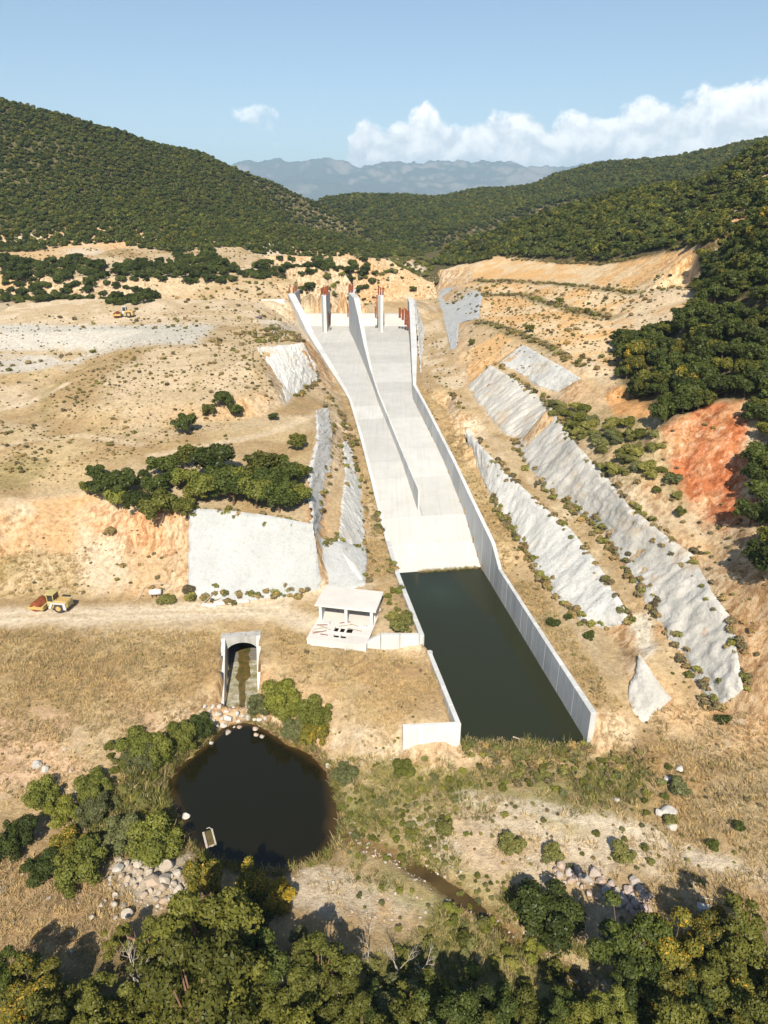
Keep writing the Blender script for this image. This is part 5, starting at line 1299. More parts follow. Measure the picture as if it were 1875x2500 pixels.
def lobes_for(seed, k, spread, zc, zr, r0, r1, top=True):
    r = random.Random(seed); L = [((0, 0, zc), r1, .85)]
    for i in range(k):
        a = 2 * math.pi * i / k + r.uniform(-.4, .4); q = spread * r.uniform(.55, 1.0)
        L.append(((q * math.cos(a), q * math.sin(a), zc + r.uniform(-zr, zr)), r.uniform(r0, r1), r.uniform(.75, .95)))
    return L
def wood_mesh(name, seed, lobes, mat, trunk_r, lean=.08):
    r = random.Random(seed); m = MB(); zc = lobes[0][0][2]
    fork = Vector((r.uniform(-lean, lean), r.uniform(-lean, lean), zc * .45))
    m.tube([(0, 0, -.25), (fork.x * .3, fork.y * .3, zc * .2), tuple(fork)], [trunk_r, trunk_r * .85, trunk_r * .7], 7)
    for l in lobes:
        c = Vector(l[0]); mid = (fork + c) / 2 + Vector((r.uniform(-.06, .06), r.uniform(-.06, .06), .02))
        m.tube([tuple(fork), tuple(mid), tuple(c + Vector((0, 0, l[1] * .3)))], [trunk_r * .5, trunk_r * .32, trunk_r * .1], 5)
    me = bpy.data.meshes.new(name); me.from_pydata([tuple(v) for v in m.v], [], m.f); me.update(); me.materials.append(MATS[mat]); return me
# kinds: (number of variants, lobes, leaves, leaf size, crown centre height) in units of crown radius
PROTO = {}
def proto(kind, var, mat):
    k = (kind, var, mat)
    if k in PROTO: return PROTO[k]
    sd_ = hash((kind, var)) % 1000 if False else sum(map(ord, kind)) * 3 + var * 31
    if kind == 'near_tree':
        rl = random.Random(sd_); L = [((0, 0, 1.2), .30, .8)]
        for i_ in range(26):
            a_ = rl.uniform(0, 6.28); z_ = rl.uniform(.55, 1.85); q_ = rl.uniform(.25, .86) * (1.0 - .45 * abs(z_ - 1.1))
            L.append(((q_ * math.cos(a_), q_ * math.sin(a_), z_), rl.uniform(.13, .27), rl.uniform(.6, .9)))
        n, lf, tr = 7000, .048, .05
    elif kind == 'near_bush':
        L = lobes_for(sd_, 9, .66, .5, .3, .24, .42) + lobes_for(sd_ + 3, 7, .8, .42, .3, .13, .24)[1:]; n, lf, tr = 4600, .058, .035
    elif kind == 'spiky':
        L = lobes_for(sd_, 12, .62, .85, .45, .16, .30); n, lf, tr = 4200, .055, .04
        L = [(c, r_, 1.7) for c, r_, _ in L]
    elif kind == 'mid_tree':
        L = lobes_for(sd_, 7, .62, .95, .34, .28, .46) + lobes_for(sd_ + 3, 6, .85, .85, .35, .16, .28)[1:]; n, lf, tr = 2000, .095, .06
    elif kind == 'mid_bush':
        L = lobes_for(sd_, 6, .6, .5, .22, .24, .46) + lobes_for(sd_ + 3, 4, .8, .4, .2, .14, .26)[1:]; n, lf, tr = 1200, .11, .04
    elif kind == 'far_tree':
        L = lobes_for(sd_, 4, .5, .8, .25, .42, .62); n, lf, tr = 230, .25, .06
    elif kind == 'scrub':
        L = lobes_for(sd_, 4, .5, .45, .15, .36, .55); n, lf, tr = 110, .30, .05
    zc = L[0][0][2]
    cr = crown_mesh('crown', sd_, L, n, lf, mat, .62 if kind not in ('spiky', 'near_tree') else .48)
    wd_ = wood_mesh('trunk', sd_, L, 'red_bark' if mat in ('leaf_olive',) and kind == 'near_tree' else 'bark', tr)
    PROTO[k] = (cr, wd_, zc); return PROTO[k]
NPL = [0]
prnd = random.Random(11)
def plant(kind, mat, xyz, R, name, label, cat, group=None, hz=None):
    """a tree or shrub: an Empty at its foot with a trunk and a crown"""
    cr, wd_, zc = proto(kind, prnd.randrange(3), mat)
    o = bpy.data.objects.new(name, None); C.objects.link(o); o.location = (xyz[0], xyz[1], xyz[2] - .05); o.rotation_euler = (prnd.uniform(-.06, .06), prnd.uniform(-.06, .06), prnd.uniform(0, 6.28))
    o.scale = (R * prnd.uniform(.9, 1.1), R * prnd.uniform(.9, 1.1), R * (hz or prnd.uniform(.85, 1.12)))
    tag(o, label, cat, group)
    for n, d in (('trunk', wd_), ('crown', cr)):
        c = bpy.data.objects.new(n, d); C.objects.link(c); c.parent = o
    NPL[0] += 1
    return o
ZC = {'near_tree': 1.25, 'near_bush': .55, 'spiky': .85, 'mid_tree': .95, 'mid_bush': .5, 'far_tree': .8, 'scrub': .45}
def plant_at(kind, mat, u, v, rp, name, label, cat, group=None, hz=None):
    """stand a plant so that its crown is where it is seen from the survey station; rp = seen radius"""
    h0 = hit(u, v)
    if h0 is None: return
    R = rp * math.dist((0, 0, CAM_H), h0) * .96 / 1475
    h1 = hit(u, v, ZC[kind] * R) or h0
    R = rp * math.dist((0, 0, CAM_H), h1) * .96 / 1475
    return plant(kind, mat, h1, R, name, label, cat, group, hz)

# ------------------------------------------------------------------ trees and shrubs of the foreground
near_trees = [  # u, v, r, kind, leaf, name, label
 (466, 2062, 88, 'near_tree', 'leaf_olive', 'strawberry_tree', 'broad olive green tree with red limbs at the bottom centre left'),
 (430, 2165, 92, 'near_tree', 'leaf_olive', 'strawberry_tree', 'low broad olive crown cut by the bottom edge, left of centre'),
 (692, 2085, 88, 'near_tree', 'leaf_olive', 'strawberry_tree', 'rounded green tree with pale bare limbs at the bottom centre'),
 (752, 2160, 62, 'near_tree', 'leaf_olive', 'strawberry_tree', 'yellowish tree at the bottom edge right of the pale limbs'),
 (612, 2160, 66, 'near_tree', 'leaf_olive', 'strawberry_tree', 'dense olive tree at the bottom edge between two broader crowns'),
 (648, 2022, 30, 'near_tree', 'leaf_grey', 'young_tree', 'slim grey green treetop rising before the dark shade'),
 (250, 2030, 42, 'near_tree', 'leaf_olive', 'strawberry_tree', 'small flat-topped olive tree standing alone left of the thicket'),
 (340, 2030, 46, 'near_tree', 'leaf_olive', 'strawberry_tree', 'grey olive tree behind the bare red branch'),
 (420, 1976, 54, 'near_tree', 'leaf_bright', 'young_tree', 'bright green tree directly below the boulder heap'),
 (505, 1956, 40, 'near_tree', 'leaf_dark', 'young_tree', 'dark green tree in the shade behind the yellow shrub'),
 (552, 1972, 38, 'near_tree', 'leaf_dark', 'young_tree', 'dark grey-green tree at the edge of the pebble flat'),
 (440, 1898, 46, 'spiky', 'leaf_autumn', 'poplar_shrub', 'tall spiky yellow green shrub at the lower pond edge'),
 (541, 1905, 40, 'spiky', 'leaf_autumn', 'poplar_shrub', 'green and gold spiky shrub right at the foot of the pond'),
 (592, 1922, 36, 'near_bush', 'leaf_yellow', 'autumn_shrub', 'golden yellow shrub at the pond foot'),
 (75, 2130, 50, 'near_tree', 'leaf_autumn', 'young_tree', 'yellow green tree with thin trunk in the bottom left corner'),
 (18, 2112, 44, 'near_tree', 'leaf_dark', 'young_tree', 'dark green tree cut by the left edge at the bottom'),
 (28, 2205, 22, 'near_bush', 'leaf_yellow', 'autumn_shrub', 'orange shrub in the bottom left corner'),
 (155, 2190, 45, 'near_bush', 'leaf_olive', 'shrub', 'olive shrub at the bottom edge near the left corner'),
 (240, 2200, 48, 'near_bush', 'leaf_bright', 'shrub', 'bright shrub at the bottom edge below the dark shade'),
 (320, 2190, 45, 'near_bush', 'leaf_olive', 'shrub', 'olive shrub beneath the white dead tree'),
 (530, 2200, 50, 'near_bush', 'leaf_dark', 'shrub', 'dark shrub under the broad crowns at the bottom edge'),
 (690, 2205, 45, 'near_bush', 'leaf_dark', 'shrub', 'dark shrub at the bottom edge below the pale limbs'),
 (802, 2155, 38, 'near_bush', 'leaf_dark', 'shrub', 'dark round shrub at the bottom centre'),
 (857, 2162, 44, 'near_bush', 'leaf_grey', 'shrub', 'grey green shrub at the bottom centre beside dead stems'),
 (927, 2145, 36, 'near_bush', 'leaf_bright', 'shrub', 'light green round shrub at the bottom right of centre'),
 (985, 2180, 40, 'near_bush', 'leaf_grey', 'shrub', 'dull grey shrub at the bottom edge before the brook thicket'),
 (900, 2200, 42, 'near_bush', 'leaf_olive', 'shrub', 'olive shrub at the bottom edge below the light round shrub'),
 (1078, 2172, 34, 'near_bush', 'leaf_dark', 'shrub', 'dark shrub at the bottom edge left of the brook'),
 (1140, 2190, 34, 'near_bush', 'leaf_olive', 'shrub', 'olive shrub at the bottom edge close to the brook'),
 (1182, 1963, 64, 'near_bush', 'leaf_dark', 'lone_shrub', 'big round dark green shrub beside the brook'),
 (1368, 2032, 66, 'near_tree', 'leaf_dark', 'oak_tree', 'dark oak at the near end of the pink boulder heap'),
 (1450, 2050, 66, 'near_tree', 'leaf_autumn', 'oak_tree', 'oak with yellowing leaves in the bottom right wood'),
 (1535, 2030, 66, 'near_tree', 'leaf_autumn', 'oak_tree', 'broad oak with orange tips below the broken bench'),
 (1625, 2030, 60, 'near_tree', 'leaf_olive', 'oak_tree', 'olive oak cut by the right edge near the bottom'),
 (1378, 2115, 66, 'near_tree', 'leaf_dark', 'oak_tree', 'dark green oak leaning to the brook at the bottom right'),
 (1458, 2128, 72, 'near_tree', 'leaf_autumn', 'oak_tree', 'spreading autumn oak in the middle of the bottom right wood'),
 (1560, 2120, 76, 'near_tree', 'leaf_olive', 'oak_tree', 'largest olive oak of the bottom right wood'),
 (1640, 2140, 62, 'near_tree', 'leaf_autumn', 'oak_tree', 'yellow flecked oak at the right edge near the bottom'),
 (1500, 2200, 66, 'near_tree', 'leaf_dark', 'oak_tree', 'dark oak crown on the bottom edge, right'),
 (1400, 2200, 50, 'near_bush', 'leaf_bright', 'shrub', 'leafy shrub on the bottom edge right of the brook'),
 (1600, 2205, 60, 'near_tree', 'leaf_autumn', 'oak_tree', 'autumn oak in the bottom right corner'),
 (1060, 2200, 60, 'near_tree', 'leaf_dark', 'oak_tree', 'dark tree crown at the bottom edge left of the brook'),
 (1230, 2200, 58, 'near_tree', 'leaf_dark', 'oak_tree', 'dark crown straddling the brook at the bottom edge'),
 (1310, 2185, 54, 'near_tree', 'leaf_bright', 'young_tree', 'bright crown at the bottom edge where the brook leaves'),
 (880, 2175, 56, 'near_tree', 'leaf_olive', 'young_tree', 'dull olive tree beside the bare stems at the bottom'),
 (955, 2200, 56, 'near_tree', 'leaf_dark', 'oak_tree', 'dark crown at the bottom edge right of centre'),
 (560, 2110, 66, 'near_tree', 'leaf_dark', 'oak_tree', 'dark oak between the two broad olive crowns'),
 (345, 2110, 58, 'near_tree', 'leaf_olive', 'strawberry_tree', 'olive crown directly behind the dead tree'),
 # pond banks
 (30, 1803, 38, 'near_bush', 'leaf_dark', 'lone_shrub', 'round dark shrub at the left edge level with the pond'),
 (95, 1713, 31, 'near_bush', 'leaf_bright', 'shrub', 'light green shrub left of the pond thicket'),
 (133, 1753, 27, 'near_bush', 'leaf_bright', 'shrub', 'small bright shrub just below the light green one'),
 (205, 1690, 34, 'near_bush', 'leaf_bright', 'shrub', 'upright bright shrub at the top of the left pond thicket'),
 (200, 1748, 34, 'near_bush', 'leaf_grey', 'shrub', 'grey green shrub in the left pond thicket'),
 (90, 1872, 32, 'near_bush', 'leaf_dark', 'shrub', 'low dark green shrub left of the boulder heap'),
 (165, 1868, 46, 'near_bush', 'leaf_bright', 'shrub', 'bushy green shrub beside the boulder heap'),
 (150, 1820, 34, 'near_bush', 'leaf_autumn', 'shrub', 'yellowish shrub above the bushy one left of the pond'),
 (336, 1808, 50, 'near_bush', 'leaf_bright', 'shrub', 'big leafy shrub overhanging the lower left pond edge'),
 (262, 1800, 40, 'near_bush', 'leaf_grey', 'shrub', 'grey green shrub filling the left pond bank'),
 (296, 1600, 34, 'near_bush', 'leaf_bright', 'shrub', 'green bush at the upper end of the left bank hedge'),
 (331, 1624, 38, 'near_bush', 'leaf_bright', 'shrub', 'larger green bush in the middle of the left bank hedge'),
 (391, 1590, 34, 'near_bush', 'leaf_bright', 'shrub', 'fresh green bush on the left bank below the outlet'),
 (436, 1568, 30, 'near_bush', 'leaf_dark', 'shrub', 'dark bush next to the white boulders at the outlet'),
 (300, 1640, 30, 'near_bush', 'leaf_grey', 'shrub', 'pale bush at the foot of the left bank hedge'),
 (612, 1492, 40, 'near_bush', 'leaf_bright', 'shrub', 'tallest bright bush right of the tunnel outlet'),
 (562, 1520, 28, 'near_bush', 'leaf_grey', 'shrub', 'grey green bush hanging over the outlet apron'),
 (622, 1526, 34, 'near_bush', 'leaf_bright', 'shrub', 'bright bush in the middle of the clump by the outlet'),
 (680, 1537, 38, 'near_bush', 'leaf_bright', 'shrub', 'rounded bright bush farthest from the outlet apron'),
 (676, 1573, 32, 'near_bush', 'leaf_autumn', 'shrub', 'yellow green bush at the pond side of the clump'),
 (634, 1572, 28, 'near_bush', 'leaf_grey', 'shrub', 'silvery bush at the water below the bright clump'),
 (742, 1668, 24, 'near_bush', 'leaf_grey', 'shrub', 'small grey green bush on the right pond bank'),
 (875, 1655, 22, 'near_bush', 'leaf_bright', 'shrub', 'yellow green tuft in front of the wing wall'),
 (1470, 1700, 20, 'mid_bush', 'leaf_grey', 'shrub', 'small grey shrub near the white rubble'),
 (1195, 1838, 22, 'mid_bush', 'leaf_broom', 'shrub', 'yellow green shrub at the head of the pink boulder heap'),
 (1348, 1840, 22, 'mid_bush', 'leaf_broom', 'shrub', 'lone yellow green shrub above the boulder heap'),
 (960, 1785, 20, 'mid_bush', 'leaf_broom', 'shrub', 'low shrub on the white gravel'),
 (1105, 1822, 24, 'mid_bush', 'leaf_broom', 'shrub', 'spreading low shrub in the middle of the pale flat'),
 (1450, 1770, 14, 'mid_bush', 'leaf_broom', 'shrub', 'small bright shrub beside the white rubble'),
 (1563, 1552, 13, 'mid_bush', 'leaf_dark', 'shrub', 'dark small shrub at the low end of the long rock face'),
 (1195, 1343, 15, 'mid_bush', 'leaf_dark', 'shrub', 'larger dark shrub beside the basin wall'),
 (1226, 1332, 9, 'mid_bush', 'leaf_dark', 'shrub', 'tiny dark shrub near the larger one beside the basin wall'),
 (1273, 1373, 12, 'mid_bush', 'leaf_dark', 'shrub', 'dark shrub below the lower sprayed face'),
 (1345, 1316, 13, 'mid_bush', 'leaf_broom', 'shrub', 'olive shrub at the tip of the lower sprayed face'),
 (1540, 1823, 13, 'mid_bush', 'leaf_dark', 'shrub', 'dark shrub in dry grass right of the track'),
 (1597, 1783, 11, 'mid_bush', 'leaf_dark', 'shrub', 'dark shrub higher in the dry grass by the right edge'),
 (870, 1345, 26, 'mid_bush', 'leaf_broom', 'shrub', 'yellow green shrub in the corner behind the basin wall'),
 (848, 1330, 18, 'mid_bush', 'leaf_broom', 'shrub', 'smaller shrub left in the corner behind the basin wall'),
 (360, 1292, 18, 'mid_bush', 'leaf_broom', 'shrub', 'green shrub below the white tank'),
 (408, 1270, 16, 'mid_bush', 'scrub_brown', 'shrub', 'brownish shrub between the white tank and the sprayed face'),
 (467, 1262, 9, 'mid_bush', 'leaf_broom', 'shrub', 'small shrub at the corner of the broad sprayed face'),
 (237, 1147, 14, 'mid_bush', 'scrub_brown', 'shrub', 'dark shrub alone on the orange rock face'),
]
for u, v, rp, kind, mat, nm, lab in near_trees:
    plant_at(kind, mat, u, v, rp * (1.12 * prnd.choice((.82, .95, 1.0, 1.18)) if kind == 'near_tree' else 1.22), nm, lab, 'tree' if kind == 'near_tree' else 'shrub')
# trees of the bench and the mound
bench = [(351, 995, 29), (401, 980, 23), (459, 985, 38), (441, 1035, 36), (501, 1050, 33), (561, 1000, 38), (597, 997, 30), (551, 1050, 38), (617, 1022, 30), (642, 1012, 23), (602, 1066, 33), (642, 1060, 26),
         (231, 1035, 31), (190, 1047, 17), (271, 1040, 26), (251, 1071, 23), (296, 1071, 26), (346, 1083, 35), (331, 1045, 23), (396, 1022, 26), (371, 1022, 22), (401, 1092, 21), (206, 1015, 17), (520, 1020, 30), (470, 1030, 30), (420, 1060, 22), (575, 1035, 30)]
for i, (u, v, rp) in enumerate(bench):
    plant_at('mid_tree', ['leaf_dark', 'leaf_bright', 'leaf_dark', 'leaf_olive'][(i * 7) % 4], u, v, rp * 1.36, 'evergreen_oak', ['dark', 'bright green', 'deep green', 'olive green'][(i * 7) % 4] + (' oak in the left lobe of the grove above the sprayed face' if u < 400 else ' oak in the right lobe of the grove above the sprayed face'), 'tree', 'grove above the broad sprayed face')
for u, v, rp, mat, lab in ((401, 910, 29, 'leaf_dark', 'solitary dark oak on the lower slope of the dotted mound'), (481, 857, 26, 'leaf_dark', 'upper dark oak of the trio on the mound'), (507, 884, 20, 'leaf_dark', 'round dark oak at the right of the trio on the mound'),
                           (449, 882, 18, 'leaf_olive', 'olive tree at the left of the trio on the mound'), (590, 897, 12, 'leaf_dark', 'slim tree at the foot of the streaked cut face'), (640, 950, 24, 'leaf_olive', 'yellow green tree above the narrow sprayed face'),
                           (666, 1012, 14, 'leaf_dark', 'small dark tree at the lip of the narrow sprayed face'), (311, 1022, 15, 'leaf_dark', 'little dark tree at the upper edge of the grove')):
    plant_at('mid_tree', mat, u, v, rp, 'evergreen_oak', lab, 'tree')
for i, (u, v, rp) in enumerate(((1020, 735, 10), (893, 622, 9), (1145, 705, 12), (1470, 1105, 14), (1210, 648, 10), (1268, 668, 8))):
    plant_at('mid_tree', 'leaf_olive', u, v, rp, 'young_tree', ['slim tree on the second right bench', 'thin pointed tree behind the right gate wall', 'bushy young tree on the third right bench', 'young tree below the red soil', 'small tree on the upper right bench', 'smaller tree at the end of the upper right bench'][i], 'tree')

# ------------------------------------------------------------------ scattering
def scatter(poly, spacing, seed, jitter=.9, world_poly=False, density=1.0):
    pw = poly if world_poly else plan(poly)
    xs = [p[0] for p in pw]; ys = [p[1] for p in pw]; r = np.random.default_rng(seed)
    x, y = np.meshgrid(np.arange(min(xs), max(xs), spacing), np.arange(min(ys), max(ys), spacing))
    x = (x + r.uniform(-.5, .5, x.shape) * spacing * jitter).ravel(); y = (y + r.uniform(-.5, .5, y.shape) * spacing * jitter).ravel()
    m = in_poly(x, y, pw) & (r.uniform(size=x.shape) < density)
    return x[m], y[m]
def seen(x, y, up=3.0, n=60):
    """can the survey station see these spots (raised a little)?"""
    z = H(x, y) + up; ok = np.ones(len(x), bool)
    for t in np.linspace(.25, .985, n):
        ok &= (H(x * t, y * t) < CAM_H + (z - CAM_H) * t + 1.0)
    return ok
def inframe(x, y, mg=.06):
    z = H(x, y) - CAM_H; d = y * CP - z * SP; yy = -(y * SP + z * CP) / d; xx = x / d
    return (np.abs(xx) < 829.5 / 1475 + mg) & (np.abs(yy) < 1106 / 1475 + mg)

def bare_ground(x, y):
    """true where a wall, basin or road leaves no room to grow"""
    return in_poly(x, y, CH_POLY) | in_poly(x, y, POND) | ((sh_local(x, y)[0] > 0) & (sh_local(x, y)[0] < 12) & (sh_local(x, y)[1] > -6.6) & (sh_local(x, y)[1] < 7.3)) \
        | ((np.abs(out_local(x, y)[1]) < 3.8) & (out_local(x, y)[0] > -2) & (out_local(x, y)[0] < 13))

# the wood on the right slope: the ones that show largest are trees of their own
WOOD = [[(1330, 742), (1375, 738), (1445, 717), (1538, 655), (1600, 640), (1700, 640), (1700, 880), (1640, 870), (1600, 862), (1540, 868), (1480, 900), (1440, 915), (1415, 880), (1350, 828)],
        [(1595, 870), (1720, 840), (1720, 1130), (1660, 1130), (1615, 1060), (1612, 940)],
        [(1585, 1150), (1660, 1130), (1720, 1130), (1720, 1260), (1650, 1260), (1600, 1210)],
        [(1490, 615), (1540, 655), (1700, 640), (1700, 480), (1560, 540), (1520, 548)]]
wx, wy, wq = [], [], []
for i, q in enumerate(WOOD):
    a, b = scatter(q, 3.6, 40 + i); wx.append(a); wy.append(b); wq.append(np.full(len(a), i))
wx = np.concatenate(wx); wy = np.concatenate(wy); wq = np.concatenate(wq); k = inframe(wx, wy, .03) & seen(wx, wy, 4); wx, wy, wq = wx[k], wy[k], wq[k]
order = np.argsort(wx ** 2 + wy ** 2); wood_i = order[:215]; wood_rest = order[215:]
for j in wood_i:
    x, y = float(wx[j]), float(wy[j]); r_ = prnd.random()
    mt = 'leaf_dark' if r_ < .55 else ('leaf_maquis' if r_ < .8 else ('leaf_olive' if r_ < .95 else 'leaf_autumn'))
    where = ('in the wood above the red soil', 'at the right edge beside the red soil', 'in the clump below the red soil at the right edge', 'in the wood beside the upper ochre benches')[int(wq[j])]
    plant('mid_tree', mt, (x, y, float(H(x, y))), prnd.uniform(2.5, 4.1), 'evergreen_oak', {'leaf_dark': 'dark green oak ', 'leaf_maquis': 'dull green oak ', 'leaf_olive': 'olive green oak ', 'leaf_autumn': 'yellowing oak '}[mt] + where, 'tree', 'oaks ' + where)
# groves behind the crest
GROVE = [[(0, 562), (60, 568), (110, 572), (170, 556), (215, 575), (238, 600), (236, 640), (160, 652), (0, 655)], [(240, 590), (262, 570), (330, 575), (380, 560), (460, 548), (500, 575), (530, 590), (600, 560), (700, 565), (830, 565), (830, 590), (700, 598), (560, 605), (470, 612), (400, 618), (250, 612)],
         [(230, 625), (340, 620), (352, 640), (320, 662), (230, 660)]]
gxx, gyy, gq = [], [], []
for i, q in enumerate(GROVE):
    a, b = scatter(q, 4.3, 70 + i, density=.85); gxx.append(a); gyy.append(b); gq.append(np.full(len(a), i))
gxx = np.concatenate(gxx); gyy = np.concatenate(gyy); gq = np.concatenate(gq); k = inframe(gxx, gyy) & seen(gxx, gyy, 4)
gxx, gyy, gq = gxx[k], gyy[k], gq[k]; sel = np.random.default_rng(2).permutation(len(gxx)); grove_i, grove_rest = sel[:80], sel[80:]
for j in grove_i:
    x, y = float(gxx[j]), float(gyy[j])
    plant('mid_tree', 'leaf_dark', (x, y, float(H(x, y))), prnd.uniform(2.4, 4.2), 'evergreen_oak', ('dark oak in the grove at the left edge behind the dam crest', 'dark oak in the long strip of trees under the left hill', 'dark oak in the low clump nearest the crest road')[int(gq[j])], 'tree', ('grove at the left edge', 'strip of trees under the left hill', 'low clump at the crest road')[int(gq[j])])

# ------------------------------------------------------------------ masses: woods, scrub, grass (geometry-node scatter of real meshes)
def proto_obj(mesh):
    return bpy.data.objects.new('sprig', mesh)
def mass(name, x, y, scl, protos, label, z=None, tilt=.08, zscale=(.85, 1.15), sink=.05):
    n = len(x); r = np.random.default_rng(len(name) * 7 + n)
    z = H(x, y) if z is None else z
    me = bpy.data.meshes.new(name); me.vertices.add(n); me.vertices.foreach_set('co', np.stack([x, y, z - sink * scl], -1).astype(np.float32).ravel())
    a = me.attributes.new('scl', 'FLOAT_VECTOR', 'POINT'); a.data.foreach_set('vector', np.stack([scl, scl, scl * r.uniform(*zscale, n)], -1).astype(np.float32).ravel())
    a = me.attributes.new('rot', 'FLOAT_VECTOR', 'POINT'); a.data.foreach_set('vector', np.stack([r.normal(0, tilt, n), r.normal(0, tilt, n), r.uniform(0, 6.28, n)], -1).astype(np.float32).ravel())
    a = me.attributes.new('pick', 'INT', 'POINT'); a.data.foreach_set('value', r.integers(0, len(protos), n).astype(np.int32))
    o = link(bpy.data.objects.new(name, me)); tag(o, label, kind='stuff')
    ng = bpy.data.node_groups.new(name, 'GeometryNodeTree')
    ng.interface.new_socket('Geometry', in_out='INPUT', socket_type='NodeSocketGeometry'); ng.interface.new_socket('Geometry', in_out='OUTPUT', socket_type='NodeSocketGeometry')
    N_, L_ = ng.nodes, ng.links
    gi, go = N_.new('NodeGroupInput'), N_.new('NodeGroupOutput'); iop = N_.new('GeometryNodeInstanceOnPoints')
    jn = N_.new('GeometryNodeJoinGeometry')
    for p in reversed(protos):
        oi = N_.new('GeometryNodeObjectInfo'); oi.inputs['Object'].default_value = p; oi.inputs['As Instance'].default_value = True
        L_.new(oi.outputs['Geometry'], jn.inputs[0])
    L_.new(gi.outputs[0], iop.inputs['Points']); L_.new(jn.outputs[0], iop.inputs['Instance']); iop.inputs['Pick Instance'].default_value = True
    for key, sock, dt in (('scl', 'Scale', 'FLOAT_VECTOR'), ('rot', 'Rotation', 'FLOAT_VECTOR'), ('pick', 'Instance Index', 'INT')):
        na = N_.new('GeometryNodeInputNamedAttribute'); na.data_type = dt; na.inputs['Name'].default_value = key
        L_.new(na.outputs['Attribute'], iop.inputs[sock])
    L_.new(iop.outputs[0], go.inputs[0])
    md = o.modifiers.new('scatter', 'NODES'); md.node_group = ng
    return o
far_protos = [proto_obj(proto('far_tree', v, m)[0]) for v in range(3) for m in ('leaf_maquis', 'leaf_dark', 'leaf_olive')]
mq_protos = [proto_obj(proto('far_tree', v, m)[0]) for v in range(3) for m in ('leaf_maquis', 'leaf_maquis', 'leaf_olive')]
r8 = np.random.default_rng(88)
hx, hy, hs = [], [], []
WB = plan([(935, 572), (1017, 570), (1105, 556), (1230, 563), (1303, 566), (1378, 550), (1479, 535), (1518, 545), (1500, 600), (1545, 652), (1700, 640)]) + [(190, 200), (330, 240), (380, 420)] \
     + [(p[0] * 1.14, p[1] * 1.14) for p in (Q(u, v, y) for u, v, y in ((1760, 272, 330), (1659, 308, 345), (1579, 362, 370), (1504, 397, 390), (1328, 417, 450), (1258, 432, 480), (1093, 498, 520), (992, 537, 510)))]
LB = plan([(-100, 546), (60, 545), (130, 534), (260, 536), (400, 546), (600, 551), (760, 554), (850, 553)]); LB = [(p[0], p[1]) for p in LB]
LBx = [p[0] for p in sorted(LB)]; LBy = [p[1] for p in sorted(LB)]
for (x0, x1, y0, y1, sp, sc0, sc1) in ((-420, 60, 400, 640, 2.7, 1.1, 2.6), (-500, 150, 640, 900, 3.3, 1.4, 3.0), (-250, 900, 640, 1500, 5.0, 2.2, 4.2), (20, 380, 150, 640, 3.1, 1.4, 3.1)):
    x, y = np.meshgrid(np.arange(x0, x1, sp), np.arange(y0, y1, sp)); x = (x + r8.uniform(-.5, .5, x.shape) * sp).ravel(); y = (y + r8.uniform(-.5, .5, y.shape) * sp).ravel()
    m = inframe(x, y) & (r8.uniform(size=x.shape) < .95); x, y = x[m], y[m]
    m = seen(x, y, 5) & (fbm(x, y, 45, 3, 12) < .86)
    if x0 == 20: m &= in_poly(x, y, WB)
    else:
        m &= (y > np.interp(x, LBx, LBy) + 1)
        if x1 == 60: m &= ~((x > -40) & (y < 505))
        if x0 == -250: m &= ((y > 900) | (x > 0)) & ~in_poly(x, y, WB)
    hx.append(x[m]); hy.append(y[m]); hs.append(r8.uniform(sc0, sc1, int(m.sum())))
hx, hy, hs = map(np.concatenate, (hx, hy, hs))
mass('forest', hx, hy, hs, mq_protos, 'evergreen scrub forest covering the hills', zscale=(.7, 1.05))
mass('undergrowth', np.r_[wx[wood_rest], gxx[grove_rest]], np.r_[wy[wood_rest], gyy[grove_rest]], r8.uniform(2.0, 3.6, len(wood_rest) + len(grove_rest)), [proto_obj(proto('mid_bush', v, m)[0]) for v in range(2) for m in ('leaf_dark', 'leaf_maquis')], 'trees filling the woods behind those at their edges')

ox, oy = scatter([(66, 56), (80, 100), (92, 140), (104, 200), (150, 300), (165, 260), (165, 30), (62, 30)], 4.4, 611, world_poly=True); px_, py_ = scatter([(-55, 45), (62, 45), (62, 22), (-55, 22)], 3.4, 612, world_poly=True)
k = ~inframe(ox, oy, .01); k2 = ~inframe(px_, py_, .01); ox, oy = np.r_[ox[k], px_[k2]], np.r_[oy[k], py_[k2]]
mass('wood_undergrowth', ox, oy, r8.uniform(1.8, 3.8, len(ox)), [proto_obj(proto('mid_bush', v, m)[0]) for v in range(2) for m in ('leaf_dark', 'leaf_olive')], 'the woods going on beside and below the view')
tx_ = np.array([-33., -27, -21, -15, -8, 2, 12, 20, 28, 36]); ty_ = np.array([40., 42, 39, 42, 40, 41, 39, 42, 40, 41])
mass('tall_undergrowth', tx_, ty_, r8.uniform(3.6, 5.0, len(tx_)), [proto_obj(proto('near_tree', v, 'leaf_olive')[0]) for v in range(2)], 'tall crowns just below the view')
scrub_p = [proto_obj(proto('scrub', v, 'scrub_brown')[0]) for v in range(3)] + [proto_obj(proto('scrub', v, 'leaf_broom')[0]) for v in range(2)] + [proto_obj(proto('scrub', 0, 'orange_scrub')[0])]
green_p = [proto_obj(proto('scrub', v, m)[0]) for v in range(3) for m in ('leaf_broom', 'leaf_grey')]
sxx, syy, sss = [], [], []
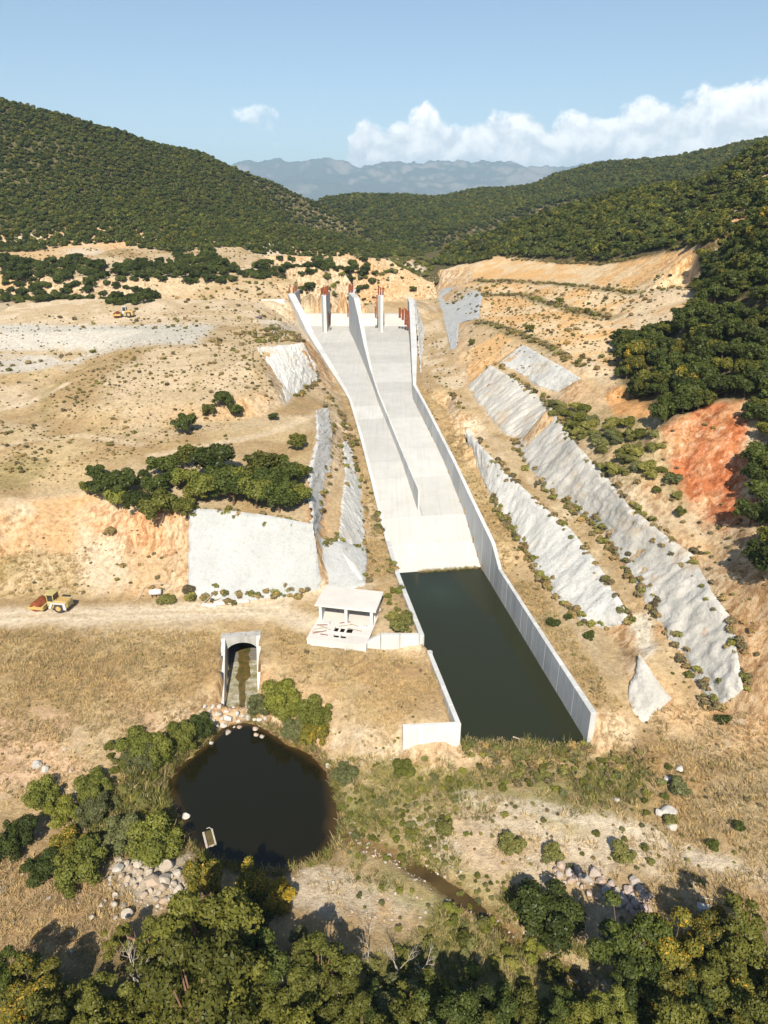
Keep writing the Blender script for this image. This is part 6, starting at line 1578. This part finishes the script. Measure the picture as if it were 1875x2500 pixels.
for poly, sp, s0, s1, den in (
    ([(110, 900), (100, 850), (260, 768), (450, 742), (555, 745), (600, 860), (560, 900), (330, 925)], 2.3, .35, .95, .75),
    ([(430, 735), (560, 712), (650, 722), (660, 745), (560, 758)], 1.6, .4, 1.2, .85),
    ([(-60, 690), (620, 690), (600, 712), (-60, 718)], 4.2, .4, 1.3, .55), ([(-60, 765), (220, 760), (140, 800), (-60, 812)], 2.6, .5, 1.5, .7), ([(-60, 812), (130, 805), (60, 860), (-60, 860)], 3.5, .4, 1.1, .5),
    ([(-60, 720), (400, 715), (260, 750), (-60, 755)], 6, .3, .8, .4), ([(-60, 655), (600, 655), (600, 690), (-60, 690)], 6.5, .4, 1.2, .4),
    ([(-60, 880), (100, 905), (330, 930), (600, 910), (650, 935), (560, 960), (350, 975), (150, 1060), (-60, 1080)], 3.0, .35, 1.0, .6), ([(-60, 1010), (150, 990), (160, 1050), (-60, 1080)], 1.7, .4, .9, .7),
    ([(-60, 1095), (400, 1110), (405, 1285), (-60, 1285)], 3.3, .3, .95, .5), ([(260, 1190), (410, 1180), (410, 1280), (260, 1280)], 2.4, .4, 1.0, .6), ([(-60, 1200), (150, 1200), (170, 1280), (-60, 1285)], 2.2, .4, 1.1, .6),
    ([(690, 830), (760, 950), (800, 1080), (850, 1230), (800, 1265), (770, 1080), (700, 900)], 2.0, .3, .8, .5), ([(700, 1000), (745, 1010), (755, 1170), (700, 1160)], 2.2, .3, .8, .5),
    ([(890, 700), (940, 700), (1020, 860), (1100, 1060), (1300, 1500), (1240, 1420), (1060, 1180), (940, 900)], 2.6, .3, .75, .5),
    ([(1120, 1000), (1290, 1110), (1520, 1490), (1480, 1520), (1340, 1320), (1230, 1140)], 2.6, .3, .85, .45),
    ([(850, 590), (1030, 600), (1378, 600), (1510, 560), (1510, 650), (1330, 740), (1330, 830), (1260, 815), (1030, 690), (940, 620)], 3.2, .4, 1.3, .6),
    ([(1180, 870), (1340, 850), (1450, 920), (1500, 1090), (1590, 1130), (1650, 1300), (1640, 1500), (1600, 1430), (1550, 1270), (1440, 1160), (1300, 1020)], 2.8, .4, 1.2, .6),
    ([(1440, 900), (1600, 870), (1605, 1130), (1500, 1100)], 3.6, .3, .8, .4),
    ([(370, 655), (620, 655), (830, 590), (830, 610), (700, 650), (640, 640), (400, 600)], 3.5, .5, 1.5, .75), ([(600, 660), (830, 590), (870, 590), (760, 640)], 3.0, .6, 1.6, .8),
    ([(1340, 1620), (1659, 1580), (1659, 1980), (1500, 1950), (1400, 1850)], 3.4, .2, .65, .5), ([(-20, 1600), (300, 1560), (200, 1700), (-20, 1760)], 4.0, .25, .6, .4), ([(580, 1350), (680, 1390), (820, 1480), (800, 1600), (700, 1560)], 2.8, .3, .7, .5)):
    a, b = scatter(poly, sp, len(sxx) + 300, 1.0, density=den)
    k = inframe(a, b) & ~bare_ground(a, b) & (fbm(a, b, 13, 3, 41) + r8.uniform(-.08, .08, len(a)) > .47); a, b = a[k], b[k]
    sxx.append(a); syy.append(b); sss.append(s0 + (s1 - s0) * r8.uniform(size=len(a)) ** 1.8)
for ln, n in (([(a, b) for a, b, _ in F2T], 120), ([(a, b) for a, b, _ in F2B[4:]], 110), ([(a, b) for a, b, _ in F1T], 80), ([(a, b) for a, b, _ in F1B[2:]], 90), ([(404, 1292), (500, 1296), (680, 1280)], 50), ([(410, 1104), (520, 1113), (660, 1136)], 40), ([(690, 1165), (758, 1180), (790, 1195)], 20), ([(a, b) for a, b, _ in S1B], 22), ([(a, b) for a, b, _ in S2T], 14), ([(a, b) for a, b, _ in S2B], 24), ([(838, 1111), (930, 1107), (1000, 1104)], 9), ([(850, 1235), (880, 1310), (905, 1360)], 40), ([(740, 920), (800, 1080), (850, 1225)], 50), ([(1027, 606), (1128, 608), (1268, 619), (1378, 634)], 160), ([(1037, 638), (1128, 637), (1228, 668), (1328, 686)], 170), ([(1028, 694), (1085, 708), (1146, 732), (1202, 760), (1260, 795)], 150), ([(1103, 561), (1228, 569), (1303, 571), (1378, 556)], 130), ([(1062, 1072), (1110, 1150), (1151, 1220), (1200, 1290)], 60), ([(1109, 953), (1163, 1046), (1271, 1121), (1345, 1220)], 80), ([(1118, 826), (1183, 872), (1230, 940)], 60), ([(690, 815), (740, 900), (770, 960)], 60), ([(640, 860), (690, 815)], 30)):
    q = np.array(plan(ln))[:, :2]; t = r8.uniform(0, len(q) - 1.001, n); i = t.astype(int); f_ = (t - i)[:, None]; a = q[i] * (1 - f_) + q[i + 1] * f_ + r8.normal(0, .6, (n, 2))
    sxx.append(a[:, 0]); syy.append(a[:, 1]); sss.append(r8.uniform(.4, 1.25, n))
for poly, sp, s0, s1, den in (([(-60, 1370), (470, 1370), (420, 1560), (200, 1700), (-60, 1760)], 1.6, .12, .34, .5), ([(585, 1350), (930, 1430), (985, 1545), (850, 1640), (700, 1600)], 1.4, .12, .4, .55), ([(1330, 1500), (1700, 1560), (1700, 2020), (1330, 2000), (1450, 1850)], 1.5, .12, .42, .6), ([(900, 840), (1060, 1080), (1320, 1500), (1290, 1530), (960, 980)], 1.2, .15, .45, .6), ([(-60, 690), (640, 690), (600, 760), (100, 900), (-60, 900)], 2.4, .2, .55, .5), ([(100, 900), (560, 740), (600, 880), (350, 980), (-60, 1080), (-60, 930)], 1.5, .18, .45, .6), ([(1120, 1000), (1290, 1110), (1600, 1500), (1480, 1520), (1230, 1140)], 1.6, .15, .45, .5), ([(1360, 1100), (1600, 1130), (1700, 1560), (1620, 1540), (1560, 1270)], 1.5, .2, .6, .6), ([(760, 1690), (1330, 1720), (1500, 1850), (1050, 1890), (800, 1800)], 1.6, .12, .4, .5), ([(-60, 1095), (400, 1110), (405, 1285), (-60, 1285)], 1.7, .12, .4, .5), ([(860, 590), (1510, 560), (1330, 830), (1030, 690), (940, 620)], 2.0, .2, .6, .6), ([(1020, 690), (1250, 815), (1200, 850), (1080, 790), (1000, 780)], 1.7, .2, .6, .6), ([(-60, 555), (830, 556), (830, 600), (620, 655), (-60, 655)], 3.2, .3, .9, .5), ([(690, 815), (850, 1230), (800, 1260), (700, 900)], 1.2, .15, .4, .6)):
    a, b = scatter(poly, sp, len(sxx) + 1300, 1.0, density=den); k = inframe(a, b) & ~bare_ground(a, b) & (fbm(a, b, 8, 3, 61) > .42); a, b = a[k], b[k]
    sxx.append(a); syy.append(b); sss.append(s0 + (s1 - s0) * r8.uniform(size=len(a)) ** 1.5)
sxx, syy, sss = map(np.concatenate, (sxx, syy, sss))
mass('scrub_undergrowth', sxx, syy, sss, scrub_p, 'low dry scrub dotted over slopes and benches')

gx1, gy1, gs1 = [], [], []
for poly, sp, s0, s1, den in (([(245, 1600), (330, 1590), (450, 1560), (455, 1605), (370, 1670), (358, 1720), (390, 1800), (395, 1850), (250, 1850), (140, 1800), (200, 1690)], 1.5, .5, 1.3, .8), ([(728, 1640), (790, 1690), (900, 1790), (960, 1880), (880, 1880), (745, 1850), (735, 1720)], 1.2, .25, .8, .75), ([(720, 1640), (1000, 1655), (1140, 1640), (1330, 1620), (1430, 1680), (1330, 1720), (1080, 1705), (880, 1720)], 1.5, .3, .9, .6), ([(760, 1690), (1000, 1720), (1330, 1720), (1520, 1830), (1350, 1890), (1050, 1890), (900, 1840)], 2.2, .2, .75, .5), ([(980, 1880), (1110, 1900), (1240, 2000), (1180, 2060), (1000, 1960)], 1.1, .25, .8, .8), ([(760, 1690), (960, 1700), (1000, 1750), (960, 1810), (1000, 1880), (900, 1880), (760, 1800)], 1.1, .2, .6, .7), ([(1330, 1640), (1480, 1660), (1450, 1780), (1330, 1740)], 1.8, .25, .8, .6), ([(770, 1870), (960, 1960), (1100, 2060), (900, 2040), (760, 1950)], 1.6, .25, .8, .6),
                              ([(950, 1950), (1080, 2010), (1240, 2100), (1330, 2230), (800, 2230), (780, 2080), (900, 2030)], 1.7, .4, 1.4, .75), ([(850, 1240), (880, 1240), (905, 1355), (850, 1355), (835, 1290)], 1.6, .4, 1.0, .6), ([(690, 600), (760, 575), (850, 556), (938, 556), (935, 592), (880, 612), (800, 610), (740, 645)], 4.2, 1.0, 2.8, .7)):
    a, b = scatter(poly, sp, len(gx1) + 2300, 1.0, density=den); k = inframe(a, b, .03) & ~bare_ground(a, b); a, b = a[k], b[k]
    gx1.append(a); gy1.append(b); gs1.append(s0 + (s1 - s0) * r8.uniform(size=len(a)) ** 1.4)
gx1, gy1, gs1 = map(np.concatenate, (gx1, gy1, gs1))
mass('thicket_undergrowth', gx1, gy1, gs1, [proto_obj(proto('mid_bush', v, m)[0]) for v in range(2) for m in ('leaf_grey', 'leaf_bright', 'leaf_broom', 'leaf_olive')], 'leafy ground cover on the banks and under the trees')

# broom thicket above the long face: shrubs of their own
bx, by = scatter([(1170, 880), (1215, 880), (1330, 900), (1430, 950), (1470, 1060), (1480, 1090), (1400, 1080), (1290, 1010), (1215, 920)], 2.7, 501, density=.9)
for x, y in zip(bx, by):
    plant('mid_bush', ['leaf_broom', 'leaf_grey', 'leaf_broom', 'leaf_olive'][prnd.randrange(4)], (float(x), float(y), float(H(x, y))), prnd.uniform(1.1, 2.4), 'broom_shrub', 'green broom shrub in the thicket above the long rough rock face', 'shrub', 'broom thicket above the long rock face')
# grass
def blades(seed, n, h, spread, w, mat, lean=.5):
    r = np.random.default_rng(seed); a = r.uniform(0, 6.28, n); rad = spread * np.sqrt(r.uniform(size=n)); p = np.stack([rad * np.cos(a), rad * np.sin(a), np.zeros(n)], -1)
    b = r.uniform(0, 6.28, n); d = np.stack([np.cos(b), np.sin(b), np.zeros(n)], -1); hh = h * r.uniform(.5, 1.2, n)
    lean_d = np.stack([np.cos(a + r.normal(0, .7, n)), np.sin(a + r.normal(0, .7, n)), np.zeros(n)], -1) * (lean * hh * r.uniform(.3, 1.2, n))[:, None]
    top = p + lean_d + np.stack([np.zeros(n), np.zeros(n), hh], -1); side = d * w
    V = np.stack([p - side, p + side, top + side * .25, top - side * .25], 1).reshape(-1, 3)
    me = mesh_data('tuft', V, np.arange(4 * n).reshape(n, 4), mat); attr(me, 'tint', np.repeat(np.clip(r.normal(.5, .25, n), 0, 1), 4)); return proto_obj(me)
dry_p = [blades(i, 26, .55, .55, .045, 'straw', .9) for i in range(4)]
reed_p = [blades(20 + i, 34, .75, .6, .045, 'green_reed', .8) for i in range(3)] + [blades(30, 24, .8, .5, .05, 'straw', .7)]
def grass(name, polys, sp, s0, s1, protos, label, seed):
    X_, Y_ = [], []
    for i, (q, den) in enumerate(polys):
        a, b = scatter(q, sp, seed + i, 1.0, density=den); X_.append(a); Y_.append(b)
    a, b = np.concatenate(X_), np.concatenate(Y_); k = inframe(a, b, .04) & ~bare_ground(a, b) & (fbm(a, b, 6, 3, seed) > .36); a, b = a[k], b[k]
    mass(name, a, b, r8.uniform(s0, s1, len(a)), protos, label, tilt=.15)
    return len(a)
ng1 = grass('dry_grass', [([(-60, 1360), (470, 1366), (470, 1530), (420, 1560), (300, 1600), (-60, 1620)], .75), ([(-60, 1600), (300, 1600), (200, 1700), (-60, 1760)], .35), ([(585, 1350), (690, 1395), (930, 1430), (985, 1545), (860, 1570), (850, 1640), (700, 1600), (600, 1450)], .7),
    ([(1300, 1500), (1500, 1520), (1700, 1560), (1700, 2020), (1330, 2000), (1450, 1850), (1390, 1680), (1330, 1620)], .7), ([(900, 840), (960, 880), (1060, 1080), (1150, 1230), (1320, 1500), (1290, 1530), (1080, 1230), (960, 980)], .6),
    ([(-60, 1850), (230, 1850), (300, 1960), (200, 2080), (-60, 2060)], .6), ([(1000, 1720), (1330, 1700), (1500, 1850), (1350, 1900), (1100, 1890)], .25), ([(790, 950), (850, 1230), (800, 1260), (785, 1100)], .5), ([(-60, 1195), (190, 1195), (190, 1285), (-60, 1290)], .5), ([(620, 1880), (760, 1880), (900, 1960), (760, 1990)], .3)],
    .62, .5, 1.15, dry_p, 'dry straw-coloured grass on the terraces', 900)
grass('tall_grass', [([(240, 1660), (360, 1640), (362, 1760), (400, 1850), (240, 1860), (150, 1790)], .9), ([(330, 1640), (455, 1590), (440, 1640), (370, 1690)], .9)], .75, .9, 1.9, reed_p, 'tall reedy grass on the left pond bank', 990)
ng2 = grass('green_grass', [([(240, 1690), (360, 1655), (362, 1760), (395, 1850), (240, 1860), (150, 1790)], .8), ([(330, 1650), (450, 1600), (440, 1640), (370, 1690)], .8), ([(720, 1640), (1000, 1650), (1140, 1640), (1330, 1620), (1420, 1680), (1330, 1720), (1080, 1705), (880, 1720), (760, 1700)], .85), ([(728, 1690), (790, 1700), (900, 1800), (960, 1890), (880, 1880), (740, 1850)], .7),
    ([(950, 1950), (1080, 2010), (1240, 2100), (1330, 2230), (800, 2230), (780, 2080), (900, 2030)], .85), ([(760, 1690), (1000, 1720), (1330, 1700), (1430, 1720), (1200, 1780), (1000, 1770), (980, 1830), (1010, 1880), (900, 1880), (770, 1840)], .6), ([(980, 1880), (1100, 1890), (1250, 2010), (1330, 2120), (1250, 2120), (1100, 2000)], .7), ([(690, 1870), (780, 1860), (900, 1930), (800, 1930)], .5), ([(1060, 1900), (1130, 1930), (1260, 2060), (1200, 2070)], .6), ([(640, 1600), (720, 1650), (760, 1700), (725, 1700)], .6)],
    .6, .35, .95, reed_p, 'green and yellowing grass round the water', 950)
print('plants', NPL[0], 'forest', len(hx), 'scrub', len(sxx), 'grass', ng1, ng2)

# ------------------------------------------------------------------ boulders
def rock_mesh(seed, mat):
    import bmesh
    bm = bmesh.new(); bmesh.ops.create_icosphere(bm, subdivisions=2, radius=1.0); r = random.Random(seed)
    planes = []
    for _ in range(13):
        n = Vector((r.gauss(0, 1), r.gauss(0, 1), r.gauss(0, .8))).normalized(); planes.append((n, r.uniform(.48, .8)))
    for v in bm.verts:
        for n, d in planes:
            k = v.co.dot(n)
            if k > d: v.co -= n * (k - d)
        v.co += Vector((r.uniform(-.03, .03), r.uniform(-.03, .03), r.uniform(-.03, .03)))
    me = bpy.data.meshes.new('boulder'); bm.to_mesh(me); bm.free(); me.materials.append(MATS[mat]); return me
ROCKS = {m: [rock_mesh(i * 5 + len(m), m) for i in range(5)] for m in ('rock_pale', 'rock_pink', 'rock_white')}
rr = random.Random(21)
def rock(x, y, z, R, mat, label, group=None, name='boulder', sink=.25, squash=None):
    o = bpy.data.objects.new(name, rr.choice(ROCKS[mat])); C.objects.link(o)
    o.location = (x, y, z + R * (.55 - sink)); o.scale = (R * rr.uniform(.85, 1.15), R * rr.uniform(.8, 1.1), R * (squash or rr.uniform(.6, .85))); o.rotation_euler = (rr.uniform(-.3, .3), rr.uniform(-.3, .3), rr.uniform(0, 6.28))
    return tag(o, label, 'boulder', group)
def rocks_at(lst, f, k, mat, label, group, sink=.25):
    for a, b, rad in lst:
        u, v = f(a, b); p = hit(u, v)
        R = rad * k * .95 * math.dist((0, 0, CAM_H), p) / 1475
        z = max(p[2], -.25); rock(p[0], p[1], z, R, mat, label, group, sink=sink)
oF = lambda a, b: (424.7 + .1173 * a, 1521.9 + .1173 * b)
rocks_at([(150, 50, 55), (300, 50, 55), (420, 60, 65), (380, 190, 105), (560, 130, 60), (600, 280, 120), (740, 190, 70), (860, 230, 65), (770, 320, 55), (940, 270, 70), (1060, 280, 55), (1160, 280, 65), (1270, 280, 65), (500, 400, 75), (380, 390, 55), (690, 430, 40), (470, 270, 60), (680, 80, 50), (230, 140, 50), (330, 300, 45)], oF, .1173, 'rock_white', 'white boulder in the heap where the outlet apron meets the pond', 'white boulders at the outlet')
for (a, b, rad), lab in zip(((580, 510, 65), (1090, 450, 55), (1090, 560, 55), (1195, 590, 50), (790, 420, 50)), ('yellowish boulder awash at the upper left of the pond', 'submerged boulder nearest the apron boulders', 'amber boulder just under the pond surface', 'amber boulder right of another under the surface', 'brown boulder awash below the apron')):
    p = P(*oF(a, b), 0); rock(p[0], p[1], -.22, rad * 1.3 * .1173 * 118 / 1475, 'rock_pink', lab, sink=.25, squash=.5)
lF = lambda a, b: (194.7 + .1813 * a, 1822.7 + .1813 * b)
for a, b, rad, mat, lab in ((335, 315, 62, 'rock_white', 'bright white square boulder at the left of the heap'), (575, 250, 70, 'rock_white', 'white boulder at the top of the heap below the pond shrub'), (700, 205, 66, 'rock_white', 'white slab boulder casting a deep shadow on the heap'), (930, 290, 92, 'rock_pale', 'biggest pale round boulder of the heap by the pond'), (460, 850, 80, 'rock_pale', 'round pale boulder below the heap'), (1050, 575, 60, 'rock_white', 'pointed white boulder at the right of the heap')):
    u, v = lF(a, b); p = hit(u, v); rock(p[0], p[1], p[2], rad * .1813 * math.dist((0, 0, CAM_H), p) / 1475, mat, lab, sink=.1)
rocks_at([(1050, 370, 75), (1090, 300, 34), (680, 300, 40), (590, 350, 55), (700, 350, 55), (440, 250, 50), (350, 200, 65), (480, 300, 45), (750, 480, 115), (900, 450, 90), (880, 540, 70), (1130, 480, 60), (650, 620, 65), (880, 680, 55), (960, 660, 45), (300, 740, 55), (390, 750, 45), (300, 890, 34), (245, 540, 34), (390, 540, 45),
          (430, 500, 34), (310, 620, 50), (140, 250, 36), (240, 420, 40), (520, 440, 34), (450, 420, 45), (600, 420, 40), (820, 600, 45), (720, 560, 50), (140, 740, 45), (30, 880, 45), (180, 690, 30), (800, 380, 40), (960, 400, 45), (640, 480, 50), (540, 520, 40), (1000, 480, 45), (780, 670, 40), (560, 330, 40), (380, 400, 50)], lF, .1813, 'rock_pale', 'pale broken boulder in the heap at the lower left of the pond', 'boulder heap below the pond')
rF = lambda a, b: (827 + .5013 * a, 1637 + .5013 * b)
rocks_at([(770, 475, 28), (800, 500, 27), (840, 490, 24), (875, 530, 30), (910, 505, 30), (940, 540, 22), (960, 575, 28), (985, 545, 22), (1010, 580, 22), (1035, 620, 27), (1055, 575, 27), (1070, 600, 20), (1085, 535, 28), (1110, 580, 28), (1130, 610, 26), (1130, 655, 27), (1090, 640, 20), (1060, 650, 22), (1010, 640, 20), (925, 605, 18), (890, 590, 18), (810, 530, 20), (760, 510, 20), (1150, 600, 18), (1075, 670, 20), (990, 600, 16), (945, 520, 18), (860, 560, 16), (745, 490, 16), (780, 540, 14), (830, 520, 18), (1035, 590, 18), (1100, 615, 18), (970, 610, 18), (850, 520, 20), (1000, 620, 16)], rF, .5013, 'rock_pink', 'pinkish boulder in the long heap right of the brook', 'pink boulder heap')
for u, v, rp, lab in ((1441, 1755, 17, 'white rubble lump in the dry grass right of the marsh'), (1425, 1760, 10, 'small white stone beside the white rubble lump'), (1449, 1788, 14, 'flat white slab below the white rubble'), (1441, 1686, 9, 'white stone next to the small grey shrub'), (1466, 1664, 11, 'pale slab uphill of the grey shrub'), (403, 1772, 9, 'white square block at the left pond edge'), (708, 1655, 9, 'white stone on the right pond bank'), (100, 1663, 9, 'white stone on the left slope'), (80, 1655, 12, 'tan rock next to a white stone on the left slope'), (457, 1612, 6, 'small white stone at the upper left waterline'), (1330, 1730, 8, 'white stone at the edge of the reeds'), (1372, 1952, 13, 'lone pink boulder above the heap')):
    p = hit(u, v); rock(p[0], p[1], max(p[2], 0), rp * math.dist((0, 0, CAM_H), p) / 1475, 'rock_white' if 'white' in lab or 'pale' in lab else 'rock_pink', lab, sink=.2, squash=.5 if 'slab' in lab else None)
# stones too many to count
stone_p = [proto_obj(ROCKS[m][i]) for m in ('rock_pale', 'rock_white', 'rock_pink') for i in (0, 2, 4)]
gX, gY, gS = [], [], []
for poly, sp, s0, s1, den in (([(760, 1690), (1000, 1730), (1250, 1760), (1300, 1860), (1050, 1890), (900, 1850), (780, 1800)], 1.1, .05, .26, .5), ([(880, 1770), (970, 1760), (1000, 1850), (960, 1900), (890, 1850)], .55, .06, .32, .75), ([(640, 1880), (800, 1870), (960, 1970), (880, 2010), (700, 1970), (620, 1930)], .7, .05, .3, .6), ([(220, 1840), (410, 1850), (420, 1960), (300, 1970), (200, 1900)], .6, .08, .4, .7), ([(-30, 1600), (300, 1580), (220, 1720), (-30, 1760)], 1.5, .06, .3, .5), ([(-30, 1850), (230, 1850), (330, 1960), (150, 2060), (-30, 2050)], 1.4, .08, .45, .45), ([(700, 1590), (840, 1570), (860, 1650), (800, 1700), (740, 1660)], 1.0, .06, .3, .5), ([(190, 1180), (265, 1150), (300, 1250), (250, 1285), (150, 1285)], 1.0, .08, .4, .6),
                              ([(680, 1620), (720, 1640), (750, 1720), (745, 1800), (735, 1800), (735, 1720)], .6, .08, .35, .6), ([(60, 1680), (180, 1660), (200, 1760), (160, 1860), (60, 1800)], .9, .1, .45, .5), ([(1180, 1880), (1420, 1940), (1420, 2000), (1250, 1990)], 1.0, .08, .35, .5)):
    a, b = scatter(poly, sp, 700 + len(gX), 1.0, density=den); k = ~bare_ground(a, b); a, b = a[k], b[k]
    gX.append(a); gY.append(b); gS.append(s0 + (s1 - s0) * r8.uniform(size=len(a)) ** 2.5)
# stream bed stones
sb_ = []
for i in range(len(STREAM) - 1):
    a, b = np.array(STREAM[i]), np.array(STREAM[i + 1]); n = int(np.hypot(*(b - a)[:2]) * 9)
    t = r8.uniform(size=n); q = a + (b - a) * t[:, None]; q[:, :2] += r8.normal(0, 1.0, (n, 2)); sb_.append(q)
sb_ = np.concatenate(sb_); k = ~in_poly(sb_[:, 0], sb_[:, 1], POND); sb_ = sb_[k]
gX.append(sb_[:, 0]); gY.append(sb_[:, 1]); gS.append(.06 + .26 * r8.uniform(size=len(sb_)) ** 2.2)
gX, gY, gS = map(np.concatenate, (gX, gY, gS))
mass('gravel', gX, gY, gS, stone_p, 'loose stones on the flats, heaps and brook bed', tilt=.5, zscale=(.5, .9), sink=.1)
# reeds at the ends of the basin and along the waterlines
rx = np.r_[r8.uniform(5, 23, 150), r8.uniform(12.5, 33, 420), r8.uniform(14, 26, 240)]; ry = np.r_[147.6 + .15 * (rx[:150] - 5) + r8.normal(0, .3, 150), 86.2 + r8.normal(0, .9, 420), 87.5 + r8.normal(0, .8, 240)]
keep = np.r_[(rx[:150] > 8.5), np.ones(660, bool)]
rz_ = np.where(np.arange(len(rx)) < 150, .95, np.maximum(H(rx, ry), .7))
mass('shore_undergrowth', np.r_[r8.uniform(12.5, 33, 150), r8.uniform(20, 42, 90)], np.r_[85.8 + r8.normal(0, 1.0, 150), 82 + r8.normal(0, 1.6, 90)], r8.uniform(.3, .95, 240), scrub_p + green_p[:2], 'brown scrub and debris at the near end of the basin')
mass('reeds', rx[keep], ry[keep], np.where(np.arange(len(rx)) < 150, .7, r8.uniform(.4, 1.5, len(rx)))[keep], reed_p[:2] + dry_p, 'reeds and straw at the ends of the basin', z=rz_[keep], tilt=.25)
an = r8.uniform(0, 1, 500); PP = np.array([(p[0], p[1]) for p in POND + POND[:1]]); sg = an * (len(PP) - 1); i0 = sg.astype(int); fr_ = sg - i0
q = PP[i0] * (1 - fr_[:, None]) + PP[i0 + 1] * fr_[:, None]; q = np.array((cxp, cyp)) + (q - np.array((cxp, cyp))) * r8.uniform(1.0, 1.07, 500)[:, None]
kk = (q[:, 1] < 92) | (q[:, 0] > -24)
mass('bank_grass', q[kk, 0], q[kk, 1], r8.uniform(.5, 1.2, kk.sum()), reed_p, 'grass fringing the pond', tilt=.25)

# ------------------------------------------------------------------ haze
def haze():
    m, t, out = new_mat('haze_air')
    pv = t.node('ShaderNodeVolumePrincipled'); pv.inputs['Color'].default_value = (.52, .76, 1.0, 1); pv.inputs['Density'].default_value = 8e-5; pv.inputs['Anisotropy'].default_value = 0.0
    t.l.new(pv.outputs[0], out.inputs['Volume'])
    o = MB().box(-13000, 13000, -400, 18000, -420, 1320).build('haze', m)
    m.cycles.homogeneous_volume = True if hasattr(m.cycles, 'homogeneous_volume') else True
    tag(o, 'pale air between the hills and the far mountains', kind='stuff')
haze()
